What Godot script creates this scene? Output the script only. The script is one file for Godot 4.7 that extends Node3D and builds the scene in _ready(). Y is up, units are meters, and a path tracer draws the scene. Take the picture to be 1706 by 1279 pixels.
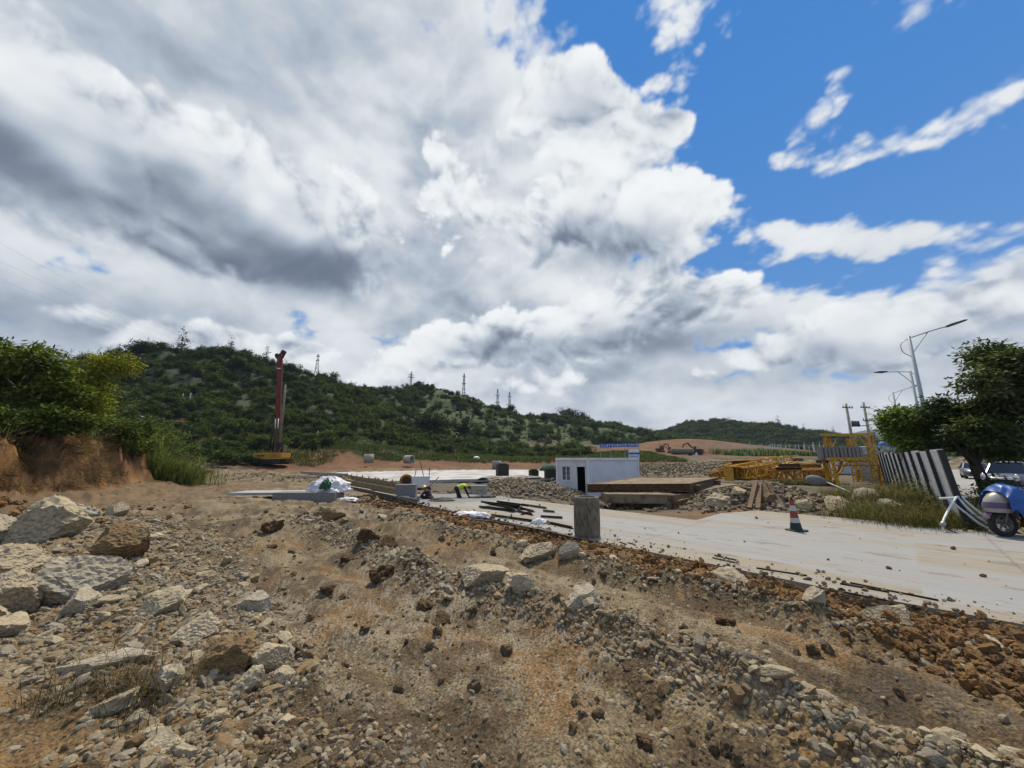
extends Node3D

var rng := RandomNumberGenerator.new()
var M := {}
var ico := {}
var n_lo: FastNoiseLite
var n_mid: FastNoiseLite
var n_hi: FastNoiseLite
var n_rid: FastNoiseLite

func _ready():
	rng.seed = 20240
	# ---- camera, sky, sun, exposure
	var cam := Camera3D.new()
	cam.name = "camera"; cam.position = Vector3(0, 2.0, 0); cam.rotation.x = deg_to_rad(11.1256)
	cam.fov = 91.04; cam.near = 0.05; cam.far = 12000.0
	add_child(cam)
	var env := Environment.new()
	env.background_mode = Environment.BG_SKY
	env.sky = Sky.new()
	var air := PanoramaSkyMaterial.new()
	air.panorama = ImageTexture.create_from_image(make_sky())
	env.sky.sky_material = air
	env.tonemap_mode = Environment.TONE_MAPPER_LINEAR
	env.tonemap_exposure = 1.22
	env.sdfgi_enabled = true; env.ssao_enabled = true; env.ssil_enabled = true
	env.fog_enabled = true; env.fog_density = 0.00016; env.fog_light_color = Color(0.72, 0.79, 0.88)
	var we := WorldEnvironment.new()
	we.name = "world_environment"; we.environment = env
	add_child(we)
	var sun := DirectionalLight3D.new()
	sun.name = "sun"; sun.light_energy = 1.25; sun.light_angular_distance = 7.0; sun.light_color = Color(1.0, 0.94, 0.84)
	sun.rotation = Vector3(deg_to_rad(-62), deg_to_rad(180 - 12), 0)   # high, ahead of the camera, behind thin cloud
	sun.shadow_enabled = true
	add_child(sun)
	n_lo = noise(101, 0.06, 4); n_mid = noise(102, 0.55, 4); n_hi = noise(103, 3.2, 4); n_rid = noise(104, 0.9, 4, FastNoiseLite.FRACTAL_RIDGED)
	make_materials()
	build_ground()
	build_road()
	build_hill_cover()
	build_rubble()
	build_boulders()
	build_site()
	build_yellow_stock()
	build_fence_side()
	build_far()
	build_people()

# ------------------------------------------------------------------ helpers
func tag(o: Node, label := "", category := "", group := "", kind := "") -> void:
	if label: o.set_meta("label", label)
	if category: o.set_meta("category", category)
	if group: o.set_meta("group", group)
	if kind: o.set_meta("kind", kind)

var taken := {}
func numbered(called: String) -> String:
	if not taken.has(called):
		taken[called] = 0
		return called
	taken[called] += 1
	return "%s_%03d" % [called, taken[called]]

func thing(called: String, label: String, category: String, at := Vector3.ZERO, turn := 0.0, group := "") -> Node3D:
	var o := Node3D.new()
	o.name = numbered(called); add_child(o)
	o.position = at; o.rotation.y = turn
	tag(o, label, category, group)
	return o

func mesh_node(called: String, mesh: Mesh, m: Material, parent: Node = null) -> MeshInstance3D:
	var o := MeshInstance3D.new()
	o.mesh = mesh
	o.material_override = m
	o.cast_shadow = GeometryInstance3D.SHADOW_CASTING_SETTING_ON
	if parent == null:
		o.name = numbered(called); add_child(o)
	else:
		var k := 0
		var nm := called
		while parent.has_node(NodePath(nm)):
			k += 1
			nm = "%s_%03d" % [called, k]
		o.name = nm; parent.add_child(o)
	return o

func st_new(smooth := false) -> SurfaceTool:
	var st := SurfaceTool.new()
	st.begin(Mesh.PRIMITIVE_TRIANGLES)
	st.set_smooth_group(0 if smooth else -1)
	return st

func part(called: String, st: SurfaceTool, m: Material, parent: Node = null) -> MeshInstance3D:
	st.generate_normals()
	return mesh_node(called, st.commit(), m, parent)

# a, b, c, d run counter-clockwise seen from outside
func quad(st: SurfaceTool, a: Vector3, b: Vector3, c: Vector3, d: Vector3) -> void:
	for p in [a, c, b, a, d, c]: st.add_vertex(p)

func tri(st: SurfaceTool, a: Vector3, b: Vector3, c: Vector3) -> void:
	for p in [a, c, b]: st.add_vertex(p)

func box(st: SurfaceTool, size: Vector3, xf: Transform3D) -> void:
	var h := size * 0.5
	var p := []
	for z in [-1, 1]:
		for y in [-1, 1]:
			for x in [-1, 1]:
				p.append(xf * Vector3(x * h.x, y * h.y, z * h.z))
	for f in [[4, 5, 7, 6], [1, 0, 2, 3], [0, 4, 6, 2], [5, 1, 3, 7], [6, 7, 3, 2], [0, 1, 5, 4]]:
		quad(st, p[f[0]], p[f[1]], p[f[2]], p[f[3]])

func bx(st: SurfaceTool, centre: Vector3, size: Vector3, turn := Vector3.ZERO) -> void:
	box(st, size, Transform3D(Basis.from_euler(turn), centre))

func frame_along(d: Vector3) -> Basis:
	var y := d.normalized()
	var x := (Vector3.UP if absf(y.y) < 0.95 else Vector3.RIGHT).cross(y).normalized()
	return Basis(x, y, x.cross(y))

# a rectangular bar from a to b
func bar(st: SurfaceTool, a: Vector3, b: Vector3, w: float, t: float) -> void:
	box(st, Vector3(w, a.distance_to(b), t), Transform3D(frame_along(b - a), (a + b) * 0.5))

func tube(st: SurfaceTool, a: Vector3, b: Vector3, r0: float, r1: float, n := 8, caps := true) -> void:
	var f := frame_along(b - a)
	for i in n:
		var u := TAU * i / n; var v := TAU * (i + 1) / n
		var e := f.x * cos(u) + f.z * sin(u); var g := f.x * cos(v) + f.z * sin(v)
		quad(st, a + g * r0, a + e * r0, b + e * r1, b + g * r1)
		if caps:
			tri(st, b, b + g * r1, b + e * r1)
			tri(st, a, a + e * r0, a + g * r0)

func sweep(st: SurfaceTool, pts: Array, r: float, n := 8) -> void:
	for i in pts.size() - 1:
		tube(st, pts[i], pts[i + 1], r, r, n, i == 0 or i == pts.size() - 2)

func bent(pts: Array, steps: int) -> Array:
	var c := Curve3D.new()
	for i in pts.size():
		var t: Vector3 = (pts[mini(i + 1, pts.size() - 1)] - pts[maxi(i - 1, 0)]) / 6.0
		c.add_point(pts[i], -t, t)
	var out := []
	for k in steps + 1:
		var s := float(k) / steps * (pts.size() - 1)
		out.append(c.samplef(s))
	return out

# rings of [radius, height] turned about y
func lathe(st: SurfaceTool, rings: Array, n: int, xf := Transform3D()) -> void:
	for k in rings.size() - 1:
		for i in n:
			var u := TAU * i / n; var v := TAU * (i + 1) / n
			var a := Vector3(cos(u), 0, -sin(u)); var b := Vector3(cos(v), 0, -sin(v))
			var y0 := Vector3(0, rings[k][1], 0); var y1 := Vector3(0, rings[k + 1][1], 0)
			var r0: float = rings[k][0]; var r1: float = rings[k + 1][0]
			if r0 > 0.0001: tri(st, xf * (a * r0 + y0), xf * (b * r0 + y0), xf * (b * r1 + y1))
			if r1 > 0.0001: tri(st, xf * (a * r0 + y0), xf * (b * r1 + y1), xf * (a * r1 + y1))

# an outline in x, y drawn out along z
func prism(st: SurfaceTool, outline: Array, depth: float, xf: Transform3D) -> void:
	var poly := PackedVector2Array(outline)
	if Geometry2D.is_polygon_clockwise(poly): poly.reverse()
	var t := Geometry2D.triangulate_polygon(poly)
	var f := func(i: int, z: float) -> Vector3: return xf * Vector3(poly[i].x, poly[i].y, z)
	for k in range(0, t.size(), 3):
		var a := poly[t[k]]; var b := poly[t[k + 1]]; var c := poly[t[k + 2]]
		var o := [t[k], t[k + 1], t[k + 2]]
		if (b - a).cross(c - a) < 0.0: o.reverse()
		tri(st, f.call(o[0], depth / 2), f.call(o[1], depth / 2), f.call(o[2], depth / 2))
		tri(st, f.call(o[2], -depth / 2), f.call(o[1], -depth / 2), f.call(o[0], -depth / 2))
	for i in poly.size():
		var j := (i + 1) % poly.size()
		quad(st, f.call(i, depth / 2), f.call(i, -depth / 2), f.call(j, -depth / 2), f.call(j, depth / 2))

func lin(r: float, g: float, b: float) -> Color:
	return Color(r, g, b).linear_to_srgb()

func grain(sd: int, freq: float, oct: int, stops: Array, size := 512, kind := FastNoiseLite.FRACTAL_FBM) -> NoiseTexture2D:
	var t := NoiseTexture2D.new()
	t.width = size; t.height = size; t.seamless = true; t.generate_mipmaps = false
	t.noise = noise(sd, freq, oct, kind)
	if stops.size():
		var g := Gradient.new()
		g.offsets = PackedFloat32Array(stops.map(func(s): return s[0]))
		g.colors = PackedColorArray(stops.map(func(s): return s[1]))
		t.color_ramp = g
	return t

func mat(c: Color, rough := 0.85, metal := 0.0, tex: Texture2D = null, scale := 1.0, relief: Texture2D = null, deep := 0.0) -> StandardMaterial3D:
	var m := StandardMaterial3D.new()
	m.albedo_color = c; m.roughness = rough; m.metallic = metal
	if tex or relief:
		m.uv1_triplanar = true
		m.uv1_scale = Vector3.ONE * scale
	if tex: m.albedo_texture = tex
	if relief:
		m.heightmap_enabled = true; m.heightmap_texture = relief; m.heightmap_scale = deep
	return m

func gray(v: float) -> Color: return Color(v, v, v)

func make_materials() -> void:
	var soil_tex := grain(1, 0.05, 7, [[0.0, gray(0.45)], [0.36, gray(0.66)], [0.48, gray(0.82)], [0.6, gray(0.94)], [0.7, gray(1.0)], [1.0, gray(1.0)]], 1024)
	var soil_bump := grain(2, 0.03, 6, [], 1024)
	var stone_tex := grain(5, 0.012, 6, [[0.0, Color(0.62, 0.58, 0.5)], [0.4, Color(0.85, 0.83, 0.78)], [0.5, Color(0.95, 0.93, 0.88)], [0.62, Color(0.8, 0.76, 0.66)], [1.0, Color(1, 0.98, 0.94)]])
	var stone_bump := grain(6, 0.02, 6, [], 512, FastNoiseLite.FRACTAL_RIDGED)
	var wear := grain(8, 0.02, 6, [[0.0, gray(0.78)], [0.38, gray(0.92)], [0.55, gray(0.98)], [1.0, gray(1.0)]])
	var soft := grain(14, 0.01, 5, [[0.0, gray(0.9)], [0.45, gray(0.97)], [1.0, gray(1.0)]], 256)
	var conc := grain(9, 0.012, 6, [[0.0, Color(0.72, 0.7, 0.66)], [0.45, Color(0.9, 0.89, 0.87)], [0.6, Color(1, 1, 1)], [1.0, Color(0.93, 0.9, 0.83)]])
	var stain := grain(10, 0.008, 6, [[0.0, Color(0.45, 0.42, 0.36)], [0.35, Color(0.7, 0.66, 0.6)], [0.55, Color(0.86, 0.83, 0.78)], [1.0, Color(1, 1, 0.97)]])
	var rusty := grain(12, 0.016, 6, [[0.0, Color(0.4, 0.2, 0.08)], [0.32, Color(0.65, 0.42, 0.2)], [0.42, Color(0.92, 0.88, 0.8)], [1.0, Color(1, 1, 1)]])
	var fine := grain(13, 0.08, 4, [], 256)
	M.ground = mat(Color.WHITE, 0.95, 0.0, soil_tex, 0.6, soil_bump, 2.8)
	M.ground.uv1_world_triplanar = true; M.ground.vertex_color_use_as_albedo = true
	M.stone = mat(Color.WHITE, 0.9, 0.0, stone_tex, 0.8, stone_bump, 0.15)
	M.stone.vertex_color_use_as_albedo = true
	M.clod = mat(Color.WHITE, 0.98, 0.0, soil_tex, 0.8, soil_bump, 0.3)
	M.clod.vertex_color_use_as_albedo = true
	M.boulder = mat(lin(0.46, 0.415, 0.33), 0.9, 0.0, stone_tex, 0.8, stone_bump, 1.2)
	M.boulder_grey = mat(lin(0.43, 0.41, 0.365), 0.9, 0.0, stone_tex, 0.9, stone_bump, 1.1)
	M.boulder_earth = mat(lin(0.25, 0.18, 0.10), 0.95, 0.0, stone_tex, 0.8, soil_bump, 2.5)
	M.boulder_pale = mat(lin(0.50, 0.45, 0.36), 0.9, 0.0, stone_tex, 1.4, stone_bump, 1.8)
	M.leaf = mat(Color.WHITE, 0.75); M.leaf.metallic_specular = 0.2
	M.leaf.vertex_color_use_as_albedo = true; M.leaf.backlight_enabled = true; M.leaf.backlight = Color(0.55, 0.62, 0.25)
	M.leaf.cull_mode = BaseMaterial3D.CULL_DISABLED
	M.leaf_dark = M.leaf.duplicate(); M.leaf_dark.albedo_color = lin(0.028, 0.046, 0.016)
	M.bark = mat(lin(0.06, 0.045, 0.032), 0.95, 0.0, wear, 3.0, soil_bump, 3.0)
	M.concrete = mat(lin(0.36, 0.345, 0.31), 0.9, 0.0, conc, 0.6, fine, 0.4)
	M.concrete_old = mat(lin(0.24, 0.225, 0.18), 0.95, 0.0, stain, 1.3, soil_bump, 1.6)
	M.concrete_old.uv1_scale = Vector3(1.6, 0.55, 1.6)
	M.concrete_dark = mat(lin(0.2, 0.2, 0.2), 0.92, 0.0, wear, 0.8, fine, 0.5)
	M.pad = mat(lin(0.42, 0.425, 0.44), 0.8, 0.0, conc, 0.035)
	M.steel = mat(lin(0.045, 0.04, 0.038), 0.6, 0.6, rusty, 1.3)
	M.steel_grey = mat(lin(0.16, 0.165, 0.17), 0.55, 0.5, wear, 1.2)
	M.rust = mat(lin(0.1, 0.045, 0.022), 0.85, 0.2, rusty, 1.5)
	M.deck = mat(lin(0.25, 0.205, 0.145), 0.9, 0.0, stain, 0.3, fine, 0.4)
	M.girder = mat(lin(0.15, 0.098, 0.05), 0.85, 0.1, rusty, 0.8)
	M.yellow = mat(lin(0.62, 0.39, 0.03), 0.6, 0.1, rusty, 0.7)
	M.yellow_dark = mat(lin(0.42, 0.23, 0.025), 0.7, 0.1, rusty, 0.9)
	M.red_paint = mat(lin(0.22, 0.018, 0.012), 0.55, 0.1, rusty, 0.6)
	M.black = mat(lin(0.012, 0.012, 0.013), 0.6)
	M.rubber = mat(lin(0.02, 0.02, 0.021), 0.9, 0.0, wear, 3.0)
	M.white_sheet = mat(lin(0.62, 0.64, 0.66), 0.5, 0.0, soft, 0.25)
	M.white_trim = mat(lin(0.76, 0.77, 0.78), 0.5, 0.0, soft, 0.3)
	M.white_panel = mat(lin(0.66, 0.70, 0.75), 0.45, 0.0, soft, 0.2)
	M.fence_panel = mat(lin(0.56, 0.58, 0.62), 0.6, 0.0, wear, 0.5)
	M.fence_post = mat(lin(0.014, 0.018, 0.02), 0.65, 0.1, wear, 1.0)
	M.wood = mat(lin(0.23, 0.165, 0.105), 0.9, 0.0, stain, 1.7)
	M.galv = mat(lin(0.42, 0.45, 0.48), 0.45, 0.4, wear, 1.0)
	M.lamp_head = mat(lin(0.05, 0.055, 0.07), 0.5, 0.3)
	M.blue_tarp = mat(lin(0.006, 0.085, 0.34), 0.4, 0.0, wear, 2.0)
	M.white_tarp = mat(lin(0.62, 0.63, 0.68), 0.45, 0.0, wear, 2.5)
	M.black_tarp = mat(lin(0.02, 0.024, 0.024), 0.55)
	M.green_net = mat(lin(0.015, 0.075, 0.045), 0.8, 0.0, wear, 2.0)
	M.cone_red = mat(lin(0.24, 0.038, 0.03), 0.6, 0.0, wear, 3.0)
	M.cone_white = mat(lin(0.46, 0.45, 0.43), 0.5, 0.0, wear, 3.0)
	M.cone_green = mat(lin(0.012, 0.030, 0.023), 0.7, 0.0, wear, 3.0)
	M.sign_blue = mat(lin(0.015, 0.09, 0.4), 0.6)
	M.sign_white = mat(lin(0.7, 0.72, 0.75), 0.6)
	M.glass_dark = mat(lin(0.012, 0.015, 0.018), 0.08)
	M.car_white = mat(lin(0.66, 0.67, 0.68), 0.25); M.car_white.clearcoat_enabled = true
	M.car_blue = mat(lin(0.025, 0.045, 0.085), 0.25, 0.2); M.car_blue.clearcoat_enabled = true
	M.chrome = mat(lin(0.55, 0.56, 0.58), 0.2, 0.9)
	M.fairing = mat(lin(0.33, 0.31, 0.3), 0.4, 0.0, wear, 2.0)
	M.fairing_purple = mat(lin(0.09, 0.05, 0.11), 0.45)
	M.pole = mat(lin(0.36, 0.35, 0.32), 0.9, 0.0, conc, 0.5)
	M.vine_post = mat(lin(0.6, 0.6, 0.58), 0.8)
	M.wire = mat(lin(0.06, 0.06, 0.065), 0.6)
	M.tower = mat(lin(0.3, 0.31, 0.33), 0.6, 0.3)
	M.tower_dark = mat(lin(0.06, 0.065, 0.08), 0.6, 0.3)
	M.asphalt = mat(lin(0.3, 0.3, 0.29), 0.9, 0.0, wear, 0.3, fine, 0.6)
	M.asphalt.uv1_world_triplanar = true
	M.wall_pale = mat(lin(0.45, 0.49, 0.53), 0.8, 0.0, wear, 0.3)
	M.roof_grey = mat(lin(0.3, 0.33, 0.37), 0.6, 0.0, wear, 0.4)
	M.mortar = mat(lin(0.13, 0.13, 0.125), 0.95, 0.0, soil_tex, 1.2, soil_bump, 3.0)
	M.plain = mat(Color.WHITE, 0.8); M.plain.vertex_color_use_as_albedo = true
	M.cloth = mat(Color.WHITE, 0.9, 0.0, null, 1.0, fine, 0.5); M.cloth.vertex_color_use_as_albedo = true
	M.skin = mat(lin(0.3, 0.17, 0.1), 0.6)
	M.hat_yellow = mat(lin(0.7, 0.5, 0.1), 0.4)
	M.ply = mat(lin(0.3, 0.255, 0.15), 0.85, 0.0, stain, 0.7)
	# the road: concrete poured and broomed lengthwise, with tan mud carried along it by wheels
	M.road = mat(Color.WHITE, 0.85, 0.0, road_texture(), 1.0, fine, 0.3)
	M.road.uv1_triplanar = false

func road_texture() -> ImageTexture:
	var W := 2048; var H := 512
	var streak := noise(61, 1.0, 5); var blot := noise(62, 1.0, 5); var speck := noise(63, 1.0, 3)
	var bytes := PackedByteArray(); bytes.resize(W * H * 3)
	var pale := Color(0.235, 0.242, 0.245); var mud := Color(0.225, 0.187, 0.122); var dark := Color(0.12, 0.115, 0.10)
	for j in H:
		for i in W:
			var x := float(i) / W; var y := float(j) / H     # x along the road, y across it
			var a := streak.get_noise_3d(x * 7.0, y * 26.0, 0.0)
			var b := streak.get_noise_3d(x * 2.2, y * 7.0, 4.0)
			var c := blot.get_noise_3d(x * 36.0, y * 18.0, 0.0)
			var s := speck.get_noise_3d(x * 400.0, y * 130.0, 0.0)
			var m := clampf(0.34 + a * 1.5 + b * 2.2 + c * 0.3, 0.0, 1.0)
			var col := pale.lerp(mud, m * 0.8)
			col = col.lerp(dark, smoothstep(0.3, 0.6, c + a * 0.45 + s * 0.3) * 0.6 + smoothstep(0.45, 0.7, s) * 0.4)
			col = col * (1.0 + s * 0.06 + a * 0.10)
			if absf(fposmod(x * 36.0 + 0.05 * s, 6.0) - 1.3) < 0.012 and y > 0.02: col = col * 0.6   # sawn joints
			col = col.linear_to_srgb()
			var k := (j * W + i) * 3
			bytes[k] = int(clampf(col.r, 0, 1) * 255); bytes[k + 1] = int(clampf(col.g, 0, 1) * 255); bytes[k + 2] = int(clampf(col.b, 0, 1) * 255)
	return ImageTexture.create_from_image(Image.create_from_data(W, H, false, Image.FORMAT_RGB8, bytes))
# ------------------------------------------------------------------ sky: air and broken cumulus, by direction (azimuth, elevation in degrees)
func noise(sd: int, freq: float, oct: int, kind := FastNoiseLite.FRACTAL_FBM) -> FastNoiseLite:
	var n := FastNoiseLite.new()
	n.seed = sd; n.frequency = freq; n.fractal_octaves = oct; n.fractal_type = kind
	n.noise_type = FastNoiseLite.TYPE_SIMPLEX_SMOOTH
	return n

func cloud_map(w: int, h: int, front := false) -> Image:
	# broad masses: az, el, reach across, reach up, tilt, cover, brightness, wispiness
	var masses := [
		[-40, 30, 34, 16, 0, 0.45, 0.0, 0.0], [-8, 38, 17, 18, 0, 0.4, 0.0, 0.0], [10, 22, 22, 12, 0, 0.4, 0, 0],
		[45, 13, 30, 6, 0, 0.45, 0.05, 0.25], [0, 8, 60, 6, 0, 0.7, 0.1, 0.1], [-40, 15, 34, 7, 0, 0.9, 0, 0.2],
		[40, 47, 19, 9, 0, -0.8, 0, 0.8], [22, 54, 9, 5, 0, -0.7, 0, 0.2], [50, 33, 18, 11, 0, -0.82, 0, 0.9], [37, 29, 7, 5, 0, -0.6, 0, 0.6], [62, 26, 14, 6, 0, -0.8, 0, 0.8], [33, 23.5, 5, 2.5, 0, -0.6, 0, 0.2],
		[34, 40, 5, 7, 0, -0.5, 0, 0], [31, 33, 3, 2.5, 0, -0.1, 0, 0],
		[29, 52, 7, 4, 10, 1.15, 0.25, 0.8], [48, 31.5, 9.0, 2.3, -14, 1.2, 0.18, 1.0], [41, 33.8, 5, 1.8, -10, 0.5, 0.2, 1.0], [46, 38.2, 2.6, 2.6, 0, 1.15, 0.2, 1.0], [55, 29.5, 6, 1.8, -14, 1.1, 0.2, 1.0],
		[43, 24.9, 11, 2.5, -22, 1.3, 0.2, 1.0], [37, 27.5, 5, 1.8, -20, 0.7, 0.2, 1.0], [49, 23.0, 6, 1.2, -18, 0.6, 0.2, 1.0], [58, 40.5, 8.0, 2.6, -8, 1.2, 0.25, 1.0], [54, 37.0, 4, 0.9, -10, 0.8, 0.2, 1.0], [58, 31.5, 2.6, 1.3, -10, 1.2, 0.2, 1.0], [37, 36.5, 6, 1.6, -24, 0.85, 0.15, 1.0], [52, 27.0, 6, 1.1, -18, 0.85, 0.15, 1.0], [60, 25, 5, 1.6, -10, 0.9, 0.15, 1.0], [41, 45, 5, 1.3, 14, 0.8, 0.15, 1.0], [35, 30, 4, 1.6, -20, 0.7, 0.15, 1.0], [36, 48, 3, 2, 10, 0.8, 0.15, 1.0],
		[17, 46, 10, 3.5, 0, 0.65, 0.35, 0.0], [27, 42.5, 6, 2.2, 0, 0.75, 0.4, 0.1], [22, 34.5, 7, 3.5, 0, 0.35, 0.35, 0.0], [30, 32, 4, 3.5, 40, 0.5, 0.4, 0],
		[-43, 24.5, 15, 4.0, 0, 0.4, -0.36, 0], [-57, 26.5, 12, 5, 0, 0.3, -0.26, 0], [-29, 24.5, 8, 3.0, 0, 0.3, -0.26, 0], [-36, 28, 18, 3.5, 0, 0.2, -0.18, 0], [-25, 40, 24, 14, 0, 0.3, 0, 0], [-55, 45, 25, 14, 0, 0.3, -0.05, 0], [-52, 35, 9, 3.6, 6, 0.2, 0.34, 0], [-38, 33.5, 11, 3.2, 4, 0.2, 0.36, 0], [-25, 32.5, 6, 4, 0, 0.2, 0.25, 0],
		[-44, 43, 12, 4, 0, 0.1, -0.26, 0.5], [-15, 41, 4.5, 7, 0, 0.0, -0.26, 0], [-10, 31, 5, 4, 0, 0.1, -0.12, 0], [4, 49, 9, 6, 0, 0.15, 0.34, 0], [-30, 52, 16, 5, 0, 0.1, -0.08, 0.2], [0, 36, 9, 4, 0, 0.1, 0.22, 0], [-4, 22, 12, 4, 0, 0.1, -0.08, 0],
		[23, 29.5, 9, 2.6, 0, 0.1, -0.26, 0], [11, 24.5, 6, 2, 0, 0.2, 0.24, 0], [27, 23, 8, 2, 0, 0.2, 0.2, 0], [22, 16.2, 7, 2.2, 0, 0.2, -0.5, 0], [7, 14, 8, 3, 0, 0.1, -0.24, 0], [14, 19.5, 9, 2, 0, 0.1, 0.12, 0],
		[-51, 13, 12, 3.5, 0, 0.15, -0.36, 0.4], [30, 9, 12, 2, 0, 0, -0.2, 0], [-10, 20, 8, 5, 0, 0, -0.26, 0], [12, 12, 10, 2, 0, 0, -0.2, 0], [-53, 19, 9, 1.6, 14, 0.0, 0.22, 1.0], [-28, 17, 12, 3, -6, 0.1, 0.2, 0.8], [40, 11, 16, 3, 0, 0.1, -0.16, 0.4], [46, 19, 16, 2.2, 0, 0.25, 0.18, 0.4], [-8, 10, 12, 3, 0, 0.1, 0.1, 0.2],
	]
	if front:   # heaped clouds nearer by: az, el, reach across, reach up, tilt, cover, brightness
		masses = [
			[-42, 28.5, 26, 10, 0, 1.85, 0, 0], [-62, 30, 14, 10, 0, 0.9, 0, 0], [-52, 33.5, 13, 4, 4, 0.2, 0.14, 0], [-33, 32.5, 12, 3.5, -4, 0.1, 0.14, 0], [-42, 22.6, 19, 5.0, 2, 0.15, -0.62, 0], [-58, 25.5, 12, 5.0, 0, 0.1, -0.42, 0], [-26, 24.5, 9, 4.4, 0, 0.15, -0.6, 0], [-40, 27, 17, 2.8, 0, 0, -0.2, 0],
			[15, 33.5, 20, 6.5, 0, 1.55, 0, 0], [31, 33, 5, 3.4, 20, 0.55, 0.1, 0], [21, 29.0, 11, 2.8, 0, 0.1, -0.5, 0], [4, 29, 9, 3, 0, 0.1, -0.34, 0], [12, 36.5, 12, 2.2, 0, 0, 0.12, 0],
			[17, 19.5, 18, 6.2, 0, 1.65, 0, 0], [20, 16.2, 11, 2.9, 0, 0.1, -0.85, 0], [5, 15, 8, 3, 0, 0.2, -0.26, 0], [13, 22.5, 11, 1.8, 0, 0, 0.14, 0], [31, 21, 8, 3, 0, 0.5, 0.1, 0],
			[12, 47, 15, 6.5, -12, 1.6, 0.08, 0], [27, 42.3, 7, 2.0, 6, 0.9, 0.14, 0], [3, 45, 6, 6, 0, 0.1, -0.1, 0],
			[47, 12.0, 22, 3.4, 0, 1.35, -0.12, 0], [55, 16.5, 18, 2.8, 6, 1.15, 0.02, 0], [40, 9, 10, 1.6, 0, 0.2, -0.3, 0], [52, 12, 8, 1.5, 0, 0.2, -0.26, 0], [-20, 10, 12, 1.8, 0, 0.9, -0.22, 0], [4, 10.5, 8, 2.4, 0, 0.9, -0.2, 0], [-50, 12.5, 16, 3.0, 0, 1.0, -0.34, 0], [-33, 14, 16, 2.8, 0, 1.0, -0.02, 0], [-6, 16, 12, 4, 0, 1.15, -0.12, 0], [-12, 42, 9, 10, 0, 1.0, -0.1, 0],
			[120, 25, 22, 8, 0, 1.6, -0.15, 0], [170, 35, 25, 8, 0, 1.5, -0.1, 0], [-130, 30, 26, 9, 0, 1.6, -0.2, 0], [-90, 45, 18, 7, 0, 1.4, -0.1, 0], [90, 50, 16, 6, 0, 1.4, 0, 0],
		]
	var im := Image.create(w, h, false, Image.FORMAT_RGBF)
	var cells := PackedFloat32Array(); cells.resize(w * h * 3)
	for j in h:
		for i in w:
			var k := (j * w + i) * 3
			cells[k] = -0.8 if front else 0.26; cells[k + 1] = 0.84 if front else 0.64; cells[k + 2] = 0.15
	for m in masses:
		var ra: float = m[2]; var re: float = m[3]; var reach: float = maxf(ra, re) * 2.4
		var ca := cos(deg_to_rad(m[4])); var sa := sin(deg_to_rad(m[4]))
		for j in h:
			var el := 90.0 * (1.0 - (j + 0.5) / h)
			if absf(el - m[1]) > reach: continue
			for i in range(int((m[0] - reach) / 360.0 * w) - 1, int((m[0] + reach) / 360.0 * w) + 2):
				var da: float = (i + 0.5) * 360.0 / w - m[0]
				var de: float = el - m[1]
				var a := (da * ca + de * sa) / ra; var b := (de * ca - da * sa) / re
				var g := exp(-(a * a + b * b))
				if g < 0.004: continue
				var k := (j * w + posmod(i, w)) * 3
				cells[k] += g * m[5]; cells[k + 1] += g * m[6]; cells[k + 2] += g * m[7]
	return Image.create_from_data(w, h, false, Image.FORMAT_RGBF, cells.to_byte_array())

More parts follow.
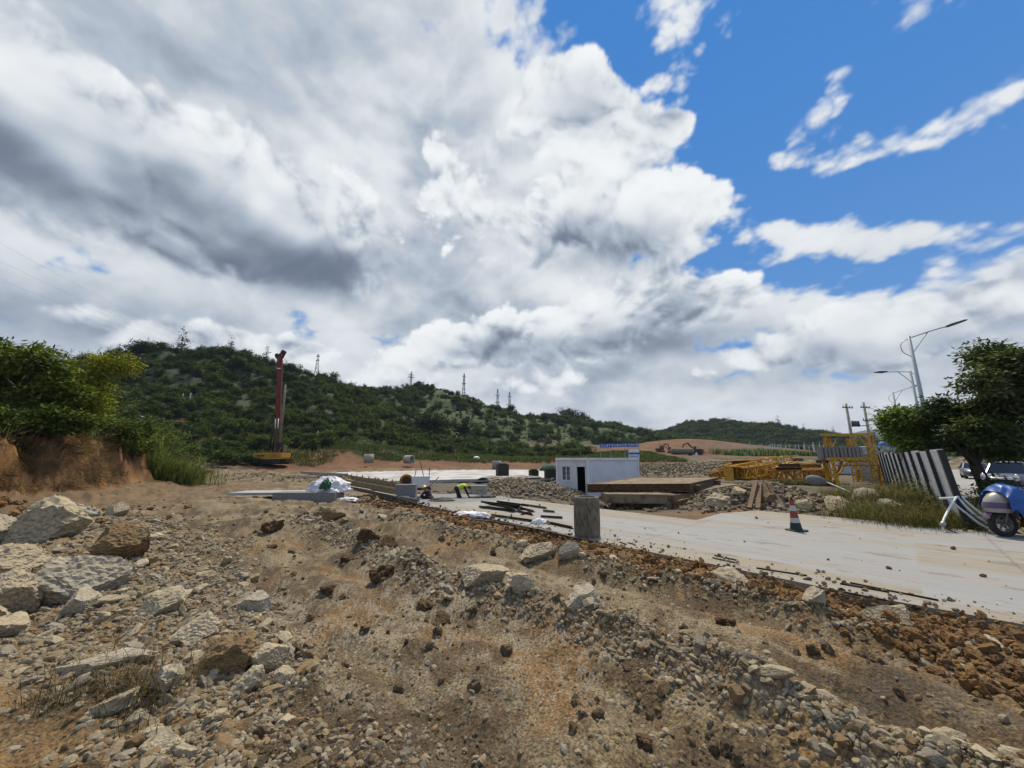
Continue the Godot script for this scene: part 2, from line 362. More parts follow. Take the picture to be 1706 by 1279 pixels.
func make_sky() -> Image:
	var W := 3072; var H := 768
	var map := cloud_map(360, 90)
	map.resize(W, H, Image.INTERPOLATE_CUBIC)
	var c := map.get_data().to_float32_array()
	var heap := cloud_map(360, 90, true)
	heap.resize(W, H, Image.INTERPOLATE_CUBIC)
	var c2 := heap.get_data().to_float32_array()
	var curl := noise(31, 5.2, 7, FastNoiseLite.FRACTAL_RIDGED); curl.fractal_gain = 0.52
	var lump := noise(37, 1.9, 4)
	var warp := noise(3, 1.7, 3); var big := noise(11, 2.6, 6); var puff := noise(7, 4.2, 6, FastNoiseLite.FRACTAL_RIDGED); var fine := noise(23, 7.0, 5)
	puff.fractal_gain = 0.5; big.fractal_gain = 0.47
	var out := PackedFloat32Array(); out.resize(W * H * 3)
	for j in H:
		var el := PI / 2 * (1.0 - (j + 0.5) / H)
		var y := sin(el); var ce := cos(el)
		var blue := Vector3(0.045, 0.185, 0.50).lerp(Vector3(0.15, 0.32, 0.60), pow(1.0 - y, 2.2))
		var low := 1.0 - smoothstep(0.05, 0.24, y)
		for i in W:
			var az := TAU * (i + 0.5) / W
			var k := (j * W + i) * 3
			var x := sin(az) * ce; var z := -cos(az) * ce
			var wisp := clampf(c[k + 2], 0.0, 1.0)
			var px := x * 1.25; var py := y * 1.7; var pz := z * 1.25
			var w1 := warp.get_noise_3d(px, py, pz); var w2 := warp.get_noise_3d(px + 9.0, py, pz)
			px += 0.07 * w1; py += 0.07 * w2; pz += 0.05 * (w1 - w2)
			var n := big.get_noise_3d(px, py, pz)
			var pf := -puff.get_noise_3d(px, py, pz)
			var shape := n * 0.55 + pf * 0.30 * (1.0 - wisp)
			var up := big.get_noise_3d(px * 0.97, py + 0.10, pz * 0.97) * 0.55 - puff.get_noise_3d(px * 0.985, py + 0.05, pz * 0.985) * 0.30
			var st := 0.0
			if wisp > 0.05:
				st = fine.get_noise_3d(x * 0.7 + y * 0.5, y * 1.7 - x * 0.4, z * 0.7) * 0.8 + curl.get_noise_3d(x * 2.0, y * 2.8, z * 2.0) * -0.42
			var d := c[k] + shape * (1.0 - 0.45 * wisp) * 1.15 + st * 2.0 * wisp
			var alpha := smoothstep(-0.02, lerpf(0.16, 0.9, wisp), d)
			alpha = maxf(alpha, low * 0.85)
			var lit := c[k + 1] + (shape - up) * 0.85 * (1.0 - 0.6 * wisp) + st * 0.25 * wisp + n * 0.10
			lit += (1.0 - smoothstep(0.0, 0.5, d)) * 0.22
			lit = 0.5 + 0.5 * tanh((lit - 0.5) * 1.7)
			if c2[k] > -0.6:
				var qx := x * 1.2 + 0.05 * w1; var qy := y * 1.45 + 0.05 * w2; var qz := z * 1.2
				var cu := -curl.get_noise_3d(qx, qy, qz)
				var lp := lump.get_noise_3d(qx, qy, qz)
				var fr := fine.get_noise_3d(x * 2.4, y * 2.8, z * 2.4)
				var d2 := c2[k] + cu * 0.34 + lp * 0.7 + fr * 0.09
				if d2 > 0.0:
					var cu_up := -curl.get_noise_3d(qx * 0.992, qy + 0.035, qz * 0.992)
					var lp_up := lump.get_noise_3d(qx * 0.98, qy + 0.09, qz * 0.98)
					var l2 := c2[k + 1] + (cu - cu_up) * 0.55 * smoothstep(0.9, 0.2, d2) + (cu - cu_up) * 0.10 + (lp - lp_up) * 1.1
					l2 += (1.0 - smoothstep(0.0, 0.28, d2)) * 0.12
					l2 = 0.5 + 0.5 * tanh((l2 - 0.5) * 2.1)
					var a2 := smoothstep(0.0, lerpf(0.42, 0.17, smoothstep(0.45, 0.8, c2[k + 1])), d2)
					lit = lerpf(lit, l2, a2)
					alpha = lerpf(alpha, 1.0, a2)
			var cr: float; var cg: float; var cb: float
			if lit < 0.5:
				var t := lit * 2.0
				cr = lerpf(0.11, 0.40, t); cg = lerpf(0.14, 0.455, t); cb = lerpf(0.195, 0.53, t)
			else:
				var t := lit * 2.0 - 1.0
				cr = lerpf(0.40, 0.77, t); cg = lerpf(0.445, 0.79, t); cb = lerpf(0.505, 0.80, t)
			out[k] = lerpf(blue.x, cr, alpha); out[k + 1] = lerpf(blue.y, cg, alpha); out[k + 2] = lerpf(blue.z, cb, alpha)
	var half := Image.create_from_data(W, H, false, Image.FORMAT_RGBF, out.to_byte_array())
	var whole := Image.create(W, H * 2, false, Image.FORMAT_RGBF)
	whole.fill(Color(0.16, 0.15, 0.13))
	whole.blit_rect(half, Rect2i(0, 0, W, H), Vector2i.ZERO)
	return whole
# ------------------------------------------------------------------ the lie of the land
var front_x := [[12.0, 25.0], [6.28, -5.1], [5.18, -6.14], [3.88, -7.76], [2.14, -9.71], [0.13, -12.36], [-4.05, -17.34], [-9.75, -24.11], [-18.0, -34.0]]
var berm_a := [Vector2(-7.5, -13.5), Vector2(-4.3, -9.76), Vector2(-2.47, -7.79), Vector2(-0.81, -5.96), Vector2(0.05, -5.39), Vector2(0.68, -4.85), Vector2(1.2, -4.28), Vector2(1.61, -3.85), Vector2(2.03, -3.28), Vector2(2.6, -2.5), Vector2(3.4, -1.2)]
var berm_b := [Vector2(-3.6, -13.0), Vector2(-1.5, -10.4), Vector2(0.34, -8.53), Vector2(1.24, -7.79), Vector2(2.23, -6.66), Vector2(3.03, -5.96), Vector2(3.59, -5.2), Vector2(4.1, -4.77), Vector2(4.64, -4.35), Vector2(5.3, -3.7), Vector2(8.0, -1.0)]
var stream := [Vector2(-13.5, -12.8), Vector2(-9.0, -9.8), Vector2(-6.4, -7.4), Vector2(-4.6, -5.3), Vector2(-3.3, -4.3), Vector2(-2.5, -3.6), Vector2(-1.95, -2.75), Vector2(-1.6, -2.2)]
var rear_edge := [Vector2(-9.0, -26.0), Vector2(-1.08, -21.43), Vector2(1.33, -18.51), Vector2(3.57, -15.92), Vector2(6.08, -13.06), Vector2(7.69, -14.57), Vector2(9.54, -15.39), Vector2(11.26, -13.57), Vector2(12.71, -11.74), Vector2(14.2, -10.0), Vector2(24.0, 2.0)]
var crest_left := [Vector3(-150, 14, -40), Vector3(-140, 17, -88), Vector3(-137, 21, -103), Vector3(-134, 30, -119), Vector3(-128, 40, -140), Vector3(-119, 40, -160), Vector3(-105, 39, -182), Vector3(-89, 35, -201), Vector3(-75, 37, -217), Vector3(-58, 42, -233), Vector3(-29, 37.5, -248), Vector3(-1, 27.5, -260), Vector3(47, 26.5, -276), Vector3(99, 16, -283), Vector3(150, 9, -300)]
var crest_right := [Vector3(128, 12, -400), Vector3(147, 23, -393), Vector3(185, 35, -377), Vector3(230, 31, -363), Vector3(260, 24, -343), Vector3(275, 16, -318), Vector3(281, 6, -285), Vector3(300, 3, -250)]
var bank_line := [[30.0, -15.0], [0.0, -15.5], [-12.0, -18.2], [-16.0, -18.9], [-19.0, -20.3], [-26.0, -24.4], [-34.0, -30.0], [-45.0, -39.0], [-60.0, -52.0]]
var low_spots := [[9, -26, 12, 8, -0.62], [-4, -55, 34, 26, -0.55], [20, -45, 30, 18, -0.3], [-14, -30, 7, 9, -0.2]]
var heaps := [   # x, z, reach x, reach z, height
	[12.4, -18.6, 1.9, 1.6, 0.95], [10.2, -19.5, 2.2, 1.6, 0.65], [14.5, -16.0, 1.6, 1.5, 0.45], [16.5, -20.0, 3.0, 3.0, 0.4], [2.2, -26.5, 3.0, 2.6, 0.9], [-0.2, -30.0, 2.6, 2.6, 0.8], [4.5, -32.0, 4.0, 3.0, 0.7],
	[22.0, -62.0, 9.0, 5.0, 1.4], [36.0, -66.0, 10.0, 5.0, 1.5], [-27.0, -44.0, 9.0, 5.0, 0.45], [-17.0, -41.0, 6.0, 3.5, 0.35], [67, -150, 28, 20, 5.4], [100, -165, 40, 22, 4.0], [32, -118, 18, 14, 2.5],
	[-8.6, -7.6, 2.6, 1.6, 0.35], [-3.2, -10.6, 0.9, 0.7, 0.16], [-1.0, -3.3, 0.5, 0.5, -0.05], [-3.0, -14.5, 1.8, 1.2, 0.16],
]

func along(table: Array, t: float, key: int, val: int) -> float:   # table sorted by falling key
	for k in table.size() - 1:
		if t >= table[k + 1][key] or k == table.size() - 2:
			var a: Array = table[k]; var b: Array = table[k + 1]
			return lerpf(a[val], b[val], clampf((t - a[key]) / (b[key] - a[key]), -1.0, 3.0))
	return 0.0

func front_at(z: float) -> float:
	for k in front_x.size() - 1:
		if z >= front_x[k + 1][1] or k == front_x.size() - 2:
			return lerpf(front_x[k][0], front_x[k + 1][0], (z - front_x[k][1]) / (front_x[k + 1][1] - front_x[k][1]))
	return 0.0

func bank_at(z: float) -> float:
	for k in bank_line.size() - 1:
		if z >= bank_line[k + 1][0] or k == bank_line.size() - 2:
			return lerpf(bank_line[k][1], bank_line[k + 1][1], (z - bank_line[k][0]) / (bank_line[k + 1][0] - bank_line[k][0]))
	return 0.0

func off_line(line: Array, p: Vector2, side := false) -> float:
	var best := 1e9; var sg := 1.0
	for k in line.size() - 1:
		var a: Vector2 = line[k]; var b: Vector2 = line[k + 1]
		var ab := b - a
		var t := clampf((p - a).dot(ab) / ab.length_squared(), 0.0, 1.0)
		var q := a + ab * t
		var d := p.distance_squared_to(q)
		if d < best:
			best = d
			if side: sg = signf(ab.cross(p - a))
	return sqrt(best) * sg

func ridge(crest: Array, x: float, z: float, reach: float) -> float:
	var best := 1e12; var hh := 0.0
	for k in crest.size() - 1:
		var a: Vector3 = crest[k]; var b: Vector3 = crest[k + 1]
		var abx := b.x - a.x; var abz := b.z - a.z
		var t := clampf(((x - a.x) * abx + (z - a.z) * abz) / (abx * abx + abz * abz), 0.0, 1.0)
		var dx := x - a.x - abx * t; var dz := z - a.z - abz * t
		var d := dx * dx + dz * dz
		if d < best:
			best = d; hh = lerpf(a.y, b.y, t)
	var s := clampf(1.0 - sqrt(best) / reach, 0.0, 1.0)
	return hh * s * s * (3.0 - 2.0 * s) * (0.55 + 0.45 * s)

# height of the soil; the fine part stops where a slab is laid
func land(x: float, z: float) -> float:
	var r := sqrt(x * x + z * z)
	var h := 0.1
	var dfront := (x - front_at(z)) * 0.72     # positive on the road's side
	if r < 130.0:
		h += smoothstep(-2.5, -0.15, dfront) * lerpf(-0.12, -0.18, smoothstep(-9.0, -6.0, z)) + smoothstep(-0.1, 0.3, dfront) * -0.16
		if z > -42 and x > -20 and x < 45:
			var dr := off_line(rear_edge, Vector2(x, z), true)   # positive on the road's side
			if dfront > 0 or z < -24.0:
				h += smoothstep(-0.3, -1.5, dr) * 0.12
		for s in low_spots:
			var a: float = (x - s[0]) / s[2]; var b: float = (z - s[1]) / s[3]
			var g := a * a + b * b
			if g < 6.0: h += s[4] * exp(-g)
	for s in heaps:
		var a: float = (x - s[0]) / s[2]; var b: float = (z - s[1]) / s[3]
		var g := a * a + b * b
		if g < 7.0: h += s[4] * exp(-g)
	h += smoothstep(-78.0, -96.0, z) * 1.7
	h += smoothstep(60.0, 130.0, r) * smoothstep(-40.0, -70.0, z) * 0.6
	if r < 14.0:
		var p := Vector2(x, z)
		var da := off_line(berm_a, p); var db := off_line(berm_b, p)
		var nn := n_mid.get_noise_2d(x * 2.0, z * 2.0)
		h += (0.24 + 0.16 * nn) * exp(-da * da / 0.075) + (0.17 + 0.13 * nn) * exp(-db * db / 0.07)
		# wheel ruts that run beside the ridges
		h -= 0.08 * exp(-pow(da - 0.75, 2) / 0.05) + 0.06 * exp(-pow(da - 1.9, 2) / 0.05)
		h += 0.06 * n_hi.get_noise_2d(da * 0.75, (x + z) * 0.09) * smoothstep(0.2, 0.5, da)
		# tread prints pressed into the ruts
		var groove := exp(-pow(da - 0.85, 2) / 0.035) + exp(-pow(da - 1.95, 2) / 0.035)
		h -= groove * (0.035 + 0.014 * sin((x + z) * 30.0 + da * 16.0)) * smoothstep(-0.3, 0.2, n_mid.get_noise_2d(x * 0.8 + 9.0, z * 0.8))
	var open := 1.0 - smoothstep(-0.35, -0.1, dfront) * smoothstep(60.0, 40.0, r)
	if r < 90.0:
		h += n_mid.get_noise_2d(x, z) * lerpf(0.11, 0.24, smoothstep(7.0, 14.0, r) * smoothstep(-1.0, -4.0, x)) * maxf(open, 0.35)
		h += absf(n_hi.get_noise_2d(x * 0.8, z * 0.8)) * 0.05 * open
		if r < 25.0: h += n_hi.get_noise_2d(x * 3.3, z * 3.3) * 0.018 * open
	# cut bank on the left
	var bl := bank_at(z) - x + n_mid.get_noise_2d(x * 0.4, z * 0.4) * 0.7 + n_hi.get_noise_2d(x * 0.4, z * 0.4) * 0.35
	if bl > -3.0 and r < 140.0:
		var tall := lerpf(3.0, 0.4, smoothstep(-26.0, -52.0, z)) * smoothstep(40.0, -8.0, z)
		h += tall * (0.16 * smoothstep(-3.0, 0.0, bl) + 0.84 * smoothstep(0.0, 1.7, bl)) + clampf(bl * 0.08, 0.0, 3.0)
		h += n_hi.get_noise_3d(x * 0.9, h * 0.1, z * 0.9) * 0.26 * smoothstep(-0.5, 0.6, bl) * (1.0 - smoothstep(1.3, 2.4, bl))
	if r > 60.0 and z < 0.0:
		var big := ridge(crest_left, x, z, 135.0)
		var rough := n_lo.get_noise_2d(x * 0.7, z * 0.7)
		var hill := big * (1.0 + 0.16 * rough)
		if x > -60.0 and hill > 1.0:    # old field terraces on the right flank
			var step := hill / 2.6
			var f = step - floor(step)
			hill = lerpf(hill, (floor(step) + smoothstep(0.55, 1.0, f)) * 2.6, 0.75 * smoothstep(-60.0, -25.0, x))
		hill = maxf(hill, ridge(crest_right, x, z, 140.0) * (1.0 + 0.12 * rough))
		h += hill * smoothstep(60.0, 100.0, r)
	if r > 900.0 and z < 0.0:   # blue mountains far off on the right
		var az := rad_to_deg(atan2(x, -z))
		var m := n_lo.get_noise_2d(az * 1.3, 3.0) * 60.0 + n_lo.get_noise_2d(x * 0.02, z * 0.02) * 50.0
		h += smoothstep(1300.0, 2500.0, r) * (125.0 + m) * smoothstep(34.0, 44.0, az) * (1.0 - smoothstep(80.0, 110.0, az))
		h += smoothstep(1300.0, 2500.0, r) * 40.0 * (1.0 - smoothstep(34.0, 44.0, az))
	return h

func near_gauss(x: float, z: float, cx: float, cz: float, rx: float, rz: float) -> float:
	var a := (x - cx) / rx; var b := (z - cz) / rz
	return exp(-(a * a + b * b))

# how much of the hill is open field rather than wood, 0..1
func field_share(x: float, z: float) -> float:
	var n := n_lo.get_noise_2d(x * 0.55 + 40.0, z * 0.55)
	var f := smoothstep(-72.0, -42.0, x + n * 60.0) * smoothstep(-128.0, -142.0, z + n * 24.0) * (1.0 - smoothstep(-238.0, -252.0, z))
	f = maxf(f, near_gauss(x, z, 48, -215, 44, 34) * 1.3)
	f *= 1.0 - smoothstep(0.1, 0.35, n_lo.get_noise_2d(x * 1.1, z * 1.1 + 70.0))
	return clampf(f, 0.0, 1.0)

func soil_colour(x: float, z: float, h: float, steep: float) -> Color:
	var r := sqrt(x * x + z * z)
	var a := n_mid.get_noise_2d(x * 0.9, z * 0.9); var b := n_hi.get_noise_2d(x * 0.8, z * 0.8); var c := n_hi.get_noise_2d(x * 5.0, z * 5.0); var lo := n_lo.get_noise_2d(x * 2.0, z * 2.0)
	var pale := Color(0.30, 0.243, 0.145); var tan := Color(0.20, 0.145, 0.071); var brown := Color(0.118, 0.077, 0.034); var dark := Color(0.06, 0.041, 0.024)
	var clay := Color(0.27, 0.145, 0.043); var grit := Color(0.33, 0.295, 0.23)
	var col := tan.lerp(pale, clampf(0.35 + a * 1.3 + b * 0.5, 0, 1))
	if r < 40.0:   # mud dragged along by wheels
		var str_ := n_hi.get_noise_2d((off_line(berm_a, Vector2(x, z))) * 1.6, (x + z) * 0.16) if r < 16.0 else n_hi.get_noise_2d((x - front_at(z)) * 0.6, (x + z) * 0.1)
		col = col.lerp(pale, smoothstep(0.08, 0.4, str_) * 0.75).lerp(brown, smoothstep(0.05, 0.36, -str_) * 0.8)
	col = col.lerp(brown, smoothstep(-0.05, 0.4, -a * 0.9 + b * 0.9 + lo * 0.5))
	if r < 14.0:
		var dg := off_line(berm_a, Vector2(x, z))
		col = col.lerp(brown, (exp(-pow(dg - 0.85, 2) / 0.04) + exp(-pow(dg - 1.95, 2) / 0.04)) * smoothstep(-0.35, 0.2, c + a) * 0.75)
	if r < 14.0: col = col.lerp(clay, smoothstep(0.15, 0.4, n_mid.get_noise_2d(x * 0.8 + 20.0, z * 0.8)) * 0.6)
	col = col.lerp(grit, smoothstep(0.1, 0.5, c * 0.8 - b * 0.4 + lo * 0.5) * 0.7)
	col = col.lerp(dark, smoothstep(0.16, 0.45, c * 0.6 - a * 0.8 - lo * 0.3) * 0.8)
	if r < 60.0:
		var df := (x - front_at(z)) * 0.72 + b * 0.35 + a * 0.4
		var band := smoothstep(-2.05, -1.55, df) * (1.0 - smoothstep(0.6, 1.0, df)) * smoothstep(-24.0, -18.0, z)
		col = col.lerp(clay.lerp(brown, clampf(0.35 + c * 1.2 + a, 0, 1)), band * 0.92)
		# damp, trampled soil close by
		col = col.lerp(dark.lerp(brown, 0.35 + c * 0.6), clampf(near_gauss(x, z, -1.2, -2.75, 1.0, 0.75) * 1.5 + b * 0.4, 0, 1))
		col = col.lerp(clay.lerp(tan, 0.4), near_gauss(x, z, -2.9, -3.0, 0.9, 0.5) * 0.8 + near_gauss(x, z, -4.6, -4.4, 1.2, 0.7) * 0.7 * (0.5 + b))
		# earth under the bank
		col = col.lerp(Color(0.20, 0.105, 0.04).lerp(dark, clampf(0.35 + c + b, 0, 1)), clampf(smoothstep(-11.0, -15.0, x - z * 0.12 + a * 3.0) * smoothstep(-40.0, -26.0, z), 0, 1))
		# trodden, pale stone field on the left behind
		col = col.lerp(pale.lerp(brown, clampf(0.2 - a + b, 0, 1)), near_gauss(x, z, -14, -26, 11, 14) * 0.6)
		# behind the road: grey broken stone
		var behind := smoothstep(1.0, 3.0, (x - front_at(z)) * 0.72 - 3.5) * smoothstep(-12.0, -16.0, z)
		col = col.lerp(Color(0.15, 0.125, 0.095).lerp(dark, clampf(0.3 + c + a, 0, 1)), behind * 0.85)
		col = col.lerp(clay * (0.85 + 0.5 * c), near_gauss(x, z, 13.6, -18.4, 1.8, 1.7) * 0.95)
		col = col.lerp(clay, near_gauss(x, z, 8.2, -16.4, 2.4, 1.0) * 0.75)
	var far_clay := smoothstep(lerpf(-58.0, -74.0, smoothstep(-40.0, -15.0, x)), lerpf(-66.0, -82.0, smoothstep(-40.0, -15.0, x)), z + a * 4.0) * (1.0 - smoothstep(-88.0, -95.0, z + lo * 8.0 + a * 3.0)) * (1.0 - smoothstep(30.0, 60.0, x))
	far_clay = maxf(far_clay, smoothstep(0.12, 0.3, near_gauss(x, z, 66, -142, 52, 34) + lo * 0.1))
	col = col.lerp(Color(0.21, 0.095, 0.032).lerp(Color(0.135, 0.058, 0.022), clampf(0.5 + lo * 2.0 + a, 0, 1)), far_clay * 0.95)
	var bl := bank_at(z) - x
	var cut := smoothstep(-0.6, 0.2, bl) * smoothstep(0.35, 0.7, steep) * smoothstep(60.0, 45.0, r)
	col = col.lerp(Color(0.36, 0.18, 0.05).lerp(Color(0.17, 0.08, 0.028), clampf(0.35 + n_rid.get_noise_2d(x * 3.0, z * 3.0) * 1.2, 0, 1)), cut)
	var green := 0.0
	if bl > 0.8: green = smoothstep(1.2, 2.2, bl) * (1.0 - cut)
	var veg := smoothstep(2.4, 4.5, h + lo * 2.0) * smoothstep(-98.0, -108.0, z) * (1.0 - far_clay)
	if r > 190.0: veg = maxf(veg, smoothstep(190.0, 230.0, r))
	green = maxf(green, veg)
	green = maxf(green, smoothstep(-87.0, -94.0, z + lo * 8.0 + a * 3.0) * (1.0 - far_clay) * 0.95)
	if x > 14.0 and z > -60.0:
		green = maxf(green, smoothstep(0.0, 0.35, a + b * 0.6) * smoothstep(14.0, 18.0, x) * 0.7)
	if green > 0.01:
		var wood := Color(0.035, 0.055, 0.015); var crop := Color(0.062, 0.105, 0.024)
		var row := 0.5 + 0.5 * sin(h * 7.0 + lo * 6.0)
		crop = crop.lerp(Color(0.04, 0.065, 0.018), row * 0.8)
		var g := wood.lerp(crop, field_share(x, z)) * (1.0 + 0.5 * b)
		if r < 70.0: g = Color(0.06, 0.06, 0.025) * (1.0 + b)
		col = col.lerp(g, green)
	return col

func build_ground() -> void:
	var th := PackedFloat32Array()
	var a := -70.0
	while a < 70.0:
		th.append(a); a += 0.22
	a = 70.0
	while a < 290.0:
		th.append(a); a += 4.0
	th.append(290.0)
	var rr := PackedFloat32Array()
	var r := 0.5
	while r < 4200.0:
		rr.append(r)
		r *= 1.0155 if r < 40.0 else (1.013 if r < 420.0 else 1.06)
	var nt := th.size(); var nr := rr.size()
	var v := PackedVector3Array(); v.resize(nt * nr + 1)
	var cl := PackedColorArray(); cl.resize(nt * nr + 1)
	var idx := PackedInt32Array(); idx.resize((nr - 1) * (nt - 1) * 6 + (nt - 1) * 3)
	for j in nr:
		for i in nt:
			var t := deg_to_rad(th[i])
			var x := sin(t) * rr[j]; var z := -cos(t) * rr[j]
			v[j * nt + i] = Vector3(x, land(x, z), z)
	v[nt * nr] = Vector3(0, land(0, 0), 0)
	cl[nt * nr] = Color(0.15, 0.12, 0.08)
	for j in nr:
		for i in nt:
			var k := j * nt + i
			var p := v[k]
			var q := v[maxi(j - 1, 0) * nt + i]; var s := v[j * nt + maxi(i - 1, 0)]
			var steep := maxf(absf(p.y - q.y) / maxf(Vector2(p.x - q.x, p.z - q.z).length(), 0.01), absf(p.y - s.y) / maxf(Vector2(p.x - s.x, p.z - s.z).length(), 0.01))
			cl[k] = soil_colour(p.x, p.z, p.y, steep)
	var w := 0
	for j in nr - 1:
		for i in nt - 1:
			var k := j * nt + i
			idx[w] = k; idx[w + 1] = k + nt; idx[w + 2] = k + nt + 1
			idx[w + 3] = k; idx[w + 4] = k + nt + 1; idx[w + 5] = k + 1
			w += 6
	for i in nt - 1:
		idx[w] = nt * nr; idx[w + 1] = i; idx[w + 2] = i + 1
		w += 3
	var nrm := PackedVector3Array(); nrm.resize(v.size())
	for t in range(0, idx.size(), 3):
		var n := (v[idx[t + 2]] - v[idx[t]]).cross(v[idx[t + 1]] - v[idx[t]])
		nrm[idx[t]] += n; nrm[idx[t + 1]] += n; nrm[idx[t + 2]] += n
	for k in nrm.size():
		nrm[k] = nrm[k].normalized() if nrm[k].length_squared() > 0 else Vector3.UP
		if nrm[k].y < 0: nrm[k] = -nrm[k]
	var arr := []; arr.resize(Mesh.ARRAY_MAX)
	arr[Mesh.ARRAY_VERTEX] = v; arr[Mesh.ARRAY_NORMAL] = nrm; arr[Mesh.ARRAY_COLOR] = cl; arr[Mesh.ARRAY_INDEX] = idx
	var am := ArrayMesh.new(); am.add_surface_from_arrays(Mesh.PRIMITIVE_TRIANGLES, arr)
	tag(mesh_node("ground", am, M.ground), "", "", "", "structure")

# a flat slab with an outline in x, z, its top at y
func slab(called: String, outline: Array, y: float, thick: float, m: Material, uv := false) -> MeshInstance3D:
	var st := st_new()
	var poly := PackedVector2Array(outline)
	if not Geometry2D.is_polygon_clockwise(poly): poly.reverse()
	var t := Geometry2D.triangulate_polygon(poly)
	var put := func(p: Vector2, yy: float) -> void:
		var s := p - Vector2(6.0, -6.0)
		st.set_uv(Vector2((s.x * 0.70 + s.y * 0.71) / 36.0, (s.x * 0.71 - s.y * 0.70) / 9.0))
		st.add_vertex(Vector3(p.x, yy, p.y))
	for k in range(0, t.size(), 3):
		var o := [poly[t[k]], poly[t[k + 1]], poly[t[k + 2]]]
		if (o[1] - o[0]).cross(o[2] - o[0]) < 0.0: o.reverse()
		for p in o: put.call(p, y)
	for i in poly.size():
		var p := poly[i]; var q := poly[(i + 1) % poly.size()]
		for e in [[p, y], [p, y - thick], [q, y - thick], [p, y], [q, y - thick], [q, y]]: put.call(e[0], e[1])
	st.generate_normals()
	return mesh_node(called, st.commit(), m)

func build_road() -> void:
	# two pours with a joint between them, then the branch to the work site
	tag(slab("concrete_road", [Vector2(0.13, -12.36), Vector2(2.14, -9.71), Vector2(3.88, -7.76), Vector2(5.18, -6.14), Vector2(6.28, -5.1), Vector2(11.0, 0.5), Vector2(24, 2.0), Vector2(14.2, -10.0), Vector2(12.71, -11.74), Vector2(11.26, -13.57), Vector2(9.54, -15.39), Vector2(7.69, -14.57), Vector2(6.08, -13.06), Vector2(3.57, -15.92)], 0.0, 0.2, M.road), "", "", "", "structure")
	tag(slab("concrete_road", [Vector2(0.115, -12.38), Vector2(3.55, -15.94), Vector2(1.33, -18.51), Vector2(0.2, -19.8), Vector2(-2.6, -17.9), Vector2(-4.05, -17.34)], -0.004, 0.2, M.road), "", "", "", "structure")
	tag(slab("concrete_pad", [Vector2(-33.0, -60.9), Vector2(-39.0, -80.0), Vector2(-12, -83), Vector2(12.0, -80.0), Vector2(4.6, -46.5), Vector2(-6.0, -43.0), Vector2(-13.5, -39.0), Vector2(-19.5, -46.5), Vector2(-21.5, -51.5)], -0.3, 0.3, M.pad), "", "", "", "structure")
	var st := st_new()
	for k in 30:   # the street behind the fence, with its kerb
		pass
	tag(slab("street", [Vector2(15.6, -11.5), Vector2(32.0, -31.0), Vector2(80.0, -86.0), Vector2(92.0, -78.0), Vector2(46.0, -30.0), Vector2(30.0, -8.0), Vector2(28.0, 4.0), Vector2(20.0, -2.0)], 0.12, 0.3, M.asphalt), "", "", "", "structure")

# ------------------------------------------------------------------ stones
func sphere_mesh(level: int) -> Array:
	if ico.has(level): return ico[level]
	var t := (1.0 + sqrt(5.0)) / 2.0
	var v: Array[Vector3] = []
	for p in [[-1, t, 0], [1, t, 0], [-1, -t, 0], [1, -t, 0], [0, -1, t], [0, 1, t], [0, -1, -t], [0, 1, -t], [t, 0, -1], [t, 0, 1], [-t, 0, -1], [-t, 0, 1]]:
		v.append(Vector3(p[0], p[1], p[2]).normalized())
	var f := [[0, 11, 5], [0, 5, 1], [0, 1, 7], [0, 7, 10], [0, 10, 11], [1, 5, 9], [5, 11, 4], [11, 10, 2], [10, 7, 6], [7, 1, 8], [3, 9, 4], [3, 4, 2], [3, 2, 6], [3, 6, 8], [3, 8, 9], [4, 9, 5], [2, 4, 11], [6, 2, 10], [8, 6, 7], [9, 8, 1]]
	for l in level:
		var mid := {}
		var nf := []
		for q in f:
			var m := []
			for e in [[q[0], q[1]], [q[1], q[2]], [q[2], q[0]]]:
				var key := mini(e[0], e[1]) * 100000 + maxi(e[0], e[1])
				if not mid.has(key):
					mid[key] = v.size()
					v.append((v[e[0]] + v[e[1]]).normalized())
				m.append(mid[key])
			nf.append_array([[q[0], m[0], m[2]], [q[1], m[1], m[0]], [q[2], m[2], m[1]], [m[0], m[1], m[2]]])
		f = nf
	ico[level] = [v, f]
	return ico[level]

func rock_mesh(sd: int, level: int, stretch: Vector3, cuts: int, lumps := 0.2, smooth := false, fine_amp := 0.05) -> ArrayMesh:
	var r := RandomNumberGenerator.new(); r.seed = sd
	var nz := noise(sd, 0.9, 3)
	var planes := []
	for k in cuts:
		planes.append([Vector3(r.randfn(), r.randfn() * 0.8, r.randfn()).normalized(), r.randf_range(0.5, 0.86)])
	var base := sphere_mesh(level)
	var pts: Array[Vector3] = []
	for d in base[0]:
		var p: Vector3 = d * (1.0 + lumps * 1.6 * nz.get_noise_3dv(d * 1.1))
		for c in planes:
			var s: float = p.dot(c[0])
			if s > c[1]: p -= c[0] * (s - c[1]) * 0.96
		p += d * fine_amp * nz.get_noise_3dv(d * 6.0)
		pts.append(p * stretch)
	var st := st_new(smooth)
	for q in base[1]:
		for k in [0, 2, 1]: st.add_vertex(pts[q[k]])
	st.generate_normals()
	return st.commit()

func multi(called: String, mesh: Mesh, where: Array, tints: Array, m: Material, parent: Node = null) -> MultiMeshInstance3D:
	var mm := MultiMesh.new()
	mm.transform_format = MultiMesh.TRANSFORM_3D
	mm.use_colors = true
	mm.mesh = mesh
	mm.instance_count = where.size()
	for i in where.size():
		mm.set_instance_transform(i, where[i])
		mm.set_instance_color(i, tints[i])
	var o := MultiMeshInstance3D.new()
	o.multimesh = mm; o.material_override = m
	o.name = numbered(called) if parent == null else called
	(self if parent == null else parent).add_child(o, true)
	return o

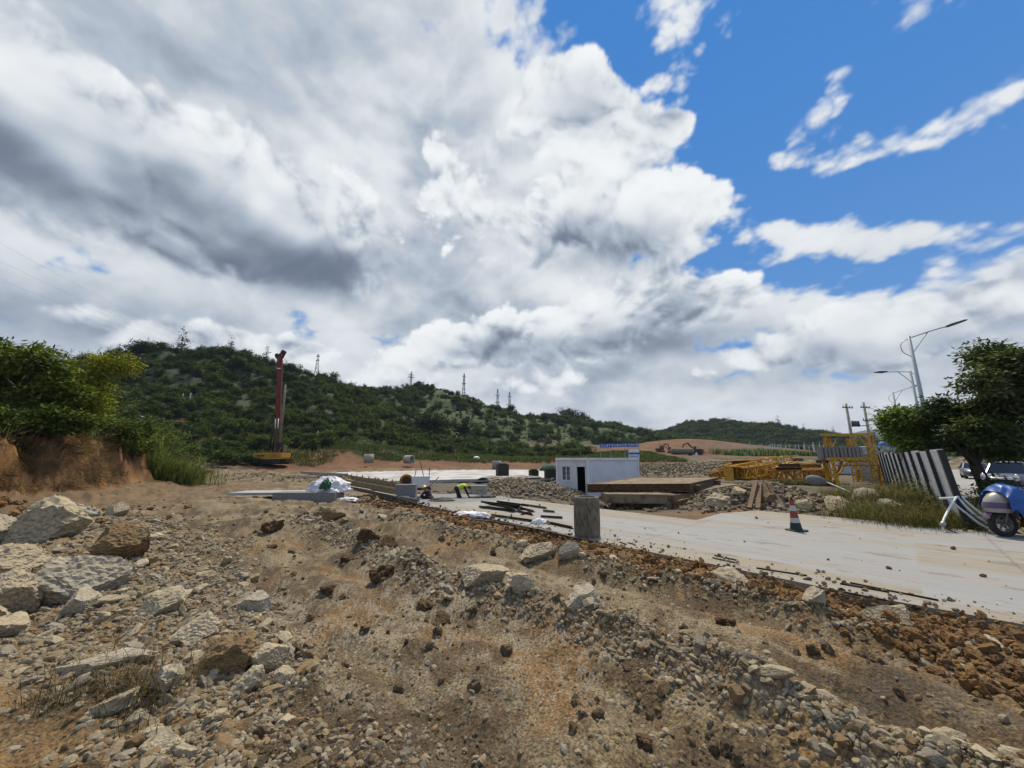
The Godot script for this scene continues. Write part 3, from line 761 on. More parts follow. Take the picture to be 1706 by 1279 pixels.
func stone_tint() -> Color:
	var t := rng.randf()
	var c := Color(0.34, 0.305, 0.245).lerp(Color(0.56, 0.53, 0.46), rng.randf() * rng.randf())
	if t < 0.14: c = Color(0.25, 0.24, 0.215).lerp(Color(0.36, 0.35, 0.33), rng.randf())
	elif t < 0.36: c = Color(0.30, 0.215, 0.115)
	return c.lerp(Color(0.26, 0.2, 0.12), rng.randf() * 0.45) * rng.randf_range(0.7, 1.1)

func seated(x: float, z: float, s: Vector3, sink: float, tilt := 0.5) -> Transform3D:
	var b := Basis.from_euler(Vector3(rng.randf_range(-tilt, tilt), rng.randf() * TAU, rng.randf_range(-tilt, tilt))).scaled_local(s)
	return Transform3D(b, Vector3(x, land(x, z) + s.y * sink, z))

func rubble_share(x: float, z: float) -> float:
	var p := Vector2(x, z)
	var s := 0.02
	if x * x + z * z < 250.0:
		var da := off_line(berm_a, p); var db := off_line(berm_b, p)
		s = maxf(s, 1.2 * exp(-da * da / 0.10)); s = maxf(s, 1.0 * exp(-db * db / 0.09))
	if x < 0.0 and x * x + z * z < 330.0:
		var dc := off_line(stream, p)
		var wd := clampf(0.13 * sqrt(x * x + z * z), 0.4, 1.3)
		s = maxf(s, 1.25 * exp(-dc * dc / (wd * wd)))
		s = maxf(s, 0.5 * near_gauss(x, z, -4.0, -4.1, 0.9, 0.5))
	s = maxf(s, 0.22 * near_gauss(x, z, -1.1, -2.8, 1.0, 0.7)); s = maxf(s, 0.12 * near_gauss(x, z, -5.0, -14.0, 5.0, 4.0))
	s += 0.3 * n_mid.get_noise_2d(x * 1.7, z * 1.7) * smoothstep(0.02, 0.5, s) + 0.06 * n_hi.get_noise_2d(x * 0.6, z * 0.6)
	# wheels have swept the tracks clean
	if x * x + z * z < 150.0 and x > -3.4 + z * 0.25:
		var da := off_line(berm_a, p)
		s *= 1.0 - 0.85 * exp(-pow(da - 1.25, 2) / 0.55)
	# clay strip and road carry little
	var df := (x - front_at(z)) * 0.72
	if df > -1.45 and z > -24.0: s *= 0.14
	if df > -0.15 and z > -24.0: s = 0.05 * smoothstep(0.9, 0.0, df)
	return s

func build_rubble() -> void:
	var small := []; var chips := []; var clod_mesh := []
	for k in 5: small.append(rock_mesh(700 + k, 1, Vector3(1, 0.68, 0.85), 7, 0.25, false, 0.0))
	for k in 4: chips.append(rock_mesh(720 + k, 2, Vector3(1.1, 0.6, 0.8), 9, 0.25, false, 0.05))
	for k in 4: clod_mesh.append(rock_mesh(740 + k, 2, Vector3(1, 0.7, 0.9), 3, 0.35, false, 0.2))
	var sets := []
	for k in 13: sets.append([[], []])
	# gravel, dense near the eye
	var made := 0
	for n in 420000:
		if made > 62000: break
		var r := 1.9 * pow(9.5, rng.randf()); var t := deg_to_rad(rng.randf_range(-66, 66))
		if n > 360000: r = rng.randf_range(8.0, 40.0)
		var x := sin(t) * r; var z := -cos(t) * r
		var sh := rubble_share(x, z)
		if n > 360000: sh = maxf(sh, 0.06 if (x - front_at(z)) * 0.72 < -0.6 else 0.0)
		if sh <= 0.0 or rng.randf() > sh * 0.5 + 0.02: continue
		var s := 0.006 * pow(6.0, pow(rng.randf(), 1.8)) * (1.0 + 0.06 * r)
		var k := rng.randi() % 5
		var gx := seated(x, z, Vector3.ONE * s, -0.08, 1.5)
		if (x - front_at(z)) * 0.72 > -0.02 and z > -24.0: gx.origin.y = s * 0.4
		sets[k][0].append(gx); sets[k][1].append(stone_tint())
		made += 1
	made = 0
	for n in 60000:
		if made > 5200: break
		var r := 2.2 * pow(14.0, rng.randf()); var t := deg_to_rad(rng.randf_range(-66, 66))
		var x := sin(t) * r; var z := -cos(t) * r
		var sh := rubble_share(x, z)
		if r > 14.0: sh = maxf(sh, 0.05 if (x - front_at(z)) * 0.72 < -0.6 else 0.0)
		if rng.randf() > (sh - 0.05) * 0.42: continue
		var s := rng.randf_range(0.02, 0.055) * (0.5 + 0.1 * r)
		var k := 5 + rng.randi() % 4
		sets[k][0].append(seated(x, z, Vector3(s * rng.randf_range(0.8, 1.4), s, s), 0.08, 1.2)); sets[k][1].append(stone_tint())
		made += 1
	# broken stone heaps behind the road
	for hp in [[2.2, -26.5, 3.2, 2.6, 900], [-0.2, -30, 2.6, 2.6, 500], [5.5, -31, 5, 3, 500], [11.5, -18.5, 3.4, 2.2, 900], [15.5, -14.0, 2.4, 2.4, 500], [22, -60, 9, 4, 900], [36, -64, 10, 4, 900], [8.0, -22, 4, 2.5, 500], [13, -24, 4, 3, 500], [-20, -43, 10, 5, 900], [-6, -25, 5, 3, 300]]:
		for i in hp[4]:
			var x: float = hp[0] + rng.randfn() * hp[2] * 0.6; var z: float = hp[1] + rng.randfn() * hp[3] * 0.6
			if (x - front_at(z)) * 0.72 > -0.3 and off_line(rear_edge, Vector2(x, z), true) > -0.25 and z > -21.0: continue
			var s := rng.randf_range(0.05, 0.16) * (1.7 if hp[1] < -50 else 1.0)
			var k := 5 + rng.randi() % 4
			sets[k][0].append(seated(x, z, Vector3(s * rng.randf_range(0.8, 1.5), s, s), 0.35, 1.2)); sets[k][1].append(stone_tint() * 0.85)
	# clods of clay and dug soil
	made = 0
	for n in 60000:
		if made > 6500: break
		var r := 2.2 * pow(10.0, rng.randf()); var t := deg_to_rad(rng.randf_range(-66, 66))
		var x := sin(t) * r; var z := -cos(t) * r
		var df := (x - front_at(z)) * 0.72
		var sh := smoothstep(-2.0, -1.5, df) * (1.0 if df < -0.12 else 0.006)
		sh = maxf(sh, 0.012 + 0.12 * smoothstep(0.25, 0.45, n_mid.get_noise_2d(x * 1.3 + 50.0, z * 1.3)))
		sh = maxf(sh, smoothstep(-11.5, -14.0, x - z * 0.12))
		if df > -0.12: sh = minf(sh, 0.006)
		if rng.randf() > sh: continue
		var s := 0.016 * pow(6.0, pow(rng.randf(), 2.0)) * (1.0 + 0.04 * r)
		if df > -0.12: s *= 0.4
		elif df > -2.0: s *= 0.72
		elif x > -11.0: s *= 0.62
		var k := 9 + rng.randi() % 4
		var c := Color(0.29, 0.155, 0.046).lerp(Color(0.15, 0.085, 0.036), rng.randf()) if df > -2.0 or x < -11.0 else Color(0.19, 0.135, 0.07).lerp(Color(0.10, 0.068, 0.034), rng.randf())
		var xf := seated(x, z, Vector3.ONE * s, 0.25, 1.5)
		if df > -0.12: xf.origin.y = s * 0.5
		sets[k][0].append(xf); sets[k][1].append(c)
		made += 1
	# clay spilt over the edge of the slab
	for n in 1500:
		var z := rng.randf_range(-22.0, -3.5)
		if rng.randf() > 0.25 + 2.6 / absf(z): continue
		var df := -0.12 + rng.randfn() * 0.13 + 0.12 * n_mid.get_noise_2d(z * 1.5, 3.0)
		var x := front_at(z) + df / 0.72
		var s := 0.012 * pow(5.0, rng.randf() * rng.randf()) * (1.0 + 0.04 * absf(z))
		var xf := seated(x, z, Vector3(s * 1.3, s * 0.8, s * 1.2), 0.2, 1.5)
		xf.origin.y = maxf(xf.origin.y, (-0.03 if df < 0.0 else 0.0) + s * 0.2)
		var k := 9 + rng.randi() % 4
		sets[k][0].append(xf); sets[k][1].append(Color(0.27, 0.145, 0.045).lerp(Color(0.14, 0.085, 0.036), rng.randf()))
	for k in 13:
		var o := multi("gravel" if k < 5 else ("rubble" if k < 9 else "clods"), (small + chips + clod_mesh)[k], sets[k][0], sets[k][1], M.clod if k >= 9 else M.stone)
		tag(o, ["loose pale gravel and stone chips over the dirt", "broken grey and tan rubble along the ridges", "brown clods of dug soil and clay"][0 if k < 5 else (1 if k < 9 else 2)], ["gravel", "rubble", "soil"][0 if k < 5 else (1 if k < 9 else 2)], "", "stuff")
	# about three hundred stones large enough to pick up one by one
	var kinds := []
	for k in 8: kinds.append(rock_mesh(760 + k, 3, [Vector3(1, 0.62, 0.8), Vector3(1.25, 0.5, 0.8), Vector3(0.9, 0.75, 0.85)][k % 3], 10, 0.22, false, 0.06))
	var tones := []
	for c in [Color(0.47, 0.42, 0.33), Color(0.39, 0.32, 0.22), Color(0.34, 0.32, 0.285), Color(0.29, 0.21, 0.12), Color(0.54, 0.50, 0.41)]:
		var m: StandardMaterial3D = M.boulder.duplicate()
		m.albedo_color = c.linear_to_srgb(); m.uv1_scale = Vector3.ONE * 0.9; m.heightmap_scale = 0.5
		tones.append(m)
	made = 0
	while made < 285:
		var r := 2.9 * pow(6.5, rng.randf()); var t := deg_to_rad(rng.randf_range(-62, 60))
		var x := sin(t) * r; var z := -cos(t) * r
		var sh := rubble_share(x, z)
		if r > 11.0 and x < -4.0: sh = maxf(sh, 0.10)
		if rng.randf() > sh: continue
		var s := rng.randf_range(0.05, 0.115) * (0.6 + 0.06 * r)
		var tn := rng.randi() % 5
		var o := mesh_node("rock", kinds[rng.randi() % 8], tones[tn])
		var word: String = ["cream", "tan", "grey", "earthy brown", "whitish"][tn]
		var far_word: String = "near" if r < 4.6 else ("middle" if r < 7.5 else "far")
		var xf := seated(x, z, Vector3(s * rng.randf_range(0.9, 1.3), s * rng.randf_range(0.8, 1.1), s), 0.16, 0.5)
		o.transform = xf
		var on_a := off_line(berm_a, Vector2(x, z)); var on_b := off_line(berm_b, Vector2(x, z))
		if on_b < 0.6: tag(o, "loose %s rock in the %s part of the stone ridge beside the clay strip" % [word, far_word], "rock", "rocks in the ridge by the clay strip")
		elif on_a < 0.7: tag(o, "loose %s rock in the %s part of the middle rubble ridge" % [word, far_word], "rock", "rocks in the middle ridge")
		elif x < -1.4: tag(o, "loose %s rock in the %s part of the left rubble field" % [word, far_word], "rock", "rocks of the left rubble field")
		else: tag(o, "loose %s rock lying on the %s part of the open dirt track" % [word, far_word], "rock", "rocks on the dirt track")
		made += 1

func boulder(x: float, z: float, size: Vector3, sd: int, turn: Vector3, m: Material, label: String, sink := 0.25, level := 4, cuts := 12) -> void:
	var o := mesh_node("boulder", rock_mesh(sd, level, size, cuts, 0.26, false, 0.07), m)
	o.position = Vector3(x, land(x, z) + size.y * (1.0 - 2.0 * sink) * 0.6, z)
	o.rotation = turn
	tag(o, label, "boulder")

func build_boulders() -> void:
	boulder(-8.95, -7.75, Vector3(0.85, 0.5, 0.6), 31, Vector3(0, 0.2, 0.06), M.boulder, "long tan boulder at the back of the boulder group on the left edge", 0.2, 5, 16)
	boulder(-10.0, -7.7, Vector3(0.75, 0.52, 0.6), 37, Vector3(0, -0.3, 0), M.boulder_grey, "grey boulder at the far left end of the boulder group", 0.2, 5, 16)
	boulder(-6.2, -5.85, Vector3(0.74, 0.48, 0.5), 233, Vector3(0.1, 0.5, -0.1), M.boulder_grey, "big grey fractured boulder at the front of the boulder group", 0.16, 5, 18)
	boulder(-7.6, -6.3, Vector3(0.5, 0.36, 0.42), 34, Vector3(0, 1.0, 0), M.boulder, "rounded tan boulder behind the front slab at the left edge", 0.2, 5, 16)
	boulder(-6.55, -5.2, Vector3(0.5, 0.32, 0.36), 235, Vector3(0.1, 0.3, -0.2), M.boulder_pale, "wedge-shaped pale boulder leaning at the left edge", 0.16, 5, 16)
	boulder(-6.85, -7.1, Vector3(0.58, 0.42, 0.42), 36, Vector3(0, 0, 0.1), M.boulder_earth, "earth-stained brown boulder at the right end of the boulder group", 0.2, 5, 16)
	boulder(-7.4, -7.5, Vector3(0.45, 0.36, 0.4), 236, Vector3(0, 2.0, 0.1), M.boulder_earth, "smaller earth-stained boulder behind the big grey one", 0.2, 4, 16)
	boulder(-6.1, -4.75, Vector3(0.34, 0.22, 0.26), 38, Vector3(0, 0.4, 0.2), M.boulder_pale, "small pale boulder below the wedge-shaped one", 0.2)
	boulder(-5.75, -4.7, Vector3(0.24, 0.17, 0.2), 139, Vector3(0, 1.4, 0.1), M.boulder, "small tan boulder beside the small pale one at the left edge", 0.2)
	boulder(-5.5, -5.25, Vector3(0.22, 0.16, 0.2), 138, Vector3(0, 2.4, 0.2), M.boulder_grey, "little grey boulder tucked under the front of the group", 0.2)
	boulder(-3.72, -3.85, Vector3(0.4, 0.12, 0.15), 39, Vector3(0.1, 0.45, 0.12), M.boulder_grey, "long flat layered grey stone lying in the left foreground")
	boulder(-3.45, -4.6, Vector3(0.24, 0.16, 0.2), 40, Vector3(0.2, 0.2, 0), M.boulder_pale, "pale slanting stone in the middle of the left rubble field")
	boulder(-2.29, -4.0, Vector3(0.23, 0.14, 0.17), 41, Vector3(0, 0.2, -0.1), M.boulder_pale, "cracked pale limestone beside the square brown block", 0.1)
	boulder(-2.22, -3.68, Vector3(0.13, 0.12, 0.12), 42, Vector3(0, 0.6, 0), M.boulder_pale, "square-cut white stone in front of the cracked limestone", 0.15, 3)
	boulder(-2.0, -3.77, Vector3(0.11, 0.1, 0.1), 43, Vector3(0, 0.1, 0), M.boulder_pale, "small squarish grey-white stone right of the square-cut one", 0.15, 3)
	boulder(-2.62, -3.95, Vector3(0.26, 0.2, 0.26), 44, Vector3(0.1, 0.5, 0.1), M.boulder_earth, "flat-topped square brown earth-covered block in the rubble", 0.25, 4, 6)
	boulder(-2.85, -3.55, Vector3(0.16, 0.13, 0.13), 45, Vector3(0, 1.6, 0), M.boulder_grey, "grey stone below the brown block in the rubble")
	boulder(-3.1, -3.35, Vector3(0.17, 0.09, 0.1), 46, Vector3(0, 0.6, 0.2), M.boulder_pale, "pale pointed stone at the end of the dry grass tuft")
	boulder(-2.32, -2.95, Vector3(0.15, 0.1, 0.1), 47, Vector3(0.2, 0.8, 0), M.boulder, "tan triangular stone near the lower left dirt patch")
	boulder(-4.4, -5.2, Vector3(0.28, 0.2, 0.22), 48, Vector3(0, 0.8, 0.2), M.boulder, "tan boulder in the rubble right of the boulder group")
	boulder(-3.3, -5.3, Vector3(0.22, 0.17, 0.2), 49, Vector3(0.3, 0.1, 0.2), M.boulder_grey, "grey stone on the upper edge of the left rubble field")
	boulder(3.35, -6.15, Vector3(0.46, 0.22, 0.24), 50, Vector3(0.0, -0.4, -0.16), M.boulder, "largest tan boulder in the ridge beside the road")
	boulder(0.55, -7.95, Vector3(0.48, 0.24, 0.3), 51, Vector3(0, 0.1, 0), M.boulder_pale, "broad pale boulder in the ridge in front of the concrete pipe")
	boulder(1.05, -7.6, Vector3(0.24, 0.22, 0.2), 52, Vector3(0, 0.7, 0.3), M.boulder_grey, "upright grey boulder right of the broad pale one")
	boulder(4.35, -4.75, Vector3(0.28, 0.12, 0.16), 53, Vector3(0, -0.6, 0.1), M.boulder, "tan boulder near the right end of the roadside ridge")
	boulder(3.75, -5.1, Vector3(0.2, 0.13, 0.14), 55, Vector3(0, 0.3, 0.1), M.boulder_grey, "dark grey rounded stone in the roadside ridge")
	boulder(4.95, -4.35, Vector3(0.2, 0.1, 0.13), 56, Vector3(0, 0.9, 0.1), M.boulder_pale, "white stone at the right edge of the roadside ridge")
	boulder(-0.45, -5.75, Vector3(0.38, 0.2, 0.24), 57, Vector3(0, -0.3, 0.1), M.boulder_pale, "broad pale stone on the middle rubble ridge")
	boulder(0.15, -5.35, Vector3(0.3, 0.17, 0.18), 58, Vector3(0, -0.8, -0.3), M.boulder, "tilted tan slab of stone on the middle rubble ridge")
	boulder(0.85, -4.75, Vector3(0.24, 0.15, 0.17), 59, Vector3(0, 0.3, 0.2), M.boulder_grey, "dark grey stone on the slope of the middle ridge")
	boulder(-5.9, -12.6, Vector3(0.55, 0.3, 0.4), 60, Vector3(0, 0.3, 0.0), M.boulder_earth, "low earth-covered boulder behind the left dirt track")
	boulder(-14.4, -13.2, Vector3(0.75, 0.5, 0.55), 61, Vector3(0, 0.8, 0), M.boulder_grey, "grey boulder at the foot of the orange bank")
	boulder(-13.7, -13.6, Vector3(0.4, 0.42, 0.35), 62, Vector3(0, 0.1, 0.5), M.boulder_pale, "white pointed boulder leaning on the grey one by the bank")
	boulder(11.3, -17.3, Vector3(0.6, 0.3, 0.4), 63, Vector3(0, 0.6, 0.2), M.boulder_earth, "brown boulder right of the leaning wood beams")
	boulder(12.2, -16.4, Vector3(0.7, 0.3, 0.45), 64, Vector3(0, 0.2, -0.2), M.boulder, "tan boulder behind the traffic cone")
	boulder(13.2, -15.9, Vector3(0.65, 0.36, 0.5), 65, Vector3(0, 0.9, 0.1), M.boulder_pale, "pale boulder below the clay mound right of the cone")
	boulder(14.8, -16.4, Vector3(0.8, 0.45, 0.55), 66, Vector3(0.2, 0.3, 0.2), M.boulder_grey, "grey boulder under the fallen street lamp")
	boulder(14.0, -14.7, Vector3(0.6, 0.4, 0.5), 67, Vector3(0, 1.3, 0), M.boulder_grey, "dark grey boulder at the road edge before the weeds")
	boulder(13.9, -13.3, Vector3(0.4, 0.28, 0.3), 68, Vector3(0, 0.3, 0), M.boulder, "small tan boulder at the foot of the weeds by the fence")
	boulder(9.4, -17.9, Vector3(0.7, 0.34, 0.5), 69, Vector3(0, 0.2, 0), M.boulder_pale, "pale flat boulder on the rubble heap left of the wood beams")
	boulder(10.6, -18.3, Vector3(0.5, 0.3, 0.45), 70, Vector3(0, 1.2, 0), M.boulder_pale, "white boulder on top of the rubble heap behind the beams")
	# dark clods as large as a football on the track
	var clod := rock_mesh(90, 4, Vector3(1, 0.8, 0.9), 3, 0.4, false, 0.14)
	var cm: StandardMaterial3D = M.boulder_earth.duplicate(); cm.albedo_color = lin(0.13, 0.085, 0.042); cm.heightmap_scale = 0.25
	for c in [[-3.0, -8.3, 0.2, "at the back left of the trio on the left track"], [-2.45, -7.9, 0.17, "at the right of the trio on the left track"], [-2.1, -6.6, 0.17, "standing alone on the left track before the trio"], [-3.15, -7.7, 0.12, "smallest of the trio on the left track"], [-1.15, -5.5, 0.13, "beside the middle ridge, larger of a pair"], [-0.85, -5.1, 0.11, "beside the middle ridge, nearer of a pair"], [-2.7, -6.0, 0.12, "at the edge of the left rubble field"], [2.55, -5.0, 0.1, "on the track between the two ridges"], [1.9, -4.6, 0.1, "next to the right flank of the middle ridge"], [3.45, -4.1, 0.08, "on the right-hand track in the foreground"], [4.0, -5.35, 0.16, "largest one on the clay strip by the road"], [0.9, -3.0, 0.06, "upper one of two near the bottom of the photo"], [0.7, -2.7, 0.06, "lower one of two near the bottom of the photo"], [-6.1, -10.2, 0.25, "large and far, behind the boulder group"], [3.85, -6.1, 0.1, "small, on the clay strip behind the tan boulder"]]:
		var o := mesh_node("clod", clod, cm)
		o.transform = seated(c[0], c[1], Vector3.ONE * c[2], 0.25, 0.5)
		tag(o, "dark crumbly clod of soil %s" % c[3], "clod", "dark clods on the dirt track")
# ------------------------------------------------------------------ plants
# leaves gathered in sprays over a few lumps; one mesh
func leaf_cloud(sd: int, lumps: Array, sprays: int, each: int, spray_r: float, leaf_l: float, leaf_w: float, c0: Color, c1: Color, inner := 0.35, flat := 0.6) -> ArrayMesh:
	var r := RandomNumberGenerator.new(); r.seed = sd
	var v := PackedVector3Array(); var nr := PackedVector3Array(); var cl := PackedColorArray(); var ix := PackedInt32Array()
	var total := 0.0
	for l in lumps: total += l[1].x * l[1].y + l[1].x * l[1].z
	for l in lumps:
		var cnt := int(ceil(sprays * (l[1].x * l[1].y + l[1].x * l[1].z) / total))
		for k in cnt:
			var d := Vector3(r.randfn(), r.randfn(), r.randfn()).normalized()
			var deep := lerpf(1.0, 0.25, pow(r.randf(), 1.0 / maxf(inner, 0.01) * 0.6)) * r.randf_range(0.86, 1.1)
			var c: Vector3 = l[0] + d * l[1] * deep
			var tone := r.randf()
			for i in each:
				var o := Vector3(r.randfn(), r.randfn() * flat, r.randfn()) * spray_r * 0.55
				var p := c + o
				var along_ := (o.normalized() * 0.8 + Vector3(r.randfn(), r.randfn() * 0.5 - 0.25, r.randfn()) * 0.6).normalized()
				var side := along_.cross(Vector3(r.randfn() * 0.4, 1.0, r.randfn() * 0.4)).normalized()
				var up := side.cross(along_)
				var s := r.randf_range(0.65, 1.25)
				var b := v.size()
				v.append(p); v.append(p + along_ * leaf_l * s * 0.45 + side * leaf_w * s * 0.5 - up * leaf_w * 0.12); v.append(p + along_ * leaf_l * s); v.append(p + along_ * leaf_l * s * 0.45 - side * leaf_w * s * 0.5 - up * leaf_w * 0.12)
				var n := (up if up.y > 0 else -up)
				n = (n + d * 0.35).normalized()
				var col := c0.lerp(c1, clampf(tone * 0.75 + r.randf() * 0.35, 0, 1)) * r.randf_range(0.8, 1.2)
				for q in 4:
					nr.append(n); cl.append(col)
				ix.append_array(PackedInt32Array([b, b + 2, b + 1, b, b + 3, b + 2]))
	var arr := []; arr.resize(Mesh.ARRAY_MAX)
	arr[Mesh.ARRAY_VERTEX] = v; arr[Mesh.ARRAY_NORMAL] = nr; arr[Mesh.ARRAY_COLOR] = cl; arr[Mesh.ARRAY_INDEX] = ix
	var am := ArrayMesh.new(); am.add_surface_from_arrays(Mesh.PRIMITIVE_TRIANGLES, arr)
	return am

# a tuft of blades rooted at the origin
func blade_tuft(sd: int, blades: int, spread: float, tall: float, wide: float, lean: float, c0: Color, c1: Color) -> ArrayMesh:
	var r := RandomNumberGenerator.new(); r.seed = sd
	var v := PackedVector3Array(); var nr := PackedVector3Array(); var cl := PackedColorArray(); var ix := PackedInt32Array()
	for k in blades:
		var p := Vector3(r.randfn() * spread, 0, r.randfn() * spread)
		var az := r.randf() * TAU
		var out := Vector3(cos(az), 0, sin(az)); var side := Vector3(-sin(az), 0, cos(az))
		var h := tall * r.randf_range(0.5, 1.1); var ln := lean * r.randf_range(0.2, 1.2) * h
		var col := c0.lerp(c1, r.randf()) * r.randf_range(0.8, 1.15)
		var b := v.size()
		var m := p + Vector3.UP * h * 0.6 + out * ln * 0.35; var t := p + Vector3.UP * h * (1.0 - 0.25 * lean) + out * ln
		for q in [p - side * wide * 0.5, p + side * wide * 0.5, m - side * wide * 0.42, m + side * wide * 0.42, t]:
			v.append(q); nr.append((out * 0.6 + Vector3.UP * 0.8).normalized()); cl.append(col)
		ix.append_array(PackedInt32Array([b, b + 2, b + 1, b + 1, b + 2, b + 3, b + 2, b + 4, b + 3]))
	var arr := []; arr.resize(Mesh.ARRAY_MAX)
	arr[Mesh.ARRAY_VERTEX] = v; arr[Mesh.ARRAY_NORMAL] = nr; arr[Mesh.ARRAY_COLOR] = cl; arr[Mesh.ARRAY_INDEX] = ix
	var am := ArrayMesh.new(); am.add_surface_from_arrays(Mesh.PRIMITIVE_TRIANGLES, arr)
	return am

func tree(called: String, label: String, at: Vector3, tall: float, trunk_r: float, limbs: Array, crown: ArrayMesh, group := "", category := "tree") -> Node3D:
	var t := thing(called, label, category, at, 0.0, group)
	var st := st_new(true)
	for l in limbs: tube(st, l[0], l[1], l[2], l[3], 9)
	part("trunk", st, M.bark, t)
	tag(mesh_node("crown", crown, M.leaf, t), "", "", "", "stuff")
	return t

func hill_crowns() -> Array:
	var out := []
	var rr := RandomNumberGenerator.new(); rr.seed = 5
	for k in 5:
		var lumps := []
		for j in 7:
			lumps.append([Vector3(rr.randf_range(-0.6, 0.6), rr.randf_range(0.1, 0.9), rr.randf_range(-0.6, 0.6)), Vector3.ONE * rr.randf_range(0.3, 0.5)])
		out.append(leaf_cloud(300 + k, lumps, 130, 8, 0.15, 0.15, 0.10, Color(0.75, 0.78, 0.7), Color(1.25, 1.22, 1.1), 0.5, 0.5))
	for k in 2:    # pointed, tiered crowns
		var lumps := []
		for j in 7:
			var y := j / 6.0
			lumps.append([Vector3(rr.randf_range(-0.08, 0.08), y * 1.9 - 0.2, rr.randf_range(-0.08, 0.08)), Vector3(0.52 * (1.05 - y), 0.13, 0.52 * (1.05 - y))])
		out.append(leaf_cloud(320 + k, lumps, 90, 7, 0.13, 0.16, 0.07, Color(0.7, 0.75, 0.7), Color(1.15, 1.2, 1.1), 0.4, 0.4))
	return out

func build_hill_cover() -> void:
	var crowns := hill_crowns()
	var sets := []
	for k in 7: sets.append([[], []])
	var low := [[], []]
	var tries := 0
	while tries < 46000:
		tries += 1
		var t := deg_to_rad(rng.randf_range(-70, 64)); var r := sqrt(rng.randf_range(70.0 * 70.0, 470.0 * 470.0))
		var x := sin(t) * r; var z := -cos(t) * r
		if r > 330.0 and x < 90.0: continue
		var h := land(x, z)
		var foot := smoothstep(-101.0, -110.0, z + n_lo.get_noise_2d(x * 2.0, z * 2.0) * 8.0)
		if x < -42.0: foot = smoothstep(-50.0, -60.0, z) * smoothstep(-42.0, -47.0, x)
		var bare := smoothstep(0.06, 0.2, near_gauss(x, z, 72, -148, 50, 26))
		foot *= 1.0 - bare
		if x > 60.0 and r < 250.0 and h < 6.0: foot *= 0.1
		if rng.randf() > foot: continue
		var fs := field_share(x, z)
		if h < 2.2 and x > 20.0: continue
		if x > 22.0 and r < 190.0 and h < 11.0: continue
		var tone := Color(0.045, 0.072, 0.017).lerp(Color(0.10, 0.145, 0.028), rng.randf() * rng.randf() + 0.5 * n_lo.get_noise_2d(x * 1.1, z * 1.1))
		if rng.randf() < 0.06: tone = Color(0.11, 0.135, 0.03)
		if rng.randf() < 0.02: tone = Color(0.075, 0.045, 0.02)
		if rng.randf() < fs * 0.97:
			if rng.randf() < 0.95:
				var s := rng.randf_range(0.45, 1.2)
				low[0].append(Transform3D(Basis(Vector3.UP, rng.randf() * TAU).scaled_local(Vector3(s, s * 0.8, s)), Vector3(x, h - 0.1, z)))
				low[1].append(tone * 1.35)
			continue
		var s := rng.randf_range(1.7, 3.5) if rng.randf() < 0.55 else rng.randf_range(1.0, 2.2)
		if z > -118.0: s *= 0.75
		var k := rng.randi() % 5
		# tall dark conifers along the left crest
		if h > 30.0 and x < -70.0 and rng.randf() < 0.35:
			k = 5 + rng.randi() % 2; tone = Color(0.024, 0.042, 0.017); s *= 0.85
		sets[k][0].append(Transform3D(Basis(Vector3.UP, rng.randf() * TAU).scaled_local(Vector3(s, s * rng.randf_range(0.65, 1.25), s)), Vector3(x, h + 0.1 * s, z)))
		sets[k][1].append(tone)
	for k in 7:
		tag(multi("hill_wood", crowns[k], sets[k][0], sets[k][1], M.leaf), "dense green wood covering the hillsides" if k < 5 else "dark conifers scattered along the left hill crest", "wood", "", "stuff")
	tag(multi("field_shrubs", crowns[1], low[0], low[1], M.leaf), "low shrubs and crop plants on the terraced hill fields", "shrubs", "", "stuff")
	# trees that stand out singly on the skyline
	var solo := [[-128.5, -141, 5.5, 5, "tall pointed conifer at the summit of the left hill"], [-121, -156, 4.2, 6, "dark conifer right of the left hill's summit"], [-113, -168, 4.6, 5, "broad dark conifer on the right shoulder of the left hill"],
		[-136, -112, 3.8, 5, "leftmost conifer on the left hill crest, beside the bank tree"], [36, -262, 7.0, 0, "large dark round tree at the end of the middle ridge"], [42, -266, 6.0, 2, "second dark round tree at the end of the middle ridge"], [49, -268, 4.5, 3, "smaller round tree right of the dark pair on the middle ridge"],
		[58, -270, 2.6, 5, "thin lone tree on the falling end of the middle ridge"], [65, -272, 3.2, 1, "bare-stemmed lone tree near the gap between the hills"], [212, -372, 5.0, 0, "round tree on the crest of the right hill"], [248, -352, 5.5, 6, "tall conifer on the right hill's falling crest"], [262, -340, 4.5, 5, "second conifer on the right hill's falling crest"], [273, -322, 4.0, 5, "small conifer at the low end of the right hill"],
		[-27, -138, 6.5, 0, "big dark tree at the foot of the hill behind the drill pad"], [-19, -140, 6.0, 3, "dark round tree right of the biggest one at the hill foot"], [-34, -136, 5.5, 2, "dark bushy tree left of the biggest one at the hill foot"], [2, -150, 3.2, 5, "dark slim tree in the green hill field"], [14, -158, 3.0, 6, "second dark slim tree in the green hill field"]]
	for s in solo:
		var y := land(s[0], s[1])
		var t := thing("hill_tree", s[4], "tree", Vector3(s[0], y, s[1]), rng.randf() * TAU, "single trees on the hills")
		var st := st_new(true)
		tube(st, Vector3(0, -0.5, 0), Vector3(0.1, s[2] * 1.2, 0), 0.25, 0.08, 6)
		part("trunk", st, M.bark, t)
		var cr := mesh_node("crown", crowns[s[3]], M.leaf_dark, t)
		cr.scale = Vector3.ONE * s[2]; cr.position.y = s[2] * (0.35 if s[3] < 5 else 0.3)
		tag(cr, "", "", "", "stuff")
	# grass and weeds as ground cover
	var g0 := blade_tuft(400, 34, 0.22, 0.34, 0.02, 0.6, Color(0.04, 0.07, 0.015), Color(0.10, 0.12, 0.03))
	var verge := [[], []]
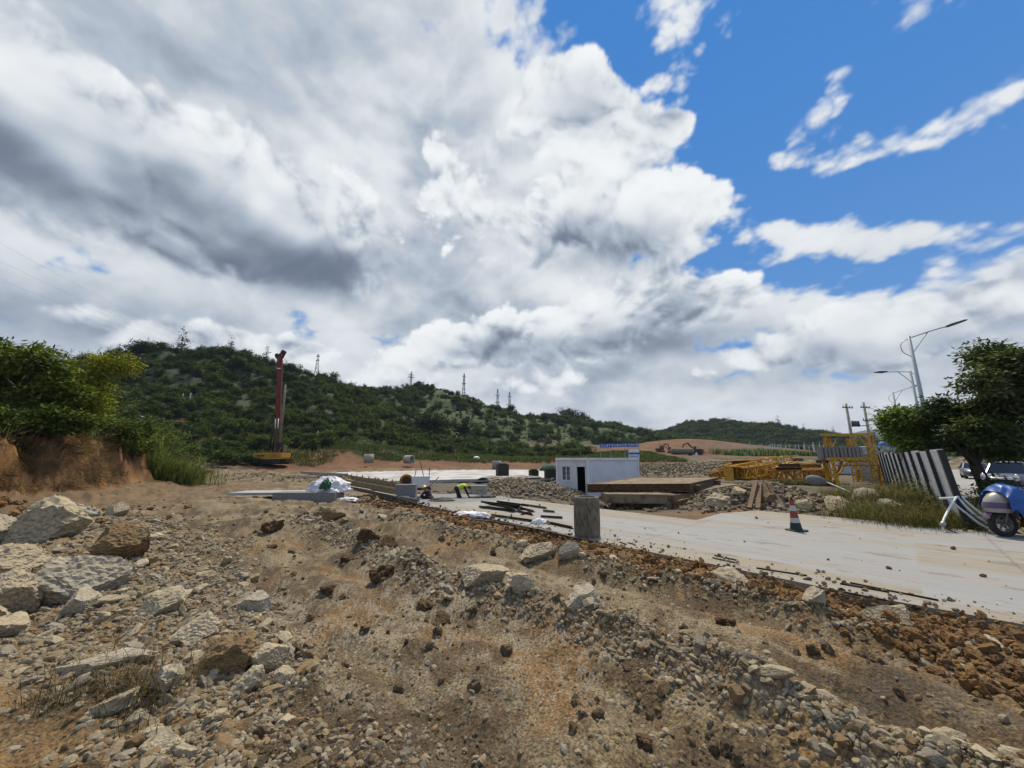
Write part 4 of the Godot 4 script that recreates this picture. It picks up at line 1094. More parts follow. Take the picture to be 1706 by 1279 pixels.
	for i in 9000:
		var x := 0.0; var z := 0.0; var s := 1.0
		var pick := rng.randf()
		if pick < 0.45:      # foot of the hill
			x = rng.randf_range(-75, 40); z = rng.randf_range(-88, -110); s = rng.randf_range(1.4, 3.0)
		elif pick < 0.62:    # beside the drill rig
			x = rng.randf_range(-72, -18) ; z = rng.randf_range(-72, -98); s = rng.randf_range(1.4, 3.0)
			if x > -38 and z > -88: continue
		elif pick < 0.8:     # on the bank
			z = rng.randf_range(-8, -44); x = bank_at(z) - rng.randf_range(1.3, 5.0); s = rng.randf_range(0.7, 1.5)
		else:                # verge behind the fence
			var t := rng.randf(); x = 15.5 + 22.0 * t + rng.randf_range(-1, 2.5); z = -11.5 - 24.0 * t + rng.randf_range(-2, 1); s = rng.randf_range(0.5, 1.0)
		verge[0].append(Transform3D(Basis(Vector3.UP, rng.randf() * TAU).scaled_local(Vector3.ONE * s), Vector3(x, land(x, z) - 0.03, z))); verge[1].append(Color(0.8, 0.9, 0.75) * rng.randf_range(0.6, 1.1))
	tag(multi("rough_grass", g0, verge[0], verge[1], M.leaf), "rough green grass and weeds along the hill foot, bank and verge", "grass", "", "stuff")

func patch(called: String, label: String, category: String, cx: float, cz: float, rx: float, rz: float, count: int, mesh: ArrayMesh, s0: float, s1: float, tints: Array) -> Node3D:
	var t := thing(called, label, category, Vector3(cx, 0, cz))
	var w := []; var c := []
	for i in count:
		var x := cx + rng.randfn() * rx * 0.5; var z := cz + rng.randfn() * rz * 0.5
		var s := rng.randf_range(s0, s1)
		w.append(Transform3D(Basis(Vector3.UP, rng.randf() * TAU).scaled_local(Vector3.ONE * s), Vector3(x - cx, land(x, z) - 0.03, z - cz))); c.append(tints[rng.randi() % tints.size()] * rng.randf_range(0.8, 1.2))
	tag(multi("stems", mesh, w, c, M.leaf, t), "", "", "", "stuff")
	return t

func build_left_plants() -> void:
	# the tree on the cut bank
	var lumps := []
	var r := RandomNumberGenerator.new(); r.seed = 71
	for k in 16: lumps.append([Vector3(r.randf_range(-3.2, 2.8), r.randf_range(1.3, 4.5), r.randf_range(-1.6, 1.6)), Vector3(1, 0.7, 1) * r.randf_range(0.6, 1.15)])
	var at := Vector3(-23.5, land(-23.5, -17.5), -17.5)
	tree("bank_tree", "broadleaf tree with drooping leaf sprays on top of the left bank", at, 5.0, 0.2, [[Vector3(0, -0.5, 0), Vector3(0.2, 1.8, 0), 0.2, 0.14], [Vector3(0.2, 1.8, 0), Vector3(-1.4, 3.3, 0.2), 0.1, 0.04], [Vector3(0.2, 1.8, 0), Vector3(1.6, 3.2, 0.3), 0.1, 0.04], [Vector3(0.2, 1.8, 0), Vector3(0.3, 4.3, -0.4), 0.11, 0.03]],
		leaf_cloud(72, lumps, 900, 16, 0.36, 0.30, 0.11, Color(0.055, 0.08, 0.018), Color(0.17, 0.20, 0.04), 0.4, 0.5), "", "tree")
	lumps = []
	for k in 9: lumps.append([Vector3(r.randf_range(-2.1, 2.1), r.randf_range(0.6, 4.3), r.randf_range(-1, 1)), Vector3.ONE * r.randf_range(0.7, 1.05)])
	tree("yellow_green_shrub", "tall yellow-green shrub right of the tree on the left bank", Vector3(-23.6, land(-23.6, -20.2), -20.2), 4.0, 0.1, [[Vector3(0, -0.4, 0), Vector3(0.3, 2.6, 0), 0.08, 0.03], [Vector3(0, -0.4, 0), Vector3(-0.8, 2.4, 0.2), 0.07, 0.02]],
		leaf_cloud(73, lumps, 760, 16, 0.32, 0.2, 0.07, Color(0.121, 0.149, 0.016), Color(0.324, 0.311, 0.034), 0.35, 0.6), "", "shrub")
	var bushes := [[-21.3, -15.0, 1.5, 1.1, "dark bush hanging over the orange bank at the left edge"], [-23.2, -22.5, 1.9, 1.8, "dark green bush between the orange bank and the reeds"], [-25.2, -25.5, 1.7, 2.0, "dark bush at the right end of the left bank"], [-20.6, -17.2, 1.1, 0.9, "low dark shrub on the rim of the orange bank"], [-27.5, -24.0, 2.6, 3.4, "tall leafy bush behind the yellow-green shrub"], [-29.5, -31.0, 2.2, 2.2, "green bush behind the pale reed clump"], [-33.5, -37.0, 2.4, 2.4, "green bush left of the rusty machinery"]]
	for b in bushes:
		lumps = []
		for k in 7: lumps.append([Vector3(r.randf_range(-0.7, 0.7) * b[2], r.randf_range(0.2, 0.9) * b[3], r.randf_range(-0.6, 0.6) * b[2]), Vector3(0.42 * b[2], 0.32 * b[3], 0.42 * b[2])])
		tree("bush", b[4], Vector3(b[0], land(b[0], b[1]) - 0.1, b[1]), 1.0, 0.05, [[Vector3(0, -0.2, 0), Vector3(0.1, b[3] * 0.7, 0), 0.06, 0.02]],
			leaf_cloud(80 + int(b[2] * 10), lumps, 230, 14, 0.3, 0.2, 0.09, Color(0.041, 0.065, 0.015), Color(0.108, 0.142, 0.027), 0.4, 0.5), "bushes on the left bank", "bush")
	var reed := blade_tuft(410, 70, 0.28, 1.5, 0.014, 0.7, Color(0.08, 0.11, 0.035), Color(0.2, 0.22, 0.085))
	patch("reed_clump", "pale green clump of tall reeds at the end of the left bank", "reeds", -26.6, -29.0, 2.6, 1.8, 130, reed, 0.9, 1.6, [Color(1, 1, 1), Color(0.8, 0.95, 0.8)])
	var dead := blade_tuft(411, 40, 0.16, 0.85, 0.012, 1.4, Color(0.22, 0.17, 0.09), Color(0.12, 0.085, 0.045))
	# dry stems that hang down the cut face
	var t := thing("dry_grass", "dry straw-coloured grass hanging down the orange bank", "grass", Vector3(-19.6, 0, -17.6))
	var w := []; var c := []
	for i in 130:
		var z := -17.4 + rng.randfn() * 2.2
		var x := bank_at(z) - rng.randf_range(0.2, 1.5)
		w.append(Transform3D(Basis(Vector3.UP, rng.randf() * TAU) * Basis(Vector3.FORWARD, rng.randf_range(-2.4, -1.4)), Vector3(x + 19.6, land(x, z), z + 17.6))); c.append(Color(1, 1, 1) * rng.randf_range(0.7, 1.2))
	tag(multi("stems", dead, w, c, M.leaf, t), "", "", "", "stuff")
	var straw := blade_tuft(412, 26, 0.10, 0.34, 0.005, 1.6, Color(0.14, 0.11, 0.055), Color(0.06, 0.05, 0.03))
	patch("dead_grass_tuft", "tuft of dead grass lying among the left foreground stones", "grass", -3.25, -3.5, 0.7, 0.28, 26, straw, 0.6, 1.1, [Color(1, 1, 1), Color(0.7, 0.75, 0.6)])
# ------------------------------------------------------------------ the building site
func lay(x: float, z: float) -> float: return maxf(land(x, z), -0.004) if (x - front_at(z)) * 0.72 > -0.1 and off_line(rear_edge, Vector2(x, z), true) > -0.1 else land(x, z)

func flat_bar(called: String, label: String, category: String, a: Vector3, b: Vector3, w: float, t: float, m: Material, group := "") -> void:
	var st := st_new()
	bar(st, a, b, w, t)
	tag(part(called, st, m), label, category, group)

# angle steel or channel lying from a to b
func channel(called: String, label: String, a: Vector3, b: Vector3, w: float, h: float, m: Material, group := "") -> void:
	var st := st_new()
	var d := (b - a); var f := Basis(d.normalized(), Vector3.UP, d.normalized().cross(Vector3.UP)).orthonormalized()
	prism(st, [Vector2(-w / 2, 0), Vector2(w / 2, 0), Vector2(w / 2, h), Vector2(w / 2 - 0.012, h), Vector2(w / 2 - 0.012, 0.012), Vector2(-w / 2, 0.012)], d.length(), Transform3D(Basis(f.z, f.y, f.x), (a + b) * 0.5))
	tag(part(called, st, m), label, "steel bar", group)

func draped(called: String, m: Material, size: Vector3, sd: int, folds: float, n := 26) -> MeshInstance3D:
	# a cloth thrown over a heap: a dome whose skirt falls in folds
	var st := st_new(true)
	var nz := noise(sd, 1.3, 3)
	var pt := func(i: int, j: int) -> Vector3:
		var u := TAU * i / (n * 2); var s := float(j) / n
		var q := nz.get_noise_3d(cos(u) * 1.5, s * 2.0, sin(u) * 1.5)
		var rad := sin(minf(s, 1.0) * PI * 0.5) * (1.0 + folds * s * (0.10 * sin(u * 7.0 + q * 5.0) + 0.3 * q))
		var y := cos(s * PI * 0.5) + folds * 0.25 * q * (1.0 - s * 0.6) - 0.02
		return Vector3(cos(u) * rad * size.x, maxf(y, -0.03) * size.y, sin(u) * rad * size.z)
	for j in n:
		for i in n * 2:
			var a: Vector3 = pt.call(i, j); var b: Vector3 = pt.call(i, j + 1); var c: Vector3 = pt.call(i + 1, j + 1); var d: Vector3 = pt.call(i + 1, j)
			quad(st, a, d, c, b)
	st.generate_normals()
	return mesh_node(called, st.commit(), m)

func build_pipe_and_cone() -> void:
	var st := st_new(true)
	var at := Vector3(1.98, -0.05, -10.5)
	lathe(st, [[0.27, 0.0], [0.325, 0.03], [0.338, 0.14], [0.342, 0.5], [0.338, 0.92], [0.33, 1.02], [0.318, 1.045], [0.255, 1.045], [0.25, 1.0], [0.25, 0.1], [0.0, 0.1]], 40)
	var o := thing("concrete_pipe", "upright stained grey concrete pipe standing at the road edge", "pipe", at)
	o.rotation = Vector3(0, 0, -0.012)
	part("pipe_wall", st, M.concrete_old, o)
	st = st_new(); lathe(st, [[0.249, 0.94], [0.0, 0.955]], 32)
	part("fill", st, M.mortar, o)
	# traffic cone
	var c := thing("traffic_cone", "red and white banded traffic cone with dark green foot on the concrete road", "traffic cone", Vector3(7.98, 0.002, -11.17), 0.25)
	c.rotation.z = 0.04; c.scale = Vector3(0.7, 1.04, 0.7)
	st = st_new()
	prism(st, [Vector2(-0.24, -0.3), Vector2(0.24, -0.3), Vector2(0.3, -0.24), Vector2(0.3, 0.24), Vector2(0.24, 0.3), Vector2(-0.24, 0.3), Vector2(-0.3, 0.24), Vector2(-0.3, -0.24)], 0.035, Transform3D(Basis(Vector3.RIGHT, PI / 2), Vector3(0, 0.018, 0)))
	part("base", st, M.cone_green, c)
	var rad := func(y: float) -> float: return lerpf(0.215, 0.055, pow(clampf((y - 0.03) / 0.83, 0, 1), 0.85))
	for b in [[0.035, 0.22, M.cone_green, "lower_band"], [0.22, 0.34, M.cone_white, "white_band"], [0.34, 0.52, M.cone_red, "red_band"], [0.52, 0.66, M.cone_white, "white_band"], [0.66, 0.80, M.cone_red, "red_band"]]:
		st = st_new(true)
		var rings := []
		for k in 5:
			var y := lerpf(b[0], b[1], k / 4.0)
			rings.append([rad.call(y) + (0.003 if b[2] == M.cone_white else 0.0), y])
		lathe(st, rings, 28)
		part(b[3], st, b[2], c)
	st = st_new(true); lathe(st, [[rad.call(0.8), 0.8], [0.052, 0.84], [0.04, 0.87], [0.028, 0.872], [0.026, 0.82]], 20)
	part("tip", st, M.rust, c)

func build_container() -> void:
	# white flat-pack site cabin; its end with window and door looks left, the long side recedes
	var d := Vector3(cos(deg_to_rad(40)), 0, -sin(deg_to_rad(40)))
	var o := thing("site_cabin", "white container cabin with a barred window and dark doorway on its end", "site cabin", Vector3(5.14, -0.76, -26.0), deg_to_rad(40))
	# local axes: x runs along the long side, -z across the end to its far edge
	var L := 6.2; var W := 3.0; var H := 2.78
	var st := st_new()
	bx(st, Vector3(L / 2, 0.08, -W / 2), Vector3(L, 0.16, W)); part("floor_frame", st, M.white_trim, o)
	st = st_new()
	bx(st, Vector3(L / 2, H - 0.08, -W / 2), Vector3(L + 0.04, 0.17, W + 0.04)); part("roof", st, M.white_trim, o)
	for c in [[0.08, -0.08], [L - 0.08, -0.08], [0.08, -W + 0.08], [L - 0.08, -W + 0.08]]:
		st = st_new(); bx(st, Vector3(c[0], H / 2, c[1]), Vector3(0.15, H - 0.33, 0.15)); part("corner_post", st, M.white_trim, o)
	for k in 2:    # two wall panels on the long side
		st = st_new(); bx(st, Vector3(0.16 + (L - 0.32) * (k + 0.5) / 2, H / 2, -0.07), Vector3((L - 0.32) / 2 - 0.03, H - 0.34, 0.06))
		part("side_panel", st, M.white_panel, o)
	st = st_new(); bx(st, Vector3(L / 2, H / 2, -0.055), Vector3(0.07, H - 0.34, 0.07)); part("joint_strip", st, M.white_trim, o)
	st = st_new(); bx(st, Vector3(L / 2, H / 2, -W + 0.07), Vector3(L - 0.32, H - 0.34, 0.06)); part("rear_wall", st, M.white_panel, o)
	st = st_new(); bx(st, Vector3(L - 0.07, H / 2, -W / 2), Vector3(0.06, H - 0.34, W - 0.32)); part("end_wall", st, M.white_panel, o)
	# end with the doorway: clad in ribbed sheet around the openings; door at z -0.25..-1.05, window at -1.6..-2.35
	var clad := func(z0: float, z1: float, y0: float, y1: float) -> void:
		var s := st_new()
		bx(s, Vector3(0.075, (y0 + y1) / 2, (z0 + z1) / 2), Vector3(0.06, y1 - y0, absf(z1 - z0)))
		var n := int((y1 - y0) / 0.16)
		for i in n: bx(s, Vector3(0.042, y0 + (i + 0.5) * (y1 - y0) / n, (z0 + z1) / 2), Vector3(0.012, 0.1, absf(z1 - z0) - 0.01))
		part("cladding", s, M.white_sheet, o)
	clad.call(-0.16, -0.26, 0.17, H - 0.17); clad.call(-1.1, -1.62, 0.17, H - 0.17); clad.call(-2.42, -W + 0.16, 0.17, H - 0.17)
	clad.call(-0.26, -1.1, 2.22, H - 0.17); clad.call(-1.62, -2.42, 0.17, 1.22); clad.call(-1.62, -2.42, 2.2, H - 0.17)
	st = st_new()
	for e in [[Vector3(0.05, 1.71, -1.62), Vector3(0.1, 1.0, 0.05)], [Vector3(0.05, 1.71, -2.42), Vector3(0.1, 1.0, 0.05)], [Vector3(0.05, 1.22, -2.02), Vector3(0.1, 0.05, 0.84)], [Vector3(0.05, 2.2, -2.02), Vector3(0.1, 0.05, 0.84)], [Vector3(0.055, 1.71, -2.02), Vector3(0.06, 0.95, 0.04)]]: bx(st, e[0], e[1])
	var wf := part("window", st, M.white_trim, o)
	st = st_new(); bx(st, Vector3(0.085, 1.71, -2.02), Vector3(0.01, 0.94, 0.76)); part("pane", st, M.glass_dark, wf)
	st = st_new()
	for k in 6: tube(st, Vector3(0.02, 1.24, -1.7 - k * 0.13), Vector3(0.02, 2.18, -1.7 - k * 0.13), 0.009, 0.009, 5)
	for y in [1.55, 1.87]: tube(st, Vector3(0.02, y, -1.63), Vector3(0.02, y, -2.41), 0.009, 0.009, 5)
	part("bars", st, M.white_trim, wf)
	st = st_new()
	for e in [[Vector3(0.06, 1.2, -0.275), Vector3(0.1, 2.06, 0.05)], [Vector3(0.06, 1.2, -1.085), Vector3(0.1, 2.06, 0.05)], [Vector3(0.06, 2.21, -0.68), Vector3(0.1, 0.05, 0.86)]]: bx(st, e[0], e[1])
	part("door_frame", st, M.white_trim, o)
	st = st_new(); bx(st, Vector3(0.55, 1.18, -0.32), Vector3(0.8, 2.0, 0.035), Vector3.ZERO); part("door", st, M.white_sheet, o)
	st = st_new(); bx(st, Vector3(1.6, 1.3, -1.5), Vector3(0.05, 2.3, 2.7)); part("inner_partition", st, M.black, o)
	st = st_new(); bx(st, Vector3(0.03, 1.62, -1.3), Vector3(0.03, 0.16, 0.1)); part("switch_box", st, M.white_trim, o)

func build_slab_stack() -> void:
	var o := thing("deck_slab", "large weathered concrete deck slab with brown steel edges, top of the slab stack before the cabin", "slab")
	var a := Vector3(3.8, 0.34, -19.5); var b := Vector3(9.0, 0.34, -19.9); var c := Vector3(13.2, 0.40, -25.0); var d := Vector3(8.0, 0.40, -24.8)
	var st := st_new()
	var up := Vector3(0, 0.38, 0)
	quad(st, a + up, b + up, c + up, d + up); quad(st, a, d, c, b)
	part("deck", st, M.deck, o)
	for e in [[a, b, M.girder], [b, c, M.deck], [c, d, M.girder], [d, a, M.girder]]:
		st = st_new()
		bar(st, e[0] + Vector3(0, 0.185, 0), e[1] + Vector3(0, 0.185, 0), 0.06, 0.36)
		for fy in [0.0, 0.13, 0.25, 0.375]: box(st, Vector3(e[0].distance_to(e[1]) + 0.1, 0.035, 0.2), Transform3D(Basis((e[1] - e[0]).normalized(), Vector3.UP, (e[1] - e[0]).normalized().cross(Vector3.UP)).orthonormalized(), (e[0] + e[1]) * 0.5 + Vector3(0, fy, 0)))
		part("edge_beam", st, e[2], o)
	for k in 4:
		var t := (k + 0.5) / 4
		st = st_new(); bar(st, a.lerp(b, t) + Vector3(0, 0.05, -0.2), d.lerp(c, t) + Vector3(0, 0.05, 0.2), 0.12, 0.14)
		part("rib", st, M.girder, o)
	st = st_new()
	for k in 2:
		var p := b.lerp(c, 0.15 + 0.7 * k) + Vector3(0.08, 0.14, 0.05)
		bx(st, p, Vector3(0.5, 0.24, 0.5), Vector3(0, 0.9, 0))
	part("end_box", st, M.girder, o)
	o = thing("concrete_beam", "short square-ended concrete beam under the front edge of the deck slab", "slab")
	st = st_new(); bx(st, Vector3(6.1, 0.12, -18.9), Vector3(3.4, 0.42, 0.9), Vector3(0, 0.03, -0.012)); part("beam", st, M.deck, o)
	st = st_new(); bx(st, Vector3(7.5, 0.16, -18.42), Vector3(0.3, 0.2, 0.08)); part("lifting_plate", st, M.girder, o)
	o = thing("long_slab", "long thick concrete slab lying slanted under the right half of the deck slab", "slab")
	st = st_new(); bar(st, Vector3(6.9, -0.22, -18.9), Vector3(13.6, 0.2, -24.6), 1.5, 0.34); part("slab_body", st, M.deck, o)
	st = st_new(); bar(st, Vector3(7.5, -0.22, -18.35), Vector3(14.1, 0.2, -24.0), 0.08, 0.4); part("edge_beam", st, M.girder, o)
	o = thing("long_slab", "second long slab lying askew between the deck slab and the lowest slab", "slab")
	st = st_new(); bar(st, Vector3(7.6, 0.12, -19.6), Vector3(13.9, 0.32, -24.9), 1.2, 0.2); part("slab_body", st, M.deck, o)
	for p in [[5.2, -19.6], [8.6, -20.4], [7.6, -24.3], [11.9, -24.0], [5.4, -18.9]]:
		st = st_new(); bx(st, Vector3(p[0], -0.4, p[1]), Vector3(0.4, 1.25 if p[1] < -19.2 else 0.62, 0.4), Vector3(0, 0.4, 0))
		tag(part("packing_block", st, M.girder), "timber packing block holding up the slab stack", "block", "packing blocks under the slabs")

func build_forms() -> void:
	# the long grey block with the tarpaulin heap, and the white slab left of it
	var st := st_new()
	bx(st, Vector3(-10.15, 0.1, -19.6), Vector3(3.0, 0.5, 1.1), Vector3(0, 0.03, 0))
	tag(part("concrete_block", st, M.concrete_dark), "long grey concrete block in the earth under the white tarpaulin", "block")
	st = st_new()
	bx(st, Vector3(-12.3, 0.22, -20.6), Vector3(4.2, 0.12, 1.5), Vector3(0, 0.06, 0.0))
	tag(part("white_slab", st, M.pad), "thin white concrete slab left of the tarpaulin heap", "slab")
	var tp := draped("white_tarpaulin", M.white_tarp, Vector3(1.05, 0.72, 0.75), 881, 1.0)
	tp.position = Vector3(-9.35, 0.34, -20.0)
	tag(tp, "crumpled white tarpaulin heaped on the long grey block", "tarpaulin")
	tp = draped("dark_cloth", M.green_net, Vector3(0.28, 0.5, 0.25), 882, 1.4, 12)
	tp.position = Vector3(-9.25, 0.45, -19.38)
	tag(tp, "dark green cloth hanging in front of the white tarpaulin", "cloth")
	tp = draped("plastic_sheet", M.white_tarp, Vector3(0.5, 0.16, 0.35), 883, 1.5, 14)
	tp.position = Vector3(-7.9, land(-7.9, -18.9), -18.9)
	tag(tp, "small white plastic sheet at the right foot of the grey block", "plastic sheet")
	# plywood formwork of the shallow basin
	var o := thing("formwork_wall", "low plywood formwork wall running to the white pad", "formwork")
	var a := Vector3(-19.0, -0.35, -44.0); var b := Vector3(-7.2, -0.35, -27.0)
	for k in 6:
		st = st_new(); bar(st, a.lerp(b, k / 6.0) + Vector3(0, 0.25, 0), a.lerp(b, (k + 0.985) / 6.0) + Vector3(0, 0.25, 0), 0.06, 0.62)
		part("board", st, M.ply, o)
	for k in 9:
		st = st_new(); var p := a.lerp(b, (k + 0.4) / 9.0)
		bx(st, p + Vector3(0.1, 0.33, 0.1), Vector3(0.06, 0.85, 0.06)); part("stake", st, M.wood, o)
	o = thing("formwork_wall", "nearer plywood formwork side of the same shallow basin", "formwork")
	a = Vector3(-15.5, -0.4, -36.5); b = Vector3(-7.3, -0.35, -25.0)
	for k in 4:
		st = st_new(); bar(st, a.lerp(b, k / 4.0) + Vector3(0, 0.2, 0), a.lerp(b, (k + 0.985) / 4.0) + Vector3(0, 0.2, 0), 0.06, 0.45)
		part("board", st, M.ply, o)
	# steel edge forms along the front of the pour
	var spots := [[Vector3(-12.0, 0.02, -27.0), Vector3(-7.6, 0.02, -21.7)], [Vector3(-7.5, 0.03, -21.4), Vector3(-5.4, 0.02, -18.9)], [Vector3(-5.35, 0.02, -18.8), Vector3(-4.1, 0.0, -17.3)]]
	for k in 3:
		channel("edge_form", ["far end of the grey steel edge form beside the wet concrete", "middle piece of the grey steel edge form beside the wet concrete", "near piece of the grey steel edge form beside the wet concrete"][k], spots[k][0], spots[k][1], 0.16, 0.2, M.steel_grey)
	for k in 2:
		flat_bar("timber_batten", ["pale batten lying along the far steel edge form", "pale batten lying along the near steel edge form"][k], "batten", [Vector3(-11.6, 0.26, -26.2), Vector3(-7.3, 0.24, -20.9)][k], [Vector3(-7.9, 0.26, -21.8), Vector3(-5.6, 0.22, -18.9)][k], 0.12, 0.04, M.concrete)
	# wet concrete where the workers are
	tag(slab("wet_concrete", [Vector2(-4.1, -17.45), Vector2(-2.7, -18.0), Vector2(0.1, -19.9), Vector2(-0.6, -21.3), Vector2(-3.0, -22.6), Vector2(-6.0, -22.4), Vector2(-7.2, -21.2), Vector2(-5.4, -19.0)], -0.02, 0.15, M.concrete_dark), "", "", "", "structure")
	st = st_new(); bx(st, Vector3(-5.55, 0.26, -20.5), Vector3(1.05, 0.78, 0.5), Vector3(0, 0.06, 0))
	tag(part("concrete_block", st, M.concrete_dark), "upright dark grey concrete block left of the crouching worker", "block")
	st = st_new(); bx(st, Vector3(-1.95, 0.12, -23.0), Vector3(0.95, 0.62, 0.45), Vector3(0, -0.05, 0))
	tag(part("concrete_block", st, M.concrete), "light grey concrete block right of the bending worker", "block")
	st = st_new(); bx(st, Vector3(-4.45, 0.1, -18.6), Vector3(0.14, 0.26, 0.12))
	tag(part("marker_block", st, M.concrete_dark), "small dark block standing on the edge of the wet concrete", "block")
	# wet mortar spread in lumps
	for q in [[-5.6, -19.6, 0.7], [-3.4, -19.0, 0.6], [-1.6, -20.6, 0.7]]:
		var ms := mesh_node("mortar_heap", rock_mesh(950 + int(q[2] * 10 + q[0]), 3, Vector3(q[2], 0.12, q[2] * 0.6), 1, 0.3, false, 0.1), M.mortar)
		ms.position = Vector3(q[0], 0.0, q[1])
		tag(ms, ["spread of wet mortar left of the crouching worker", "spread of wet mortar between the two workers", "spread of wet mortar at the bending worker's feet"][[-5.6, -3.4, -1.6].find(q[0])], "mortar")
	# concrete cutter / cart behind the crouching worker
	o = thing("handcart", "small site cart with a white bin, a yellow wheel and handles sticking up", "cart", Vector3(-6.2, -0.25, -26.5), 0.2)
	st = st_new(); prism(st, [Vector2(-0.55, 0.35), Vector2(0.45, 0.35), Vector2(0.62, 1.05), Vector2(-0.62, 1.05)], 0.8, Transform3D()); part("bin", st, M.white_sheet, o)
	st = st_new(true); lathe(st, [[0.30, -0.08], [0.42, -0.07], [0.46, 0.0], [0.42, 0.07], [0.30, 0.08], [0.28, 0.0], [0.30, -0.08]], 24, Transform3D(Basis(Vector3.RIGHT, PI / 2) * Basis(), Vector3(-0.95, 0.75, 0.2)))
	var wh := part("wheel", st, M.yellow_dark, o)
	st = st_new(); lathe(st, [[0.0, -0.05], [0.29, -0.03], [0.29, 0.03], [0.0, 0.05]], 18, Transform3D(Basis(Vector3.RIGHT, PI / 2), Vector3(-0.95, 0.75, 0.2))); part("rim", st, M.black, wh)
	for h in [[Vector3(0.2, 0.9, 0.2), Vector3(-0.2, 2.3, 0.1)], [Vector3(0.5, 0.7, -0.2), Vector3(0.55, 1.6, -0.2)], [Vector3(-0.5, 0.6, 0.2), Vector3(-0.35, 1.5, 0.1)], [Vector3(0.6, 0.4, 0.2), Vector3(1.2, 1.0, 0.2)]]:
		st = st_new(); tube(st, h[0], h[1], 0.03, 0.03, 6); part("handle", st, M.steel_grey, o)
	st = st_new(); bx(st, Vector3(0, 0.2, 0), Vector3(1.4, 0.12, 0.7)); part("chassis", st, M.steel, o)
	for k in 2:
		st = st_new(); tube(st, Vector3(0.5, 0.18, -0.4 + 0.8 * k), Vector3(0.5, 0.18, -0.34 + 0.8 * k), 0.18, 0.18, 14); part("small_wheel", st, M.rubber, o)
	# steel strips and boards thrown on the road
	var Y := 0.02
	var strips := [[-1.3, -16.15, 0.16, -14.95], [-1.02, -17.3, 0.45, -15.5], [-1.1, -16.9, 0.3, -15.2], [-0.95, -16.5, 0.1, -14.8], [-0.6, -16.9, 0.7, -15.4], [-1.25, -16.5, 0.35, -15.05]]
	for k in strips.size():
		var s: Array = strips[k]
		channel("steel_strip", "rusty dark steel strip in the loose pile on the concrete road", Vector3(s[0], Y + 0.03 * k, s[1]), Vector3(s[2], Y + 0.025 * k + 0.02, s[3]), 0.16, 0.08, M.steel, "rusty strips in the pile on the road")
	for s in [[0.45, -17.0, 1.4, -15.8, "rust-brown angle bar lying right of the strip pile, farthest back"], [-0.05, -16.7, 0.85, -14.85, "rust-brown angle bar crossing the near side of the strip pile"], [0.32, -14.15, 0.72, -14.75, "short rusty bar lying crosswise right of the strip pile"], [0.25, -14.9, 0.75, -14.0, "short rusty bar touching the crosswise one"], [-0.7, -13.9, 0.71, -12.6, "long grey steel bar on the road edge nearest the clay"], [0.9, -12.69, 1.76, -11.43, "dark angle bar left of the concrete pipe"], [1.0, -13.6, 1.7, -13.3, "thin grey rod behind the dark angle bar"], [1.2, -15.0, 1.6, -14.7, "thin short rod on the pale mud of the road"], [-1.7, -14.9, -1.2, -13.6, "dark bar end sticking out of the scrap plastic"]]:
		channel("angle_bar", s[4], Vector3(s[0], 0.015, s[1]), Vector3(s[2], 0.015, s[3]), 0.09, 0.07, M.rust if s[4].begins_with("rust") or s[4].begins_with("short") else M.steel)
	for k in 5:    # bars bundled on the clay in front of the road
		var dz := 0.05 * k
		var st2 := st_new(true)
		sweep(st2, bent([Vector3(-1.5 + 0.1 * k, 0.02, -13.2 + dz), Vector3(-0.2, 0.05 + 0.01 * k, -12.0 + dz), Vector3(0.9, 0.05, -11.1 + dz), Vector3(1.62 + 0.05 * k, 0.0, -10.15 + dz * 1.5)], 10), 0.02, 5)
		tag(part("black_hose", st2, M.black), ["lowest", "second", "middle", "fourth", "uppermost"][k] + " thin black hose of the bundle on the clay strip", "hose", "black hoses on the clay")
	st = st_new(true)
	sweep(st, bent([Vector3(-12.0, 0.12, -27.3), Vector3(-6.3, 0.25, -19.35), Vector3(-3.95, 0.02, -16.95), Vector3(-2.3, 0.0, -15.0), Vector3(-1.4, -0.02, -13.1)], 26), 0.028, 6)
	tag(part("power_cable", st, M.black), "long black cable along the edge of the pour", "cable")
	for q in [[-1.55, -14.0, 0.55], [-1.1, -13.7, 0.35], [0.85, -12.35, 0.25]]:
		var pl := draped("scrap_plastic", M.white_tarp, Vector3(q[2], 0.16, q[2] * 0.5), 890 + int(q[2] * 10), 1.6, 12)
		pl.position = Vector3(q[0], 0.0, q[1])
		tag(pl, ["large torn piece of white scrap plastic on the road edge", "smaller torn piece of white scrap plastic on the road edge", "crumpled plastic scrap beside the dark angle bar"][[0.55, 0.35, 0.25].find(q[2])], "plastic")
	for s in [[4.08, -8.21, 4.33, -7.85, "upper rod of the short pair near the road edge"], [4.22, -8.4, 4.46, -8.02, "lower rod of the short pair near the road edge"], [4.51, -7.48, 5.09, -7.02, "single long rod lying near the road edge"], [5.30, -6.6, 5.62, -6.3, "upper short rod of the group near the right road edge"], [5.50, -6.64, 6.08, -5.87, "longest rod of the group near the right road edge"], [5.03, -6.2, 5.33, -5.86, "lowest rod of the group, at the very road edge"], [5.36, -6.64, 5.7, -6.2, "middle rod of the group near the right road edge"], [2.6, -9.65, 2.7, -9.45, "left one of two tiny rods right of the pipe"], [2.78, -9.6, 2.87, -9.42, "right one of two tiny rods right of the pipe"]]:
		st = st_new(true); tube(st, Vector3(s[0], 0.014, s[1]), Vector3(s[2], 0.014, s[3]), 0.013, 0.013, 8)
		tag(part("steel_rod", st, M.steel), s[4], "rod")
	# three planks and beams leaning on the stones
	var tops := [Vector3(11.0, 0.85, -17.6), Vector3(11.25, 0.8, -17.7), Vector3(11.35, 0.72, -17.7), Vector3(11.5, 0.76, -17.8), Vector3(11.75, 0.7, -17.8)]
